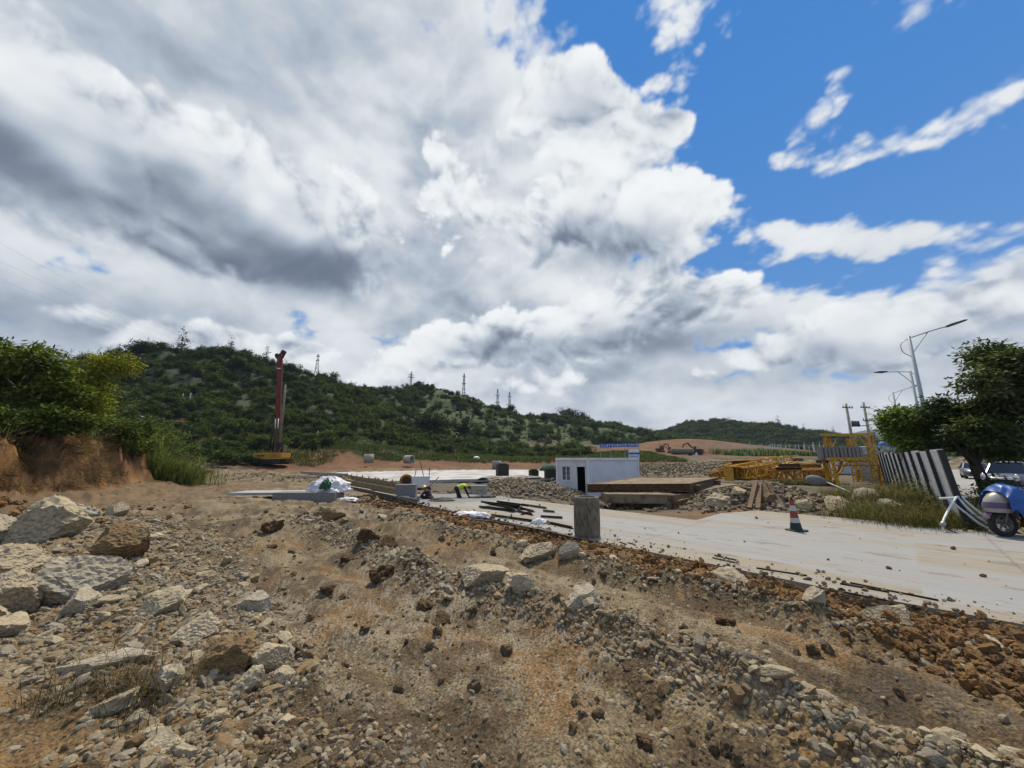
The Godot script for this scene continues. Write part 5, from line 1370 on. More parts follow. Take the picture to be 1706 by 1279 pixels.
	var feet := [Vector3(10.0, -0.08, -16.6), Vector3(10.3, -0.08, -16.5), Vector3(11.0, 0.0, -17.0), Vector3(11.25, 0.0, -16.9), Vector3(11.65, 0.0, -17.2)]
	for k in 5:
		st = st_new(); bar(st, feet[k], tops[k] + (tops[k] - feet[k]) * 0.12, 0.17, 0.12)
		tag(part("wood_beam", st, M.wood), ["outermost slanting grey beam on the left of the leaning bunch", "second slanting beam from the left, longest of the leaning bunch", "short steep beam in the middle of the leaning bunch", "fourth beam from the left in the leaning bunch", "rightmost, steepest beam of the leaning bunch"][k], "beam")
	# black sheet over the rubble, blocks on the pad, far machine
	for q in [[-2.0, -41.5, 1.7, 0.4, "left half of the black sheet over the rubble by the pad"], [1.0, -44.0, 2.4, 0.35, "right half of the black sheet over the rubble by the pad"]]:
		var bt := draped("black_sheet", M.black_tarp, Vector3(q[2], q[3], 0.8), 897, 1.4, 16)
		bt.position = Vector3(q[0], -0.3, q[1]); bt.rotation.y = 0.25
		tag(bt, q[4], "tarpaulin")
	for q in [[-1.3, -52, 1.5, 1.5, "dark square drum on the edge of the white pad", "drum"], [2.6, -46.5, 1.0, 0.9, "dark box left of the cabin on the pad edge", "box"], [4.6, -46.5, 1.2, 1.0, "dark box right beside another on the pad edge", "box"]]:
		st = st_new(); bx(st, Vector3(q[0], -0.3 + q[3] / 2, q[1]), Vector3(q[2], q[3], q[2] * 0.8), Vector3(0, 0.3, 0))
		bx(st, Vector3(q[0], -0.3 + q[3] + 0.06, q[1]), Vector3(q[2] * 0.7, 0.12, q[2] * 0.5), Vector3(0, 0.3, 0))
		tag(part("machine_box", st, M.steel), q[4], q[5])
	tp = draped("green_net", M.green_net, Vector3(1.7, 1.5, 1.2), 899, 0.8, 14)
	tp.position = Vector3(6.9, land(6.9, -72), -72)
	tag(tp, "bright green net over a heap left of the cabin roof", "net")

func pipe_ring(called: String, label: String, at: Vector3, r: float, l: float, turn: Vector3, m: Material) -> void:
	var st := st_new(true)
	lathe(st, [[r, 0], [r, l], [r * 0.82, l], [r * 0.82, 0], [r, 0]], 24)
	var o := part(called, st, m)
	o.position = at; o.rotation = turn
	tag(o, label, "pipe")

func build_rig() -> void:
	var o := thing("drilling_rig", "tall drilling rig with a dark red mast and yellow body on crawler tracks", "drilling rig", Vector3(-42.4, land(-42.4, -68), -68), 0.0)
	var y0 := 1.15 - o.position.y     # ground seen under the tracks
	o.position.y = 1.1
	var st: SurfaceTool
	for s in [-1, 1]:
		st = st_new()
		prism(st, [Vector2(-2.3, 0.25), Vector2(-1.95, 0.0), Vector2(1.95, 0.0), Vector2(2.3, 0.25), Vector2(2.25, 0.6), Vector2(1.9, 0.8), Vector2(-1.9, 0.8), Vector2(-2.25, 0.6)], 0.6, Transform3D(Basis(), Vector3(0, -0.15, s * 1.35)))
		var tr := part("crawler_track", st, M.rubber, o)
		st = st_new()
		for k in 6: tube(st, Vector3(-1.7 + 0.68 * k, 0.12, s * 1.35 + s * 0.31), Vector3(-1.7 + 0.68 * k, 0.12, s * 1.35 + s * 0.36), 0.2, 0.2, 12)
		part("rollers", st, M.steel, tr)
	st = st_new(); bx(st, Vector3(0, 0.5, 0), Vector3(2.6, 0.35, 2.2)); part("undercarriage", st, M.steel, o)
	st = st_new(); prism(st, [Vector2(-2.7, 0.75), Vector2(2.3, 0.75), Vector2(2.4, 1.0), Vector2(2.4, 1.85), Vector2(-2.4, 1.85), Vector2(-2.75, 1.6)], 2.8, Transform3D()); part("engine_body", st, M.yellow, o)
	st = st_new(); bx(st, Vector3(-0.2, 1.88, 0), Vector3(4.6, 0.07, 2.6)); part("walkway", st, M.steel, o)
	st = st_new(); bx(st, Vector3(-1.2, 1.3, 1.41), Vector3(1.5, 0.42, 0.03)); part("side_lettering_panel", st, M.yellow_dark, o)
	# the maker's marks as dark strokes on the body
	st = st_new()
	for k in 5: bx(st, Vector3(-1.75 + 0.27 * k, 1.32, 1.435), Vector3(0.2, 0.2, 0.02)); 
	part("side_marks", st, M.girder, o)
	for k in 6:
		st = st_new(); bx(st, Vector3(0.55 + k * 0.28, 1.35, 1.41), Vector3(0.2, 0.7, 0.03)); part("louvre", st, M.yellow_dark, o)
	st = st_new(); prism(st, [Vector2(0.2, 1.85), Vector2(2.0, 1.85), Vector2(1.9, 3.1), Vector2(0.6, 3.3)], 1.2, Transform3D(Basis(), Vector3(-0.2, 0, -0.5))); part("winch_house", st, M.girder, o)
	st = st_new(); bx(st, Vector3(2.6, 0.4, 0.2), Vector3(1.1, 0.5, 1.6)); part("drill_table", st, M.steel, o)
	# mast: red box section up to y 19, leaning slightly left, with a kelly bar in front
	var foot := Vector3(1.0, 1.9, 0.4); var top := Vector3(-0.55, 19.3, 0.4)
	st = st_new(); bar(st, foot.lerp(top, 0.26), top, 0.62, 0.62); var mast := part("mast", st, M.red_paint, o)
	st = st_new(); bar(st, foot, foot.lerp(top, 0.26), 0.7, 0.7); part("mast_foot", st, M.girder, o)
	st = st_new()
	for s in [-1, 1]: bar(st, foot.lerp(top, 0.1) + Vector3(s * 0.36, 0, 0.2), top + Vector3(s * 0.36, -0.3, 0.2), 0.08, 0.1)
	part("mast_rails", st, M.rust, o)
	for k in 4:
		st = st_new(); bx(st, foot.lerp(top, 0.42 + 0.15 * k) + Vector3(0, 0, 0.33), Vector3(0.66, 0.16, 0.04)); part("mast_plate", st, M.white_trim if k == 3 else M.rust, o)
	st = st_new(); prism(st, [Vector2(-0.7, -0.3), Vector2(0.5, -0.2), Vector2(0.9, 0.9), Vector2(0.5, 1.2), Vector2(-0.2, 0.5), Vector2(-0.9, 0.3)], 0.5, Transform3D(Basis(), top)); var hd := part("mast_head", st, M.red_paint, o)
	for s in [-0.5, 0.55]:
		st = st_new(true); tube(st, top + Vector3(s, 0.25 + maxf(s, 0) * 1.2, -0.3), top + Vector3(s, 0.25 + maxf(s, 0) * 1.2, 0.35), 0.36, 0.36, 16); part("sheave", st, M.black, hd)
	st = st_new(true); tube(st, Vector3(1.62, 0.8, 0.9), Vector3(1.2, 14.0, 0.7), 0.2, 0.17, 10); part("kelly_bar", st, M.concrete_old, o)
	st = st_new(true); tube(st, Vector3(1.7, 0.2, 0.9), Vector3(1.68, 1.9, 0.9), 0.5, 0.5, 14); part("drill_bucket", st, M.steel, o)
	st = st_new(); bx(st, Vector3(1.55, 3.0, 0.8), Vector3(0.9, 1.1, 0.9)); part("rotary_head", st, M.steel, o)
	for s in [-1, 1]:
		st = st_new(true); tube(st, Vector3(-0.4, 2.2, 0.5 * s), foot.lerp(top, 0.38) + Vector3(-0.3, 0, 0.3 * s), 0.16, 0.12, 8); part("lifting_ram", st, M.steel, o)
		st = st_new(true); tube(st, foot.lerp(top, 0.24) + Vector3(0.25 * s, 0, 0.4), foot.lerp(top, 0.34) + Vector3(0.25 * s, 0, 0.4), 0.1, 0.1, 8); part("white_cylinder", st, M.white_trim, o)
	st = st_new()
	for s in [-0.5, 0.4]: tube(st, top + Vector3(s, 0.3, 0.1), Vector3(0.9 + s * 0.3, 3.2, 0.5), 0.03, 0.03, 5)
	part("hoist_rope", st, M.wire, o)
	for k in 4:
		st = st_new(); var h := foot.lerp(top, 0.06 + 0.05 * k); bx(st, h + Vector3(0.45 - 0.1 * k, 0, 0.1), Vector3(0.5, 0.3, 1.0)); part("bracket", st, M.girder, o)
	for s in [-1.0, 1.0, 2.0]:
		st = st_new(); tube(st, Vector3(s, 1.88, 1.3), Vector3(s, 2.7, 1.3), 0.03, 0.03, 5); part("rail_post", st, M.yellow_dark, o)

func build_left_far() -> void:
	pipe_ring("concrete_pipe", "pale upright concrete pipe by the grass behind the white pad", Vector3(-29.8, 1.0, -80), 0.98, 1.85, Vector3.ZERO, M.concrete)
	pipe_ring("concrete_pipe", "concrete pipe lying on its side behind the white pad", Vector3(-22.3, 1.75, -80.6), 0.85, 1.9, Vector3(0, -0.5, -PI / 2), M.concrete)
	pipe_ring("concrete_pipe", "dusty pink concrete pipe at the far left of the track", Vector3(-48.0, -0.1, -64.0), 0.75, 1.4, Vector3.ZERO, M.concrete_old)
	pipe_ring("concrete_pipe", "grey concrete pipe standing near the middle far edge of the pad", Vector3(-3.1, -0.25, -79), 0.95, 1.75, Vector3.ZERO, M.concrete_dark)
	var wb := draped("white_bag", M.white_tarp, Vector3(0.9, 0.7, 0.6), 905, 0.6, 12)
	wb.position = Vector3(-8.6, land(-8.6, -93), -93)
	tag(wb, "white bag lying in the grass behind the pad", "bag")
	# rusty machine at the end of the reeds
	var o := thing("rusty_machinery", "rusty orange broken machine lying behind the reed clump", "machine", Vector3(-34.0, 0.55, -40.5), 0.3)
	o.position.y = land(-34.0, -40.5) + 0.1
	var st := st_new(); prism(st, [Vector2(-1.3, 0.1), Vector2(1.0, 0.0), Vector2(1.2, 0.7), Vector2(0.2, 1.2), Vector2(-1.0, 1.0)], 1.0, Transform3D()); part("body", st, M.rust, o)
	st = st_new(); bar(st, Vector3(-0.7, 1.2, 0.2), Vector3(1.0, 1.55, 0.2), 0.3, 0.34); part("boom", st, M.yellow_dark, o)
	st = st_new(); bar(st, Vector3(0.9, 1.4, 0.2), Vector3(1.35, 0.2, 0.3), 0.14, 0.14); part("arm", st, M.rust, o)
	for k in 3:
		st = st_new(true); tube(st, Vector3(-0.9 + 0.8 * k, 0.25, 0.5), Vector3(-0.9 + 0.8 * k, 0.25, 0.62), 0.28, 0.28, 14); part("wheel", st, M.rubber, o)
	st = st_new(); prism(st, [Vector2(1.4, 0), Vector2(2.4, 0.1), Vector2(2.3, 0.4), Vector2(1.6, 0.45)], 0.7, Transform3D()); part("bucket", st, M.red_paint, o)
	# pieces of white-pad edge kerb
	st = st_new(); bar(st, Vector3(-33.0, -0.15, -60.6), Vector3(-21.8, -0.15, -51.2), 0.3, 0.3)
	tag(part("kerb", st, M.concrete), "pale kerb along the left edge of the white pad", "kerb")

func build_site() -> void:
	build_left_plants()
	build_pipe_and_cone()
	build_container()
	build_slab_stack()
	build_forms()
	build_rig()
	build_left_far()
# ------------------------------------------------------------------ yellow steel stock on the right
# a lattice of four chords from a to b, w wide and t deep, its members one mesh each kind
func lattice(o: Node3D, a: Vector3, b: Vector3, w: float, t: float, n: int, r: float, m: Material, up := Vector3.UP) -> void:
	var d := (b - a).normalized()
	var s := d.cross(up).normalized(); var u := s.cross(d)
	var c := [s * w / 2 + u * t / 2, s * w / 2 - u * t / 2, -s * w / 2 - u * t / 2, -s * w / 2 + u * t / 2]
	for k in 4:
		var st := st_new(); bar(st, a + c[k], b + c[k], r * 2, r * 2); part("chord", st, m, o)
	for f in 4:
		var p: Vector3 = c[f]; var q: Vector3 = c[(f + 1) % 4]
		for k in n:
			var x := a.lerp(b, float(k) / n); var y := a.lerp(b, float(k + 1) / n)
			var st := st_new()
			bar(st, x + (p if k % 2 else q), y + (q if k % 2 else p), r * 1.3, r * 1.3)
			part("brace", st, m, o)
			st = st_new(); bar(st, x + p, x + q, r * 1.2, r * 1.2); part("strut", st, m, o)

func build_yellow_stock() -> void:
	var o: Node3D; var st: SurfaceTool
	# table-like frame nearest the fence
	o = thing("yellow_trestle", "tall yellow steel frame like a table, nearest the fence", "steel frame", Vector3(29.2, -0.35, -32.6), -0.35)
	for x in [-2.0, 1.9]:
		for z in [-0.9, 0.9]:
			st = st_new(); bar(st, Vector3(x * 0.93, 0, z), Vector3(x, 2.2, z), 0.2, 0.2); part("leg", st, M.yellow, o)
	st = st_new()
	for z in [-0.9, 0.9]: bx(st, Vector3(0, 2.28, z), Vector3(4.4, 0.26, 0.22))
	part("top_beam", st, M.yellow, o)
	for x in [-2.0, -0.7, 0.6, 1.9]:
		st = st_new(); bx(st, Vector3(x, 2.26, 0), Vector3(0.2, 0.2, 1.6)); part("cross_beam", st, M.yellow, o)
	st = st_new(); bx(st, Vector3(0, 1.75, 0.9), Vector3(3.7, 0.14, 0.12)); part("tie", st, M.yellow_dark, o)
	for s in [-1, 1]:
		st = st_new(); bar(st, Vector3(s * 1.8, 0.9, 0.9), Vector3(s * 0.9, 2.15, 0.9), 0.12, 0.12); part("knee_brace", st, M.yellow, o)
		st = st_new(); bar(st, Vector3(s * 1.6, 0.1, -0.7), Vector3(s * 1.2, 2.15, 0.5), 0.14, 0.14); part("loose_bar", st, M.yellow_dark, o)
	# gantry that stands higher behind it
	o = thing("yellow_gantry", "yellow lattice gantry rising above the frames, with rusty top beam", "gantry", Vector3(32.6, 1.2, -37.0), -0.25)
	o.scale = Vector3(0.85, 1.0, 0.85)
	for x in [-2.0, 0.35, 2.1]:
		lattice(o, Vector3(x, -1.4, 0), Vector3(x, 2.9, 0), 0.4 if x != 0.35 else 0.7, 0.5, 5, 0.045, M.yellow, Vector3.RIGHT)
	st = st_new(); bx(st, Vector3(0, 3.05, 0), Vector3(4.9, 0.22, 0.5)); part("top_beam", st, M.yellow, o)
	st = st_new(); bx(st, Vector3(-0.8, 2.75, 0.2), Vector3(2.4, 0.1, 0.1)); part("rusty_tie", st, M.rust, o)
	for s in [-1, 1]:
		st = st_new(); bar(st, Vector3(s * 1.9, 1.5, 0.2), Vector3(s * 1.0, 2.9, 0.2), 0.1, 0.1); part("knee_brace", st, M.yellow, o)
	# grey grooved stack on the frame
	o = thing("grey_stack", "stack of dark grey corrugated sheets standing on edge above the yellow frame", "sheets", Vector3(28.6, 1.85, -33.6), -0.2)
	for k in 11:
		st = st_new(); bx(st, Vector3(-1.4 + 0.3 * k, 0.55, 0.05 * (k % 2)), Vector3(0.2, 1.15 - 0.05 * (k % 3), 0.6), Vector3(0, 0, 0.03 * (k % 3 - 1))); part("sheet", st, M.concrete_dark, o)
	st = st_new(); bx(st, Vector3(0.2, -0.06, 0.1), Vector3(3.6, 0.12, 0.9)); part("pallet", st, M.girder, o)
	# long low frames lying in rows
	var rows := [
		[Vector3(22.6, 0.5, -41.0), Vector3(26.5, 1.0, -42.5), 1.3, 1.3, "short yellow box frame at the left end of the steel stock", M.yellow],
		[Vector3(24.6, 0.55, -41.5), Vector3(29.0, 0.7, -42.0), 1.0, 1.6, "yellow lattice section leaning in the middle of the steel stock", M.yellow],
		[Vector3(27.0, 1.0, -44.0), Vector3(33.0, 1.6, -45.0), 1.4, 1.4, "long yellow lattice section at the back of the steel stock", M.yellow],
		[Vector3(25.5, 0.3, -38.0), Vector3(31.5, 0.55, -39.0), 0.9, 0.9, "dark yellow lattice section lying in front of the steel stock", M.yellow_dark],
		[Vector3(26.8, 0.35, -35.0), Vector3(29.0, 0.5, -36.0), 0.9, 1.1, "orange-brown lattice section beside the tall yellow frame", M.yellow_dark],
		[Vector3(23.4, 0.5, -39.6), Vector3(27.0, 0.9, -40.4), 1.0, 1.0, "yellow lattice section lying across the left half of the stock", M.yellow],
		[Vector3(26.2, 0.4, -40.4), Vector3(30.6, 1.2, -41.5), 0.8, 0.8, "slanting yellow lattice section behind the row of props", M.yellow],
		[Vector3(29.5, 0.6, -40.0), Vector3(33.6, 0.8, -41.6), 1.2, 1.5, "yellow lattice section at the right end, behind the gantry", M.yellow],
		[Vector3(24.2, 1.3, -43.0), Vector3(28.4, 1.5, -43.6), 0.7, 0.7, "thin yellow lattice section lying on top of the stock", M.yellow],
		[Vector3(21.9, 0.1, -42.5), Vector3(23.6, 0.35, -42.8), 0.9, 0.7, "small orange frame at the far left of the steel stock", M.yellow_dark],
	]
	for r in rows:
		o = thing("lattice_section", r[4], "steel frame")
		lattice(o, r[0], r[1], r[2], r[3], 6, 0.06, r[5])
	for k in 8:
		var p := Vector3(25.4 + 0.55 * k, 0.2, -40.2 + 0.1 * k)
		st = st_new(); bar(st, p - Vector3(0, 0.4, 0), p + Vector3(0.35, 1.0 - 0.06 * k, -0.2), 0.12, 0.12)
		tag(part("yellow_prop", st, M.yellow), "yellow steel prop standing in the slanting row before the lattice sections", "steel prop", "yellow props in a row")
	o = thing("yellow_bin", "yellow open-fronted steel bin at the left of the steel stock", "steel bin", Vector3(23.5, -0.3, -40.5), 0.25)
	for f in [[Vector3(0, 0.7, -0.6), Vector3(2.0, 1.4, 0.06)], [Vector3(-1.0, 0.7, 0), Vector3(0.06, 1.4, 1.2)], [Vector3(1.0, 0.7, 0), Vector3(0.06, 1.4, 1.2)], [Vector3(0, 1.43, 0), Vector3(2.1, 0.08, 1.3)]]:
		st = st_new(); bx(st, f[0], f[1]); part("panel", st, M.yellow, o)
	# dark beams piled on top
	for q in [[27.5, 1.3, -38.2, 2.4, "upper dark red steel beam on the stock", M.girder], [27.2, 0.95, -38.0, 2.8, "dark brown beam under the dark red one", M.rust], [29.4, 1.25, -38.0, 2.2, "pale yellow steel plate beside the dark beams", M.yellow_dark], [24.9, 1.55, -42.0, 2.0, "rusty girder on the left yellow frame", M.rust]]:
		st = st_new()
		for y in [-0.14, 0.14]: bx(st, Vector3(q[0], q[1] + y, q[2]), Vector3(q[3], 0.04, 0.26), Vector3(0, 0.12, 0))
		bx(st, Vector3(q[0], q[1], q[2]), Vector3(q[3], 0.26, 0.05), Vector3(0, 0.12, 0))
		tag(part("steel_beam", st, q[5]), q[4], "steel beam")
	for q in [[30.2, 1.6, -37.5, 0.5, "coiled dark hose lying on top of the steel stock"], [29.0, 1.75, -39.0, 0.45, "bundle of straps on top of the steel stock"]]:
		st = st_new(true)
		for k in 4: 
			var ring := []
			for i in 17: ring.append(Vector3(q[0] + cos(TAU * i / 16) * q[3], q[1] + 0.07 * k, q[2] + sin(TAU * i / 16) * q[3] * 0.7))
			sweep(st, ring, 0.05, 5)
		tag(part("hose_coil", st, M.black if q[3] == 0.5 else M.wood), q[4], "coil")
	for q in [[24.5, -37.0, 1.8, "weeds growing before the left end of the steel stock"], [28.0, -34.6, 1.8, "weeds growing through the tall yellow frame"], [27.0, -36.6, 1.6, "weeds growing in the middle of the steel stock"]]:
		patch("weeds", q[3], "weeds", q[0], q[1], q[2], 0.9, 40, blade_tuft(430, 26, 0.2, 0.55, 0.02, 0.6, Color(0.07, 0.085, 0.03), Color(0.15, 0.13, 0.05)), 0.7, 1.4, [Color(1, 1, 1), Color(0.8, 0.8, 0.6)])

# ------------------------------------------------------------------ along the fence and the street
func street_lamp(label: String, x: float, z: float, tall: float, arm: Vector3, second := false) -> void:
	var o := thing("street_lamp", label, "street lamp", Vector3(x, 0.0, z), 0.0, "street lamps along the street")
	var st := st_new(true)
	tube(st, Vector3.ZERO, Vector3(0, tall, 0), 0.13, 0.075, 12); part("post", st, M.galv, o)
	st = st_new(); lathe(st, [[0.26, 0.0], [0.26, 0.05], [0.15, 0.3]], 12); part("foot", st, M.galv, o)
	var p := Vector3(0, tall - 0.12, 0)
	var q := p + arm
	st = st_new(true); sweep(st, bent([p, p.lerp(q, 0.5) + Vector3(0, 0.02, 0), q], 8), 0.035, 8); part("arm", st, M.galv, o)
	st = st_new(true)
	sweep(st, bent([p - Vector3(0, 0.95, 0), p + arm * 0.2 + Vector3(0, -0.55, 0), p.lerp(q, 0.5)], 8), 0.026, 8); part("arm_brace", st, M.galv, o)
	st = st_new(true)
	var back := -Vector3(arm.x, 0, arm.z).normalized()
	sweep(st, bent([p, p + back * 0.42 + Vector3(0, -0.3, 0), p + back * 0.42 + Vector3(0, -0.8, 0), p + Vector3(0, -1.15, 0)], 12), 0.022, 8); part("hoop", st, M.galv, o)
	st = st_new(); var dir := arm.normalized()
	var f := Basis(dir, Vector3.UP, dir.cross(Vector3.UP)).orthonormalized()
	prism(st, [Vector2(0.0, -0.04), Vector2(0.2, -0.075), Vector2(0.85, -0.05), Vector2(0.95, 0.0), Vector2(0.8, 0.05), Vector2(0.15, 0.06), Vector2(0.0, 0.04)], 0.3, Transform3D(Basis(f.x, f.x.cross(f.z) * -1.0, f.z), q))
	part("lamp_head", st, M.lamp_head, o)
	if second:
		for y in [0.36, 0.40]:
			st = st_new(); bx(st, Vector3(-0.2, tall * y, 0), Vector3(0.5, 0.05, 0.05)); part("banner_bracket", st, M.galv, o)

func wheel(o: Node3D, c: Vector3, r: float, w: float, axis: Vector3, tyre: Material, rim: Material) -> void:
	var f := Basis(axis.cross(Vector3.UP).normalized(), axis, Vector3.UP); f = frame_along(axis)
	var st := st_new(true)
	lathe(st, [[r * 0.66, -w / 2], [r * 0.92, -w / 2], [r, -w * 0.3], [r, w * 0.3], [r * 0.92, w / 2], [r * 0.66, w / 2], [r * 0.66, -w / 2]], 28, Transform3D(f, c))
	var t := part("tyre", st, tyre, o)
	st = st_new(true); lathe(st, [[r * 0.66, -w * 0.42], [r * 0.6, -w * 0.42], [r * 0.56, 0.0], [r * 0.6, w * 0.42], [r * 0.66, w * 0.42], [r * 0.66, -w * 0.42]], 28, Transform3D(f, c)); part("rim", st, rim, t)
	st = st_new()
	for k in 6:
		var a := TAU * k / 6
		bar(st, c, c + (f.x * cos(a) + f.z * sin(a)) * r * 0.6, r * 0.12, w * 0.25)
	tube(st, c - axis * w * 0.3, c + axis * w * 0.3, r * 0.16, r * 0.16, 12)
	part("spokes", st, rim, t)

# a saloon car lofted from cross sections; x forward
func car(label: String, at: Vector3, turn: float, paint: Material, suv: bool) -> void:
	var o := thing("parked_car", label, "car", at, turn)
	var roof := 1.62 if suv else 1.43
	# stations: x, half width low, belt height, half width at belt
	var sec := [[-2.22, 0.66, 0.78, 0.62], [-2.12, 0.80, 0.92, 0.74], [-1.5, 0.86, 0.98, 0.84], [-0.6, 0.88, 0.97, 0.86], [0.5, 0.88, 0.95, 0.86], [1.1, 0.87, 0.93, 0.82], [1.8, 0.84, 0.84, 0.76], [2.15, 0.74, 0.70, 0.66], [2.25, 0.6, 0.6, 0.5]]
	var st := st_new(true)
	var ring := func(s: Array) -> Array:
		return [Vector3(s[0], 0.24, s[1] * 0.9), Vector3(s[0], 0.45, s[1]), Vector3(s[0], s[2] * 0.78, s[1]), Vector3(s[0], s[2], s[3]), Vector3(s[0], s[2] + 0.03, s[3] * 0.5), Vector3(s[0], s[2] + 0.04, 0), Vector3(s[0], s[2] + 0.03, -s[3] * 0.5), Vector3(s[0], s[2], -s[3]), Vector3(s[0], s[2] * 0.78, -s[1]), Vector3(s[0], 0.45, -s[1]), Vector3(s[0], 0.24, -s[1] * 0.9)]
	for k in sec.size() - 1:
		var a: Array = ring.call(sec[k]); var b: Array = ring.call(sec[k + 1])
		for i in a.size(): quad(st, a[i], b[i], b[(i + 1) % a.size()], a[(i + 1) % a.size()])
	for e in [0, sec.size() - 1]:
		var a: Array = ring.call(sec[e])
		for i in range(1, a.size() - 1): tri(st, a[0], a[i], a[i + 1])
	part("body", st, paint, o)
	st = st_new()
	var xr := -1.75 if suv else -1.25
	var base := [Vector3(1.05, 0.95, 0.8), Vector3(xr - 0.25, 0.98, 0.8)]; var top := [Vector3(0.3, roof, 0.62), Vector3(xr + 0.35, roof, 0.62)]
	for s in [-1, 1]:
		var m := Vector3(1, 1, s)
		var g := st_new()
		quad(g, base[0] * m, top[0] * m, top[1] * m, base[1] * m)
		part("side_window", g, M.glass_dark, o)
		for u in [0.0, 0.45, 1.0]:
			bar(st, base[0].lerp(base[1], u) * m + Vector3(0, 0, 0.01 * s), top[0].lerp(top[1], u) * m + Vector3(0, 0, 0.01 * s), 0.07, 0.05)
	for e in 2:
		var g := st_new()
		quad(g, base[e], base[e] * Vector3(1, 1, -1), top[e] * Vector3(1, 1, -1), top[e])
		part("windscreen" if e == 0 else "rear_window", g, M.glass_dark, o)
	part("pillars", st, paint, o)
	st = st_new(true)
	var rp := [Vector3(0.36, roof - 0.02, 0.64), Vector3(xr + 0.3, roof - 0.02, 0.64)]
	for s in [-1, 1]:
		for k in 6:
			var x0 := lerpf(rp[0].x, rp[1].x, k / 6.0); var x1 := lerpf(rp[0].x, rp[1].x, (k + 1) / 6.0)
			var y0 := roof - 0.02 + 0.07 * sin(PI * k / 6.0); var y1 := roof - 0.02 + 0.07 * sin(PI * (k + 1) / 6.0)
			quad(st, Vector3(x0, y0 - 0.05, 0.64 * s), Vector3(x0, y0 + 0.03, 0), Vector3(x1, y1 + 0.03, 0), Vector3(x1, y1 - 0.05, 0.64 * s))
	part("roof", st, paint, o)
	for s in [-1, 1]:
		for x in [-1.35, 1.38]: wheel(o, Vector3(x, 0.32, s * 0.76), 0.32, 0.22, Vector3(0, 0, 1), M.rubber, M.chrome)
		st = st_new(); bx(st, Vector3(2.1, 0.66, s * 0.56), Vector3(0.2, 0.13, 0.3)); part("headlight", st, M.chrome, o)
		st = st_new(); bx(st, Vector3(-2.12, 0.78, s * 0.6), Vector3(0.14, 0.15, 0.26)); part("tail_light", st, M.red_paint, o)
		st = st_new(); bx(st, Vector3(0.85, 1.02, s * 0.98), Vector3(0.12, 0.14, 0.2)); part("mirror", st, paint, o)
	st = st_new(); bx(st, Vector3(2.2, 0.45, 0), Vector3(0.12, 0.16, 0.9)); part("grille", st, M.black, o)
	st = st_new(); bx(st, Vector3(2.27, 0.42, 0), Vector3(0.02, 0.11, 0.4)); part("number_plate", st, M.sign_blue, o)

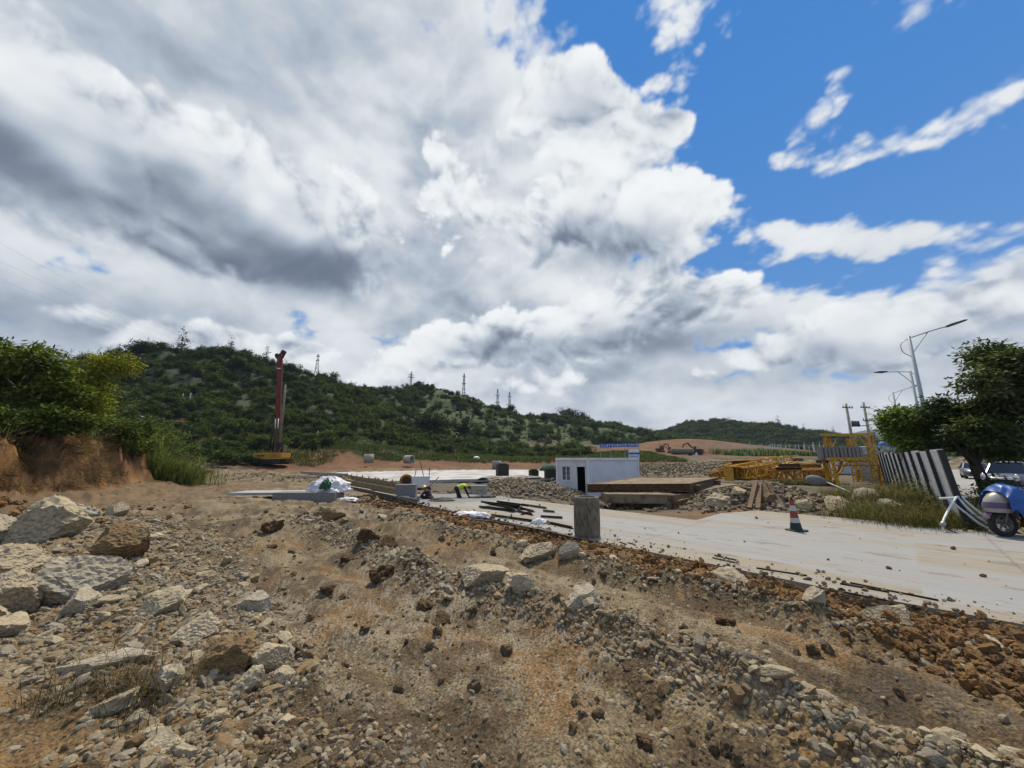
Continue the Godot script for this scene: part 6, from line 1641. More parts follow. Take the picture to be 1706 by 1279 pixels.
func build_fence_side() -> void:
	var o: Node3D; var st: SurfaceTool
	# leaning hoarding
	o = thing("hoarding_fence", "leaning site fence of grey sheet panels between black posts", "fence")
	var A := Vector3(13.25, -0.1, -11.5); var B := Vector3(29.8, 0.0, -31.0); var n := 11
	var dir := (B - A).normalized(); var lean := Vector3(-0.74, 0, -0.67) * 0.26
	for k in n + 1:
		var t := float(k) / n
		var a := A.lerp(B, t); var tall := 2.36 + 0.06 * sin(k * 2.1)
		var ln := lean * (1.0 - 0.35 * t)
		var w := 0.24 if k == 0 else 0.16
		st = st_new(); var up := (Vector3(0, tall + 0.2, 0) + ln).normalized(); var sd := up.cross(dir).normalized()
		box(st, Vector3(w, tall + 0.2, w * 0.55), Transform3D(Basis(dir, up, sd * -1.0).orthonormalized(), a + Vector3(0, tall / 2 - 0.1, 0) + ln / 2))
		part("post", st, M.fence_post, o)
		if k < n:
			var b := A.lerp(B, float(k + 1) / n); var ln2 := lean * (1.0 - 0.35 * (k + 1.0) / n)
			var off := Vector3(0.03, 0, 0.025)
			for j in 3:
				var y0 := 0.28 + 0.68 * j + 0.02 * sin(k * 3.0 + j); var y1 := y0 + 0.69
				st = st_new()
				var p := a + ln * y0 / 2.36 + Vector3(0, y0, 0) + dir * 0.12 + off; var q := b + ln2 * y0 / 2.36 + Vector3(0, y0, 0) - dir * 0.12 + off
				var p2 := a + ln * y1 / 2.36 + Vector3(0, y1, 0) + dir * 0.12 + off; var q2 := b + ln2 * y1 / 2.36 + Vector3(0, y1, 0) - dir * 0.12 + off
				var nrm := (q - p).cross(p2 - p).normalized() * 0.018
				for f in 5:   # shallow pressed folds across the sheet
					var u0 := f / 5.0; var u1 := (f + 1) / 5.0; var um := (u0 + u1) / 2
					for g in [[u0, um, 0.0, 1.0], [um, u1, 1.0, 0.0]]:
						quad(st, p.lerp(q, g[0]) + nrm * g[2], p.lerp(q, g[1]) + nrm * g[3], p2.lerp(q2, g[1]) + nrm * g[3], p2.lerp(q2, g[0]) + nrm * g[2])
				bar(st, p2 + nrm * 1.5, q2 + nrm * 1.5, 0.03, 0.05)
				part("panel", st, M.fence_panel, o)
			st = st_new()
			for h in [0.55, 1.3, 2.05]: bar(st, a + ln * h / 2.36 + Vector3(0, h, 0) + off * 2.5, b + ln2 * h / 2.36 + Vector3(0, h, 0) + off * 2.5, 0.04, 0.04)
			part("rail", st, M.fence_post, o)
	# white bent-tube trestle at the fence end
	o = thing("tube_rack", "white bent-tube rack leaning at the foot of the nearest fence post", "rack")
	for q in [[Vector3(11.9, 0.04, -11.0), Vector3(12.15, 0.3, -11.15), Vector3(12.95, 0.85, -11.45), Vector3(13.15, 0.86, -11.5)], [Vector3(12.7, 0.86, -11.45), Vector3(13.0, 0.45, -11.3), Vector3(13.25, 0.12, -11.15), Vector3(13.6, 0.02, -11.0)], [Vector3(13.1, 0.86, -11.5), Vector3(13.2, 0.5, -11.35), Vector3(13.45, 0.15, -11.15), Vector3(13.85, 0.02, -11.05)], [Vector3(13.2, 0.86, -11.5), Vector3(13.35, 0.55, -11.35), Vector3(13.6, 0.2, -11.2), Vector3(13.95, 0.03, -11.1)]]:
		st = st_new(true); sweep(st, bent(q, 14), 0.028, 8); part("tube", st, M.white_trim, o)
	st = st_new(true); tube(st, Vector3(12.45, 0.85, -11.4), Vector3(13.35, 0.87, -11.55), 0.03, 0.03, 8); part("top_tube", st, M.white_trim, o)
	st = st_new(true); sweep(st, [Vector3(11.95, 0.22, -11.02), Vector3(11.98, 0.06, -10.9), Vector3(12.08, -0.02, -10.75)], 0.016, 6); part("hook", st, M.black, o)
	st = st_new(true); tube(st, Vector3(11.92, 0.15, -11.02), Vector3(11.98, 0.26, -11.0), 0.06, 0.06, 8); part("joint", st, M.galv, o)
	st = st_new(); for y in [0.2, 0.34]: tube(st, Vector3(12.95, y + 0.1, -11.3), Vector3(13.9, y - 0.02, -11.0), 0.01, 0.01, 5)
	part("wires", st, M.wire, o)
	build_scooter()
	car("dark blue car parked on the street behind the nearest fence posts", Vector3(30.9, 0.13, -24.0), deg_to_rad(-150), M.car_blue, true)
	car("white car parked behind the covered scooter", Vector3(26.2, 0.13, -17.6), deg_to_rad(-165), M.car_white, false)
	car("small white car farther up the street past the tree trunk", Vector3(48.0, 0.13, -37.5), deg_to_rad(-135), M.car_white, false)
	car("dark car at the kerb farther up the street", Vector3(43.6, 0.13, -36.4), deg_to_rad(-135), M.car_blue, false)
	# street trees
	var r := RandomNumberGenerator.new(); r.seed = 91
	var lumps := []
	for k in 15: lumps.append([Vector3(r.randf_range(-0.9, 2.6), r.randf_range(2.4, 4.3), r.randf_range(-1.5, 1.5)), Vector3(1.0, 0.75, 1.0) * r.randf_range(0.6, 0.95)])
	tree("street_tree", "dark street tree whose trunk stands between the fence and the blue car", Vector3(20.6, 0.0, -17.0), 5.5, 0.2, [[Vector3(0.3, -0.1, 0), Vector3(-0.2, 1.7, 0), 0.27, 0.2], [Vector3(-0.2, 1.7, 0), Vector3(-1.4, 3.2, 0.2), 0.13, 0.05], [Vector3(-0.2, 1.7, 0), Vector3(1.1, 3.3, 0.1), 0.13, 0.05], [Vector3(-0.2, 1.7, 0), Vector3(0.0, 3.9, -0.3), 0.14, 0.04]],
		leaf_cloud(92, lumps, 1500, 18, 0.34, 0.22, 0.1, Color(0.032, 0.051, 0.018), Color(0.095, 0.124, 0.041), 0.4, 0.5), "", "tree")
	lumps = []
	for k in 26:
		var q := Vector3(r.randfn(), r.randfn() * 0.7, r.randfn()).limit_length(1.6) / 1.6
		lumps.append([Vector3(0.15, 5.5, 0) + q * Vector3(2.6, 1.7, 1.8), Vector3(1, 0.8, 1) * r.randf_range(0.6, 0.95)])
	tree("street_tree", "taller dark street tree rising at the right edge of the photo", Vector3(22.0, -0.25, -15.6), 7.5, 0.25, [[Vector3(0.9, -0.1, 0), Vector3(0.7, 2.6, 0), 0.24, 0.18], [Vector3(0.7, 2.6, 0), Vector3(0.3, 4.4, 0), 0.18, 0.12], [Vector3(0.3, 4.4, 0), Vector3(-1.5, 5.6, 0.3), 0.11, 0.04], [Vector3(0.3, 4.4, 0), Vector3(1.8, 5.7, 0), 0.11, 0.04], [Vector3(0.3, 4.4, 0), Vector3(0.2, 6.7, -0.3), 0.1, 0.03]],
		leaf_cloud(93, lumps, 2000, 18, 0.34, 0.22, 0.1, Color(0.045, 0.062, 0.026), Color(0.15, 0.175, 0.075), 0.4, 0.5), "", "tree")
	lumps = []
	for k in 11: lumps.append([Vector3(r.randf_range(-1.2, 1.0), r.randf_range(2.5, 4.1), r.randf_range(-0.8, 0.8)), Vector3.ONE * r.randf_range(0.5, 0.8)])
	tree("street_tree", "brighter green street tree behind the middle of the fence", Vector3(21.2, 0.0, -20.0), 4.5, 0.15, [[Vector3(0, -0.1, 0), Vector3(0.1, 2.0, 0), 0.14, 0.1], [Vector3(0.1, 2.0, 0), Vector3(-1.0, 3.4, 0), 0.08, 0.03], [Vector3(0.1, 2.0, 0), Vector3(1.0, 3.5, 0), 0.08, 0.03]],
		leaf_cloud(94, lumps, 1000, 18, 0.34, 0.22, 0.1, Color(0.085, 0.14, 0.028), Color(0.23, 0.30, 0.055), 0.4, 0.5), "", "tree")
	var far_bush := leaf_cloud(95, [[Vector3(-0.5, 0.5, 0), Vector3(0.7, 0.5, 0.6)], [Vector3(0.5, 0.6, 0.1), Vector3(0.7, 0.6, 0.6)], [Vector3(0, 0.9, 0), Vector3(0.6, 0.5, 0.5)]], 150, 12, 0.25, 0.2, 0.09, Color(0.041, 0.061, 0.019), Color(0.095, 0.121, 0.034), 0.4, 0.5)
	for q in [[20.4, -16.4, 0.9, "round bush at the foot of the street tree trunk"], [50.0, -33.0, 2.4, "bush across the street behind the white cars"], [56.0, -36.0, 2.8, "larger bush across the street at the right"], [45.0, -26.0, 2.2, "bush across the street at the right edge"], [62.0, -48.0, 3.0, "far bush at the bend of the street"], [38.0, -39.5, 2.0, "bush behind the fence's far end"], [34.0, -33.5, 1.7, "bush beside the far fence post"], [41.0, -19.5, 2.2, "bush behind the white car"]]:
		o = thing("bush", q[3], "bush", Vector3(q[0], 0.0, q[1]))
		var cr := mesh_node("foliage", far_bush, M.leaf, o); cr.scale = Vector3.ONE * q[2]; tag(cr, "", "", "", "stuff")
	# lamps along the street
	street_lamp("nearest street lamp, its arm reaching right over the tree", 23.2, -21.1, 9.0, Vector3(1.75, 0.55, 0.5), true)
	street_lamp("second street lamp, its arm reaching left", 32.4, -29.9, 9.0, Vector3(-2.2, -0.05, 0.2))
	street_lamp("third street lamp, small, its arm reaching right", 41.2, -40.2, 9.0, Vector3(1.7, 0.6, 0.4))
	street_lamp("fourth street lamp, its arm just left of the green tree", 57.0, -56.0, 9.0, Vector3(-2.2, 0.1, 0.2))
	street_lamp("farthest street lamp, showing only its arm", 72.0, -74.0, 9.0, Vector3(-2.2, 0.1, 0.2))
	# the lamp that lies on the stones
	o = thing("fallen_street_lamp", "fallen street lamp lying on the stones, grey head up and pole slanting down", "street lamp")
	st = st_new(true); sweep(st, bent([Vector3(14.95, 0.90, -18.6), Vector3(15.1, 0.7, -18.1), Vector3(15.3, 0.38, -17.4), Vector3(15.35, 0.12, -16.9)], 8), 0.04, 8); part("pole", st, M.galv, o)
	st = st_new(true)
	var hf := frame_along(Vector3(-0.95, 0.12, -0.25))
	lathe(st, [[0.05, -0.1], [0.13, 0.0], [0.24, 0.25], [0.25, 0.5], [0.17, 0.72], [0.0, 0.82]], 18, Transform3D(hf.scaled_local(Vector3(0.75, 1, 1)), Vector3(14.95, 0.90, -18.6))); part("lamp_head", st, M.concrete_dark, o)
	# weeds before the fence
	var wd := blade_tuft(440, 90, 0.3, 0.62, 0.006, 1.0, Color(0.06, 0.075, 0.025), Color(0.17, 0.135, 0.06))
	var wb := leaf_cloud(96, [[Vector3(-0.3, 0.35, 0), Vector3(0.5, 0.35, 0.45)], [Vector3(0.4, 0.4, 0.1), Vector3(0.5, 0.4, 0.45)], [Vector3(0, 0.7, 0), Vector3(0.35, 0.4, 0.35)]], 110, 10, 0.22, 0.1, 0.025, Color(0.05, 0.06, 0.02), Color(0.14, 0.13, 0.05), 0.7, 0.9)
	for q in [[13.9, -13.0, 0.9, "dull olive bush of weeds nearest the white rack"], [14.9, -14.4, 1.2, "olive bush of weeds before the second fence panels"], [16.3, -15.6, 1.4, "tallest olive bush of weeds before the fence"], [18.0, -18.0, 1.3, "green bush of weeds before the fence's far half"], [20.6, -20.4, 1.5, "green bush of weeds toward the fence's end"], [15.6, -16.6, 1.0, "low weed bush behind the grey boulder"]]:
		o = thing("weed_bush", q[3], "weeds", Vector3(q[0], land(q[0], q[1]) - 0.05, q[1]))
		var cr := mesh_node("foliage", wb, M.leaf, o); cr.scale = Vector3.ONE * q[2]; tag(cr, "", "", "", "stuff")
	for q in [[13.2, -13.2, 1.6, 1.3, 60, "dry brownish weeds before the nearest fence panels"], [15.6, -15.6, 1.9, 1.6, 80, "tall greenish weeds before the middle of the fence"], [18.6, -18.9, 2.2, 1.8, 80, "greenish weeds toward the far half of the fence"], [23.0, -24.0, 2.6, 2.0, 70, "weeds at the far end of the fence by the yellow frame"], [12.4, -12.0, 1.0, 0.5, 26, "low weeds at the road edge beside the white rack"]]:
		patch("weeds", q[5], "weeds", q[0], q[1], q[2], q[3], q[4], wd, 0.8, 1.7, [Color(1, 1, 1), Color(0.75, 0.9, 0.6), Color(1.1, 0.9, 0.7)])

func build_scooter() -> void:
	var o := thing("covered_scooter", "motor scooter under a bright blue rain cover, its front wheel at the road edge", "scooter", Vector3(12.85, 0.0, -10.4), deg_to_rad(180 - 6))
	o.scale = Vector3.ONE * 1.05
	var fr := Vector3(0.16, 0, 0)
	# local x is forward; the front axle stands at the origin, the rear axle at -1.35
	wheel(o, Vector3(0, 0.3, 0), 0.31, 0.11, Vector3(0, 0, 1), M.rubber, M.steel_grey)
	wheel(o, Vector3(-1.35, 0.3, 0), 0.3, 0.13, Vector3(0, 0, 1), M.rubber, M.chrome)
	var st := st_new(true)
	for s in [-1, 1]: tube(st, Vector3(0, 0.3, s * 0.08), Vector3(-0.22, 0.95, s * 0.05), 0.025, 0.03, 8)
	part("fork", st, M.steel_grey, o)
	st = st_new(true)
	for k in 10:
		var a0 := deg_to_rad(20 + k * 14); var a1 := deg_to_rad(20 + (k + 1) * 14)
		quad(st, Vector3(cos(a0) * 0.36, 0.3 + sin(a0) * 0.36, 0.08), Vector3(cos(a0) * 0.36, 0.3 + sin(a0) * 0.36, -0.08), Vector3(cos(a1) * 0.36, 0.3 + sin(a1) * 0.36, -0.08), Vector3(cos(a1) * 0.36, 0.3 + sin(a1) * 0.36, 0.08))
	part("front_mudguard", st, M.fairing_purple, o)
	# rain apron: grey front with a purple patch, then the blue cover
	st = st_new(true)
	lathe(st, [[0.2, 0.0], [0.25, 0.1], [0.24, 0.3], [0.19, 0.42], [0.11, 0.5], [0.0, 0.53]], 24, Transform3D(Basis(Vector3(1.25, 0, 0), Vector3(-0.28, 1, 0), Vector3(0, 0, 0.98)), Vector3(0.02, 0.58, 0))); part("front_apron", st, M.fairing, o)
	st = st_new(); lathe(st, [[0.256, 0.1], [0.257, 0.17], [0.253, 0.24]], 24, Transform3D(Basis(Vector3(1.25, 0, 0), Vector3(-0.28, 1, 0), Vector3(0, 0, 0.98)), Vector3(0.02, 0.58, 0))); part("apron_patch", st, M.fairing_purple, o)
	st = st_new(); bx(st, Vector3(-0.1, 0.9, 0.0), Vector3(0.2, 0.12, 0.22)); part("headlight", st, M.chrome, o)
	for s in [-1, 1]:
		st = st_new(true); tube(st, Vector3(-0.2, 1.1, 0), Vector3(-0.28, 1.14, s * 0.36), 0.018, 0.018, 8); part("handlebar", st, M.steel_grey, o)
		st = st_new(true); tube(st, Vector3(-0.24, 1.14, s * 0.28), Vector3(-0.18, 1.36, s * 0.36), 0.01, 0.01, 6); var mr := part("mirror", st, M.black, o)
		st = st_new(true); lathe(st, [[0.0, -0.03], [0.06, -0.02], [0.085, 0.0], [0.06, 0.015], [0.0, 0.018]], 16, Transform3D(Basis(Vector3.FORWARD, 1.45).scaled_local(Vector3(1.1, 1, 0.8)), Vector3(-0.17, 1.43, s * 0.37))); part("mirror_glass", st, M.chrome, mr)
	st = st_new(true)
	var nz := noise(77, 2.2, 4)
	var NX := 40; var NR := 30
	var pt := func(i: int, j: int) -> Vector3:
		var u := float(i) / NX                      # front to back
		var x := lerpf(0.06, -1.75, u)
		var hgt := lerpf(1.08, 0.98, smoothstep(0.2, 0.5, u)) + 0.16 * sin(clampf(u / 0.3, 0, 1) * PI) - 0.1 * smoothstep(0.85, 1.0, u)
		var hem := 0.40 + 0.06 * sin(u * 17.0) + 0.24 * (1.0 - smoothstep(0.0, 0.14, u)) - 0.04 * u
		var wid := lerpf(0.31, 0.38, smoothstep(0.0, 0.2, u))
		var s := float(j) / NR * 2.0 - 1.0         # side to side over the top
		var a := absf(s)
		var y := lerpf(hgt, hem, smoothstep(0.18, 1.0, a)) if a > 0.3 else hgt - 0.25 * a * a
		y = lerpf(hgt - 0.35 * a * a, hem, pow(clampf((a - 0.25) / 0.75, 0, 1), 1.1))
		var z := signf(s) * wid * pow(sin(minf(a * 1.7, 1.0) * PI / 2), 0.8) * (1.0 + 0.15 * a)
		var q := nz.get_noise_3d(x * 1.6, y * 0.5, s * 2.0)
		z += signf(s) * (0.045 * sin(x * 19.0 + q * 6.0) * smoothstep(0.35, 1.0, a) + q * 0.05)
		return Vector3(x + q * 0.05, y + q * 0.05, z)
	for i in NX:
		for j in NR:
			var a: Vector3 = pt.call(i, j); var b: Vector3 = pt.call(i + 1, j); var c: Vector3 = pt.call(i + 1, j + 1); var d: Vector3 = pt.call(i, j + 1)
			quad(st, a, d, c, b)
	part("rain_cover", st, M.blue_tarp, o)
	st = st_new(); bar(st, Vector3(-0.42, 0.92, -0.395), Vector3(-0.8, 0.82, -0.405), 0.06, 0.012); bar(st, Vector3(-0.42, 0.92, 0.395), Vector3(-0.8, 0.82, 0.405), 0.06, 0.012); part("reflective_strip", st, M.white_trim, o)
	st = st_new(true); prism(st, [Vector2(-0.5, 0.22), Vector2(-1.3, 0.22), Vector2(-1.55, 0.6), Vector2(-0.6, 0.5)], 0.26, Transform3D()); part("rear_body", st, M.red_paint, o)
	st = st_new(true); tube(st, Vector3(-0.75, 0.3, 0.1), Vector3(-0.68, 0.0, 0.24), 0.014, 0.014, 6); part("side_stand", st, M.black, o)
# ------------------------------------------------------------------ far things
func mast_tower(label: String, x: float, z: float, top: float, w0: float, arms: Array, m: Material, category := "tower") -> void:
	var y := land(x, z) - 0.5
	var o := thing("lattice_tower", label, category, Vector3(x, y, z), 0.4)
	var h := top - y
	var w := func(t: float) -> float: return lerpf(w0, w0 * 0.16, pow(t, 0.75))
	for sx in [-1, 1]:
		for sz in [-1, 1]:
			var st := st_new()
			for k in 6: bar(st, Vector3(sx * w.call(k / 6.0), h * k / 6, sz * w.call(k / 6.0)), Vector3(sx * w.call((k + 1) / 6.0), h * (k + 1) / 6, sz * w.call((k + 1) / 6.0)), 0.15, 0.15)
			part("leg", st, m, o)
	var st := st_new()
	var n := 8
	for k in n:
		var a: float = w.call(float(k) / n); var b: float = w.call((k + 1.0) / n)
		for f in 4:
			var q := Basis(Vector3.UP, f * PI / 2)
			bar(st, q * Vector3(-a, h * k / n, a), q * Vector3(b, h * (k + 1) / n, b), 0.11, 0.11)
			bar(st, q * Vector3(a, h * k / n, a), q * Vector3(-b, h * (k + 1) / n, b), 0.11, 0.11)
	part("bracing", st, m, o)
	for a in arms:
		st = st_new()
		bx(st, Vector3(0, h * a[0], 0), Vector3(a[1] * 2, 0.35, 0.35)); bar(st, Vector3(-a[1], h * a[0], 0), Vector3(0, h * a[0] + a[1] * 0.3, 0), 0.14, 0.14); bar(st, Vector3(a[1], h * a[0], 0), Vector3(0, h * a[0] + a[1] * 0.3, 0), 0.14, 0.14)
		part("cross_arm", st, m, o)

func excavator(label: String, x: float, z: float, turn: float, m: Material, s := 1.0) -> void:
	var o := thing("excavator", label, "excavator", Vector3(x, land(x, z), z), turn)
	o.scale = Vector3.ONE * s
	var st: SurfaceTool
	for k in [-1, 1]:
		st = st_new(); prism(st, [Vector2(-1.8, 0.3), Vector2(-1.5, 0), Vector2(1.5, 0), Vector2(1.8, 0.3), Vector2(1.5, 0.8), Vector2(-1.5, 0.8)], 0.6, Transform3D(Basis(), Vector3(0, 0, k * 1.1))); part("crawler_track", st, M.rubber, o)
	st = st_new(); prism(st, [Vector2(-1.9, 0.95), Vector2(1.3, 0.95), Vector2(1.3, 1.5), Vector2(0.2, 2.0), Vector2(-1.9, 1.9)], 2.4, Transform3D()); part("engine_body", st, m, o)
	st = st_new(); prism(st, [Vector2(0.1, 1.5), Vector2(1.4, 1.5), Vector2(1.3, 2.3), Vector2(0.9, 3.0), Vector2(0.1, 3.0)], 1.0, Transform3D(Basis(), Vector3(0, 0, 0.6))); part("cab", st, M.glass_dark, o)
	st = st_new(); bar(st, Vector3(1.0, 1.6, -0.2), Vector3(3.2, 4.2, -0.2), 0.4, 0.5); bar(st, Vector3(3.1, 4.25, -0.2), Vector3(5.0, 3.7, -0.2), 0.36, 0.42); part("boom", st, m, o)
	st = st_new(); bar(st, Vector3(4.9, 3.9, -0.2), Vector3(5.4, 1.4, -0.2), 0.3, 0.36); part("arm", st, m, o)
	st = st_new(); prism(st, [Vector2(5.0, 1.5), Vector2(5.9, 1.4), Vector2(5.7, 0.5), Vector2(5.0, 0.4), Vector2(4.7, 0.9)], 1.0, Transform3D(Basis(), Vector3(0, 0, -0.2))); part("bucket", st, M.steel, o)

# strokes that stand for signs too small to read, as in the photograph
func glyph_row(o: Node3D, origin: Vector3, along_: Vector3, n: int, size: float, gap: float, m: Material, face: Vector3) -> void:
	var r := RandomNumberGenerator.new(); r.seed = n * 7 + 3
	for k in n:
		var st := st_new()
		var c := origin + along_ * gap * k
		var rows := [0.38, 0.12, -0.14, -0.4]
		for y in rows:
			if r.randf() < 0.85: bar(st, c + along_ * size * -0.38 + Vector3.UP * y * size + face * 0.02, c + along_ * size * r.randf_range(0.15, 0.4) + Vector3.UP * y * size + face * 0.02, 0.03, size * 0.11)
		for x in [-0.3, 0.0, 0.3]:
			if r.randf() < 0.66: bar(st, c + along_ * size * x + Vector3.UP * size * 0.42 + face * 0.02, c + along_ * size * (x + r.randf_range(-0.1, 0.1)) - Vector3.UP * size * 0.42 + face * 0.02, size * 0.11, 0.03)
		part("character", st, m, o)

func utility_pole(label: String, x: float, z: float, tall: float, arms: Array, gear: bool) -> void:
	var o := thing("utility_pole", label, "utility pole", Vector3(x, -0.3, z), 0.3)
	var st := st_new(true); tube(st, Vector3.ZERO, Vector3(0, tall, 0), 0.19, 0.12, 10); part("pole", st, M.pole, o)
	for a in arms:
		st = st_new(); bx(st, Vector3(0, a, 0.12), Vector3(1.7, 0.09, 0.09)); var ca := part("cross_arm", st, M.steel, o)
		for k in [-0.75, -0.3, 0.3, 0.75]:
			st = st_new(true); tube(st, Vector3(k, a, 0.12), Vector3(k, a + 0.26, 0.12), 0.055, 0.035, 8); part("insulator", st, M.tower_dark, ca)
	if gear:
		for k in 3:
			st = st_new(true); tube(st, Vector3(-2.6 + 0.5 * k, tall - 3.1, 0), Vector3(-2.6 + 0.5 * k, tall - 2.4, 0), 0.15, 0.12, 10); part("switch", st, M.tower_dark, o)
		st = st_new(); bar(st, Vector3(-2.9, tall - 3.1, 0), Vector3(0, tall - 2.9, 0), 0.09, 0.09); part("gear_beam", st, M.steel, o)
		st = st_new(true); tube(st, Vector3(0.5, tall - 4.6, 0), Vector3(0.5, tall - 3.7, 0), 0.35, 0.35, 12); part("transformer", st, M.steel_grey, o)

func wire(called: String, label: String, a: Vector3, b: Vector3, sag: float, r: float, group: String) -> void:
	var st := st_new(true)
	var pts := []
	for k in 13:
		var t := k / 12.0
		pts.append(a.lerp(b, t) - Vector3(0, sag * 4.0 * t * (1.0 - t), 0))
	sweep(st, pts, r, 5)
	tag(part(called, st, M.wire), label, "wire", group)

func build_far() -> void:
	mast_tower("slim telecom tower on the left hill's right shoulder", -101, -190, 55.3, 1.5, [[0.93, 0.9], [0.8, 0.8]], M.tower)
	mast_tower("short antenna mast on the second hill crest", -64.6, -236.3, 56.6, 1.0, [[0.75, 1.9], [0.85, 1.6]], M.tower_dark)
	mast_tower("power pylon right of the antenna mast", -33.5, -257.8, 60.2, 1.6, [[0.72, 1.6], [0.9, 1.3]], M.tower_dark, "pylon")
	mast_tower("left one of the close pair of power pylons on the ridge", -11.6, -299.8, 56.9, 2.0, [[0.7, 2.6], [0.86, 2.2]], M.tower, "pylon")
	mast_tower("right one of the close pair of power pylons, with wider arms", -2.1, -320.0, 58.0, 2.2, [[0.55, 3.6], [0.75, 3.2], [0.9, 2.2]], M.tower, "pylon")
	mast_tower("tiny pylon in the gap between the hills", 96.0, -330.0, 33.0, 1.6, [[0.8, 2.0]], M.tower, "pylon")
	for q in [[-86.2, -97.4, 18.6, "left one of the pale pair of poles on the left hillside"], [-84.4, -97.6, 18.8, "right one of the pale pair of poles on the left hillside"], [-47.9, -93.5, 8.6, "pale pole at the hill foot right of the drilling rig"]]:
		var o := thing("pale_pole", q[3], "pole", Vector3(q[0], land(q[0], q[1]) - 0.5, q[1]))
		var st := st_new(true); tube(st, Vector3.ZERO, Vector3(0.1, q[2] - o.position.y, 0), 0.17, 0.12, 8); part("pole", st, M.pole, o)
		st = st_new(); bx(st, Vector3(0.1, q[2] - o.position.y - 0.4, 0), Vector3(1.1, 0.1, 0.1)); part("cross_arm", st, M.pole, o)
	for k in 3:
		wire("power_line", ["highest power line crossing the sky at the left", "middle power line crossing the sky at the left", "lowest power line crossing the sky at the left"][k], Vector3(-120, 53 - k * 4.5, -72), Vector3(-128 + k, 47.5 - k * 1.0, -165), 2.0, 0.013, "")
	# blue banner on posts with two notice boards
	var b := thing("banner_frame", "long blue banner with white characters on posts behind the cabin", "banner", Vector3(17.4, land(17.4, -62), -62), 0.0)
	var y0 := 3.72 - b.position.y
	for x in [-3.1, -1.4, 0.9, 1.4, 3.1]:
		var st := st_new(); bar(st, Vector3(x, -0.3, 0), Vector3(x, y0 + 0.7, 0), 0.08, 0.08); part("post", st, M.tower, b)
	var st := st_new(); bx(st, Vector3(-0.9, y0 + 0.33, 0.07), Vector3(4.5, 0.62, 0.05), Vector3(0, 0, 0.03)); part("banner_left", st, M.sign_blue, b)
	st = st_new(); bx(st, Vector3(2.25, y0 + 0.4, 0.07), Vector3(1.75, 0.64, 0.05), Vector3(0, 0, 0.03)); part("banner_right", st, M.sign_blue, b)
	glyph_row(b, Vector3(-2.85, y0 + 0.27, 0.1), Vector3(1, 0.03, 0), 10, 0.36, 0.43, M.sign_white, Vector3(0, 0, 1))
	glyph_row(b, Vector3(1.6, y0 + 0.38, 0.1), Vector3(1, 0.03, 0), 4, 0.36, 0.42, M.sign_white, Vector3(0, 0, 1))
	var nb := thing("notice_board", "white notice board with blue stripes under the banner's right end", "notice board", Vector3(19.7, b.position.y, -61.9))
	st = st_new(); bx(st, Vector3(0, 2.7 - b.position.y, 0), Vector3(1.7, 1.4, 0.06)); part("board", st, M.sign_white, nb)
	st = st_new(); bx(st, Vector3(0, 2.75 - b.position.y, 0.04), Vector3(1.7, 0.3, 0.03)); part("blue_stripe", st, M.sign_blue, nb)
	st = st_new(); bx(st, Vector3(0, 1.95 - b.position.y, 0.04), Vector3(1.7, 0.16, 0.03)); part("blue_stripe", st, M.sign_blue, nb)
	glyph_row(nb, Vector3(-0.6, 2.3 - b.position.y, 0.05), Vector3(1, 0, 0), 4, 0.3, 0.4, M.sign_blue, Vector3(0, 0, 1))
	for s in [-0.8, 0.8]:
		st = st_new(); bar(st, Vector3(s, -0.3, -0.04), Vector3(s, 2.1 - b.position.y, -0.04), 0.07, 0.07); part("post", st, M.tower, nb)
	# machines on the cleared red earth
	excavator("small dark excavator with raised arm left on the red earth slope", 46.5, -120, 0.3, M.rust, 0.65)
	excavator("excavator with its arm up in the middle of the red earth slope", 49.5, -119, 2.6, M.yellow_dark, 0.65)
	excavator("dark red excavator at the right of the red earth slope", 57.5, -119, 3.0, M.rust, 0.8)
	excavator("dark orange machine behind the banner posts", 13.0, -75, 0.4, M.red_paint, 0.6)
	excavator("rust-red machine left of the banner, half hidden by the cabin", 10.6, -76, 2.9, M.red_paint, 0.6)
	var tk := thing("storage_tank", "long rusty beige tank lying before the red earth slope", "tank", Vector3(45.6, land(48, -110) + 1.0, -110))
	st = st_new(true); lathe(st, [[0.0, 0.0], [0.75, 0.1], [0.95, 0.4], [0.95, 6.1], [0.75, 6.4], [0.0, 6.5]], 18, Transform3D(Basis(Vector3.FORWARD, PI / 2), Vector3.ZERO)); part("shell", st, M.concrete_old, tk)
	for k in 2:
		st = st_new(); bx(st, Vector3(0.9 + 4.6 * k, -0.8, 0), Vector3(0.4, 0.8, 1.8)); part("cradle", st, M.rust, tk)
	st = st_new(); bx(st, Vector3(6.8, 0.2, 0), Vector3(0.9, 0.7, 0.7)); part("end_valve", st, M.black, tk)
	var wl := draped("white_roll", M.white_tarp, Vector3(0.35, 1.0, 0.35), 911, 0.4, 10)
	wl.position = Vector3(50.0, land(50, -104), -104); tag(wl, "small white and green sack standing before the red slope", "sack")
	# rows of white vineyard posts
	for i in 46:
		var t := i / 45.0
		var x := lerpf(66.0, 96.0, t) + rng.randf_range(-0.5, 0.5); var z := lerpf(-133.0, -114.0, t) - (i % 3) * 3.0
		var y := land(x, z)
		st = st_new(); bar(st, Vector3(x, y - 0.3, z), Vector3(x + rng.randf_range(-0.15, 0.15), lerpf(6.6, 6.2, t) + rng.randf_range(-0.6, 0.6), z), 0.16, 0.16)
		tag(part("white_post", st, M.vine_post), "thin white post in the long row before the right hill", "post", "white posts before the right hill")
	st = st_new(); bar(st, Vector3(66, 6.2, -134), Vector3(96, 5.8, -115), 0.05, 0.05)
	tag(part("post_wire", st, M.vine_post), "pale wire strung along the row of white posts", "wire")
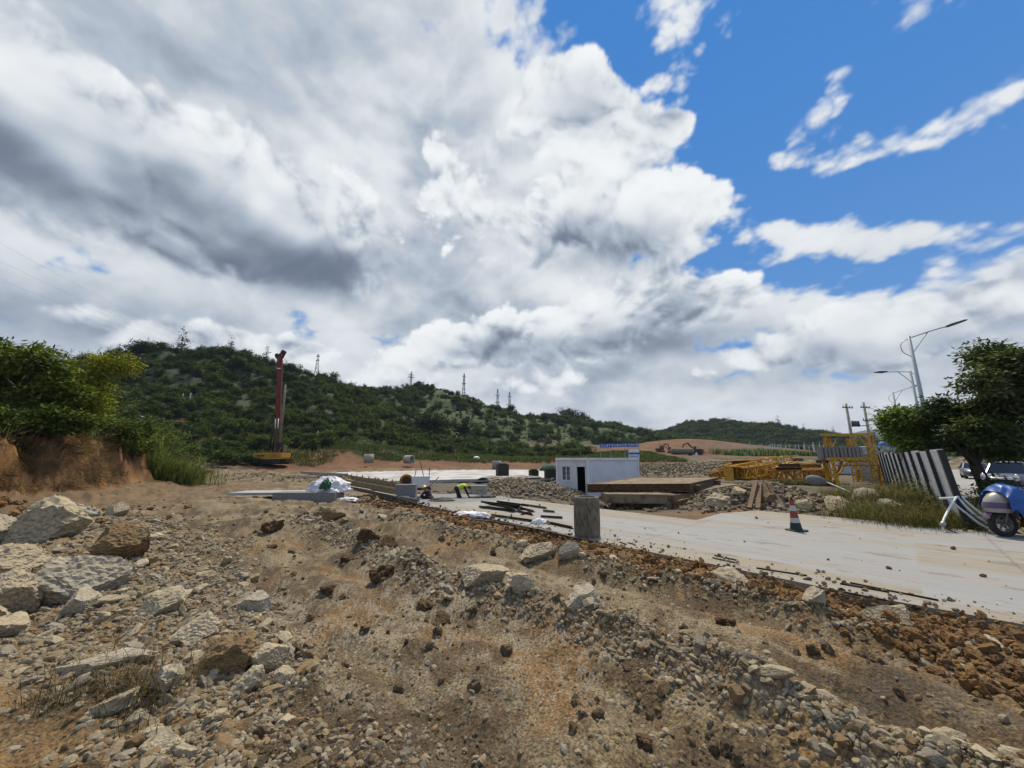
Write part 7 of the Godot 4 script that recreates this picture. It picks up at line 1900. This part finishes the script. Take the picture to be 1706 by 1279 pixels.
	var fw := blade_tuft(450, 30, 0.3, 0.9, 0.06, 0.4, Color(0.05, 0.085, 0.03), Color(0.1, 0.14, 0.05))
	patch("field_plants", "green crop growing under the row of white posts", "plants", 80, -120, 16, 7, 260, fw, 1.4, 2.6, [Color(1, 1, 1), Color(0.8, 1.0, 0.9)])
	# pale building with a blue water tank at the street's far end
	var wb := thing("pale_building", "low pale building with grey roof behind the yellow gantry", "building", Vector3(51.5, -0.2, -55), -0.5)
	st = st_new(); bx(st, Vector3(0, 1.6, 0), Vector3(9.0, 3.2, 5.0)); part("wall", st, M.wall_pale, wb)
	st = st_new(); prism(st, [Vector2(-4.8, 3.15), Vector2(4.8, 3.15), Vector2(4.6, 3.35), Vector2(0, 3.95), Vector2(-4.6, 3.35)], 5.6, Transform3D()); part("roof", st, M.roof_grey, wb)
	for k in 3:
		st = st_new(); bx(st, Vector3(-2.8 + 2.8 * k, 1.9, 2.53), Vector3(1.2, 1.0, 0.08)); var wf := part("window", st, M.white_trim, wb)
		st = st_new(); bx(st, Vector3(-2.8 + 2.8 * k, 1.9, 2.56), Vector3(1.04, 0.84, 0.06)); part("pane", st, M.glass_dark, wf)
	var wt := thing("water_tank", "bright blue water tank on the pale building's right end", "water tank", Vector3(54.6, 3.3, -56.2))
	st = st_new(true); lathe(st, [[0.45, 0], [0.48, 0.1], [0.48, 0.9], [0.35, 1.0], [0.1, 1.1], [0.0, 1.1]], 18); part("tank", st, M.sign_blue, wt)
	st = st_new(); bx(st, Vector3(0, -0.15, 0), Vector3(1.1, 0.3, 1.1)); part("stand", st, M.steel_grey, wt)
	var hs := thing("boundary_wall", "grey boundary wall between the yellow frame and the fence's far end", "wall", Vector3(36.5, -0.2, -37.6), -0.2)
	st = st_new(); bx(st, Vector3(0, 1.25, 0), Vector3(4.5, 2.5, 0.2)); part("wall", st, M.concrete, hs)
	st = st_new(); bx(st, Vector3(0, 2.53, 0), Vector3(4.6, 0.08, 0.28)); part("coping", st, M.concrete_dark, hs)
	# utility poles with wires
	utility_pole("concrete utility pole with one cross-arm behind the gantry", 39.3, -44.0, 8.6, [8.1], false)
	utility_pole("concrete utility pole with two cross-arms and switchgear", 44.2, -47.0, 9.2, [8.5, 6.9], true)
	for k in 3:
		wire("overhead_wire", ["upper overhead wire running right from the utility pole", "middle overhead wire running right from the utility pole", "lower overhead wire running right from the utility pole"][k], Vector3(44.2 + 0.3 * k, 8.4 - k * 0.8, -47.0), Vector3(92, 9.5 - k * 0.9, -74), 1.2, 0.022, "")
	# a small white house wall and path among the trees at the far left
	var sh := thing("hill_shed", "small white shed wall half hidden at the foot of the left hill", "shed", Vector3(-72.0, land(-72, -71) , -71), 0.4)
	st = st_new(); bx(st, Vector3(0, 1.0, 0), Vector3(3.2, 2.0, 2.2)); part("wall", st, M.wall_pale, sh)
	st = st_new(); prism(st, [Vector2(-1.8, 2.0), Vector2(1.8, 2.0), Vector2(0, 2.7)], 2.6, Transform3D()); part("roof", st, M.roof_grey, sh)
# ------------------------------------------------------------------ people: one skin drawn over tapered bones
func flesh(bones: Array, cell: float, k: float) -> SurfaceTool:
	var lo := Vector3.INF; var hi := -Vector3.INF
	for b in bones:
		for e in 2:
			var rad: Vector3 = Vector3.ONE * (b[2 + e] + cell * 2.0)
			lo = lo.min(b[e] - rad); hi = hi.max(b[e] + rad)
	var n := Vector3i(((hi - lo) / cell).ceil()) + Vector3i.ONE
	var f := PackedFloat32Array(); f.resize(n.x * n.y * n.z); f.fill(1.0)
	for b in bones:    # only near each bone
		var reach: float = maxf(b[2], b[3]) + 0.08
		var a0 := Vector3i(((b[0].min(b[1]) - Vector3.ONE * reach - lo) / cell).floor()).clamp(Vector3i.ZERO, n - Vector3i.ONE)
		var a1 := Vector3i(((b[0].max(b[1]) + Vector3.ONE * reach - lo) / cell).ceil()).clamp(Vector3i.ZERO, n - Vector3i.ONE)
		var ab: Vector3 = b[1] - b[0]; var l2 := maxf(ab.length_squared(), 1e-8)
		for z in range(a0.z, a1.z + 1):
			for y in range(a0.y, a1.y + 1):
				for x in range(a0.x, a1.x + 1):
					var p := lo + Vector3(x, y, z) * cell
					var t := clampf((p - b[0]).dot(ab) / l2, 0.0, 1.0)
					var d: float = p.distance_to(b[0] + ab * t) - lerpf(b[2], b[3], t)
					var i := (z * n.y + y) * n.x + x
					var h := clampf(0.5 + 0.5 * (f[i] - d) / k, 0.0, 1.0)
					f[i] = lerpf(f[i], d, h) - k * h * (1.0 - h)
	var at := {}
	var pts: Array[Vector3] = []
	var corners := [Vector3i(0, 0, 0), Vector3i(1, 0, 0), Vector3i(0, 1, 0), Vector3i(1, 1, 0), Vector3i(0, 0, 1), Vector3i(1, 0, 1), Vector3i(0, 1, 1), Vector3i(1, 1, 1)]
	var edges := [[0, 1], [2, 3], [4, 5], [6, 7], [0, 2], [1, 3], [4, 6], [5, 7], [0, 4], [1, 5], [2, 6], [3, 7]]
	for z in n.z - 1:
		for y in n.y - 1:
			for x in n.x - 1:
				var i0 := (z * n.y + y) * n.x + x
				var vals := []
				var inside := 0
				for c in corners:
					var val := f[i0 + (c.z * n.y + c.y) * n.x + c.x]
					vals.append(val)
					if val < 0.0: inside += 1
				if inside == 0 or inside == 8: continue
				var s := Vector3.ZERO; var m := 0
				for e in edges:
					var p: float = vals[e[0]]; var q: float = vals[e[1]]
					if (p < 0.0) != (q < 0.0):
						s += Vector3(corners[e[0]]).lerp(Vector3(corners[e[1]]), p / (p - q)); m += 1
				at[i0] = pts.size()
				pts.append(lo + (Vector3(x, y, z) + s / m) * cell)
	var st := st_new(true)
	var colour := func(p: Vector3) -> Color:
		var best := 1e9; var col := Color.BLACK
		for b in bones:
			var ab: Vector3 = b[1] - b[0]
			var t := clampf((p - b[0]).dot(ab) / maxf(ab.length_squared(), 1e-8), 0.0, 1.0)
			var d: float = p.distance_to(b[0] + ab * t) - lerpf(b[2], b[3], t)
			if d < best: best = d; col = b[4]
		return col
	var cols := []
	for p in pts: cols.append(colour.call(p))
	var step := [1, n.x, n.x * n.y]
	for z in range(1, n.z - 1):
		for y in range(1, n.y - 1):
			for x in range(1, n.x - 1):
				var i0 := (z * n.y + y) * n.x + x
				for ax in 3:
					var p := f[i0]; var q := f[i0 + step[ax]]
					if (p < 0.0) == (q < 0.0): continue
					var u: int = step[(ax + 1) % 3]; var w: int = step[(ax + 2) % 3]
					var o := [i0, i0 - u, i0 - u - w, i0 - w]
					if not (at.has(o[0]) and at.has(o[1]) and at.has(o[2]) and at.has(o[3])): continue
					if p >= 0.0: o.reverse()
					for t in [0, 2, 1, 0, 3, 2]:
						st.set_color(cols[at[o[t]]]); st.add_vertex(pts[at[o[t]]])
	return st

# five unequal, bent fingers from the palm; toward = the way they point, side = across the knuckles, fold = the way they curl
func fingers(st: SurfaceTool, palm: Vector3, toward: Vector3, side: Vector3, fold: Vector3, c: Color) -> void:
	st.set_color(c)
	for k in 4:
		var a := palm + toward * 0.04 + side * (k - 1.5) * 0.02
		var l: float = [0.066, 0.078, 0.072, 0.056][k]
		var b := a + (toward * 0.75 + fold * 0.5).normalized() * l * 0.55
		tube(st, a, b, 0.010, 0.009, 6); tube(st, b, b + (toward * 0.3 + fold).normalized() * l * 0.5, 0.009, 0.007, 6)
	var ta := palm - side * 0.035
	var tb := ta + (toward * 0.7 - side * 0.6).normalized() * 0.04
	tube(st, ta, tb, 0.012, 0.011, 6); tube(st, tb, tb + (toward + fold * 0.5).normalized() * 0.03, 0.011, 0.008, 6)

func head_parts(o: Node3D, c: Vector3, look: Vector3, up: Vector3) -> void:
	var right := look.cross(up).normalized()
	var st := st_new()
	for s in [-1, 1]: tube(st, c + look * 0.085 + right * s * 0.032 + up * 0.01, c + look * 0.1 + right * s * 0.032 + up * 0.01, 0.014, 0.012, 6)
	tube(st, c + look * 0.09 + right * 0.025 - up * 0.062, c + look * 0.09 - right * 0.025 - up * 0.062, 0.008, 0.008, 6)
	part("face_features", st, M.black, o)
	st = st_new(true)
	tube(st, c + look * 0.09 + up * 0.005, c + look * 0.118 - up * 0.03, 0.012, 0.018, 6)
	for s in [-1, 1]: tube(st, c + right * s * 0.078 + up * 0.02, c + right * s * 0.092 - up * 0.03, 0.018, 0.012, 6)
	part("nose_and_ears", st, M.skin, o)

func build_people() -> void:
	var skin := Color(0.3, 0.17, 0.1); var dark := Color(0.012, 0.013, 0.018); var boot := Color(0.03, 0.025, 0.02); var vest := Color(0.42, 0.55, 0.03); var hair := Color(0.01, 0.009, 0.008)
	# the bent worker
	var gx := -2.76; var gz := -20.46
	var o := thing("person", "worker bending over the wet concrete in a yellow-green safety vest and black trousers", "person", Vector3(gx, land(gx, gz) + 0.0, gz), 0.12)
	var hip := Vector3(-0.14, 0.93, 0); var chest := Vector3(0.22, 1.04, 0); var neck := Vector3(0.36, 1.03, 0); var head := Vector3(0.50, 0.97, 0.02)
	var bones := [[hip + Vector3(0, 0, -0.06), hip + Vector3(0, 0, 0.06), 0.13, 0.13, dark], [hip, chest, 0.135, 0.14, vest], [chest + Vector3(0, 0, -0.1), chest + Vector3(0, 0, 0.1), 0.12, 0.12, vest], [chest, neck, 0.11, 0.065, vest], [neck, head, 0.055, 0.06, skin], [head + Vector3(0.02, -0.04, 0), head + Vector3(0.0, 0.04, 0), 0.075, 0.092, skin]]
	for s in [-1, 1]:
		var f := Vector3(-0.12 + 0.16 * (s + 1) * 0.5, 0.06, s * 0.14)
		var knee := Vector3(-0.04 + 0.1 * (s + 1) * 0.5, 0.5, s * 0.12)
		bones.append_array([[hip + Vector3(0, -0.02, s * 0.09), knee, 0.105, 0.07, dark], [knee, f + Vector3(-0.03, 0.06, 0), 0.07, 0.05, dark], [f + Vector3(-0.05, -0.01, 0), f + Vector3(0.14, -0.02, 0), 0.05, 0.04, boot]])
		var sh := Vector3(0.27, 1.0, s * 0.19); var el := Vector3(0.4, 0.72, s * 0.2); var wr := Vector3(0.52, 0.46, s * 0.12)
		bones.append_array([[sh, el, 0.062, 0.05, dark], [el, wr, 0.05, 0.034, dark], [wr, wr + Vector3(0.03, -0.08, 0), 0.032, 0.034, skin]])
	var st := flesh(bones, 0.026, 0.05)
	for s in [-1, 1]: fingers(st, Vector3(0.555, 0.37, s * 0.12), Vector3(0.3, -0.95, 0).normalized(), Vector3(0, 0, s), Vector3(0.9, 0.2, 0), skin)
	part("body", st, M.cloth, o)
	head_parts(o, head, Vector3(0.75, -0.66, 0).normalized(), Vector3(0.66, 0.75, 0).normalized())
	st = st_new(true)
	lathe(st, [[0.101, -0.02], [0.103, 0.03], [0.085, 0.075], [0.04, 0.103], [0.0, 0.108]], 14, Transform3D(Basis(Vector3.FORWARD, 0.75), head))
	part("hair", st, M.black, o)
	st = st_new()
	for y in [-0.05, 0.12]: lathe(st, [[0.147, -0.018], [0.149, 0.018]], 14, Transform3D(Basis(Vector3.FORWARD, 1.28), hip.lerp(chest, 0.45 + y * 2.5)))
	part("reflective_band", st, M.white_trim, o)
	# trowel on the wet concrete
	st = st_new()
	tube(st, Vector3(0.55, 0.36, 0.12), Vector3(0.86, 0.09, 0.1), 0.015, 0.015, 6)
	bx(st, Vector3(0.92, 0.07, 0.1), Vector3(0.34, 0.012, 0.14))
	var tool := part("float_trowel", st, M.steel_grey)
	tool.position = o.position; tool.rotation = o.rotation
	tag(tool, "steel float trowel held by the bending worker", "trowel")
	# the crouching worker
	gx = -4.25; gz = -19.9
	o = thing("person", "crouching worker in dark clothes and a yellow hard hat beside the grey block", "person", Vector3(gx, land(gx, gz), gz), 2.7)
	hip = Vector3(-0.16, 0.34, 0); chest = Vector3(0.06, 0.66, 0); neck = Vector3(0.18, 0.78, 0); head = Vector3(0.28, 0.86, 0)
	bones = [[hip + Vector3(0, 0, -0.07), hip + Vector3(0, 0, 0.07), 0.13, 0.13, dark], [hip, chest, 0.135, 0.14, Color(0.02, 0.014, 0.016)], [chest + Vector3(0, 0, -0.1), chest + Vector3(0, 0, 0.1), 0.115, 0.115, Color(0.02, 0.014, 0.016)], [chest, neck, 0.1, 0.065, dark], [neck, head, 0.055, 0.06, skin], [head + Vector3(0.02, -0.05, 0), head + Vector3(0.0, 0.03, 0), 0.075, 0.09, skin]]
	for s in [-1, 1]:
		var knee := Vector3(0.26, 0.46, s * 0.17); var f := Vector3(0.02, 0.06, s * 0.15)
		bones.append_array([[hip + Vector3(0.02, -0.02, s * 0.09), knee, 0.1, 0.07, dark], [knee, f + Vector3(-0.02, 0.07, 0), 0.068, 0.05, dark], [f + Vector3(-0.05, -0.01, 0), f + Vector3(0.15, -0.02, 0), 0.05, 0.04, boot]])
		var sh := Vector3(0.1, 0.68, s * 0.2); var el := Vector3(0.3, 0.45, s * 0.25); var wr := Vector3(0.5, 0.34, s * 0.14)
		bones.append_array([[sh, el, 0.06, 0.05, dark], [el, wr, 0.048, 0.034, dark], [wr, wr + Vector3(0.06, -0.05, 0), 0.032, 0.034, skin]])
	st = flesh(bones, 0.026, 0.05)
	for s in [-1, 1]: fingers(st, Vector3(0.56, 0.29, s * 0.14), Vector3(0.75, -0.6, 0).normalized(), Vector3(0, 0, s), Vector3(-0.2, -0.9, 0), skin)
	part("body", st, M.cloth, o)
	head_parts(o, head, Vector3(0.85, -0.5, 0).normalized(), Vector3(0.5, 0.85, 0).normalized())
	st = st_new(true)
	lathe(st, [[0.15, -0.012], [0.118, 0.0], [0.116, 0.05], [0.09, 0.1], [0.045, 0.125], [0.0, 0.13]], 16, Transform3D(Basis(Vector3.FORWARD, 0.5), head + Vector3(0.0, 0.02, 0)))
	part("hard_hat", st, M.hat_yellow, o)
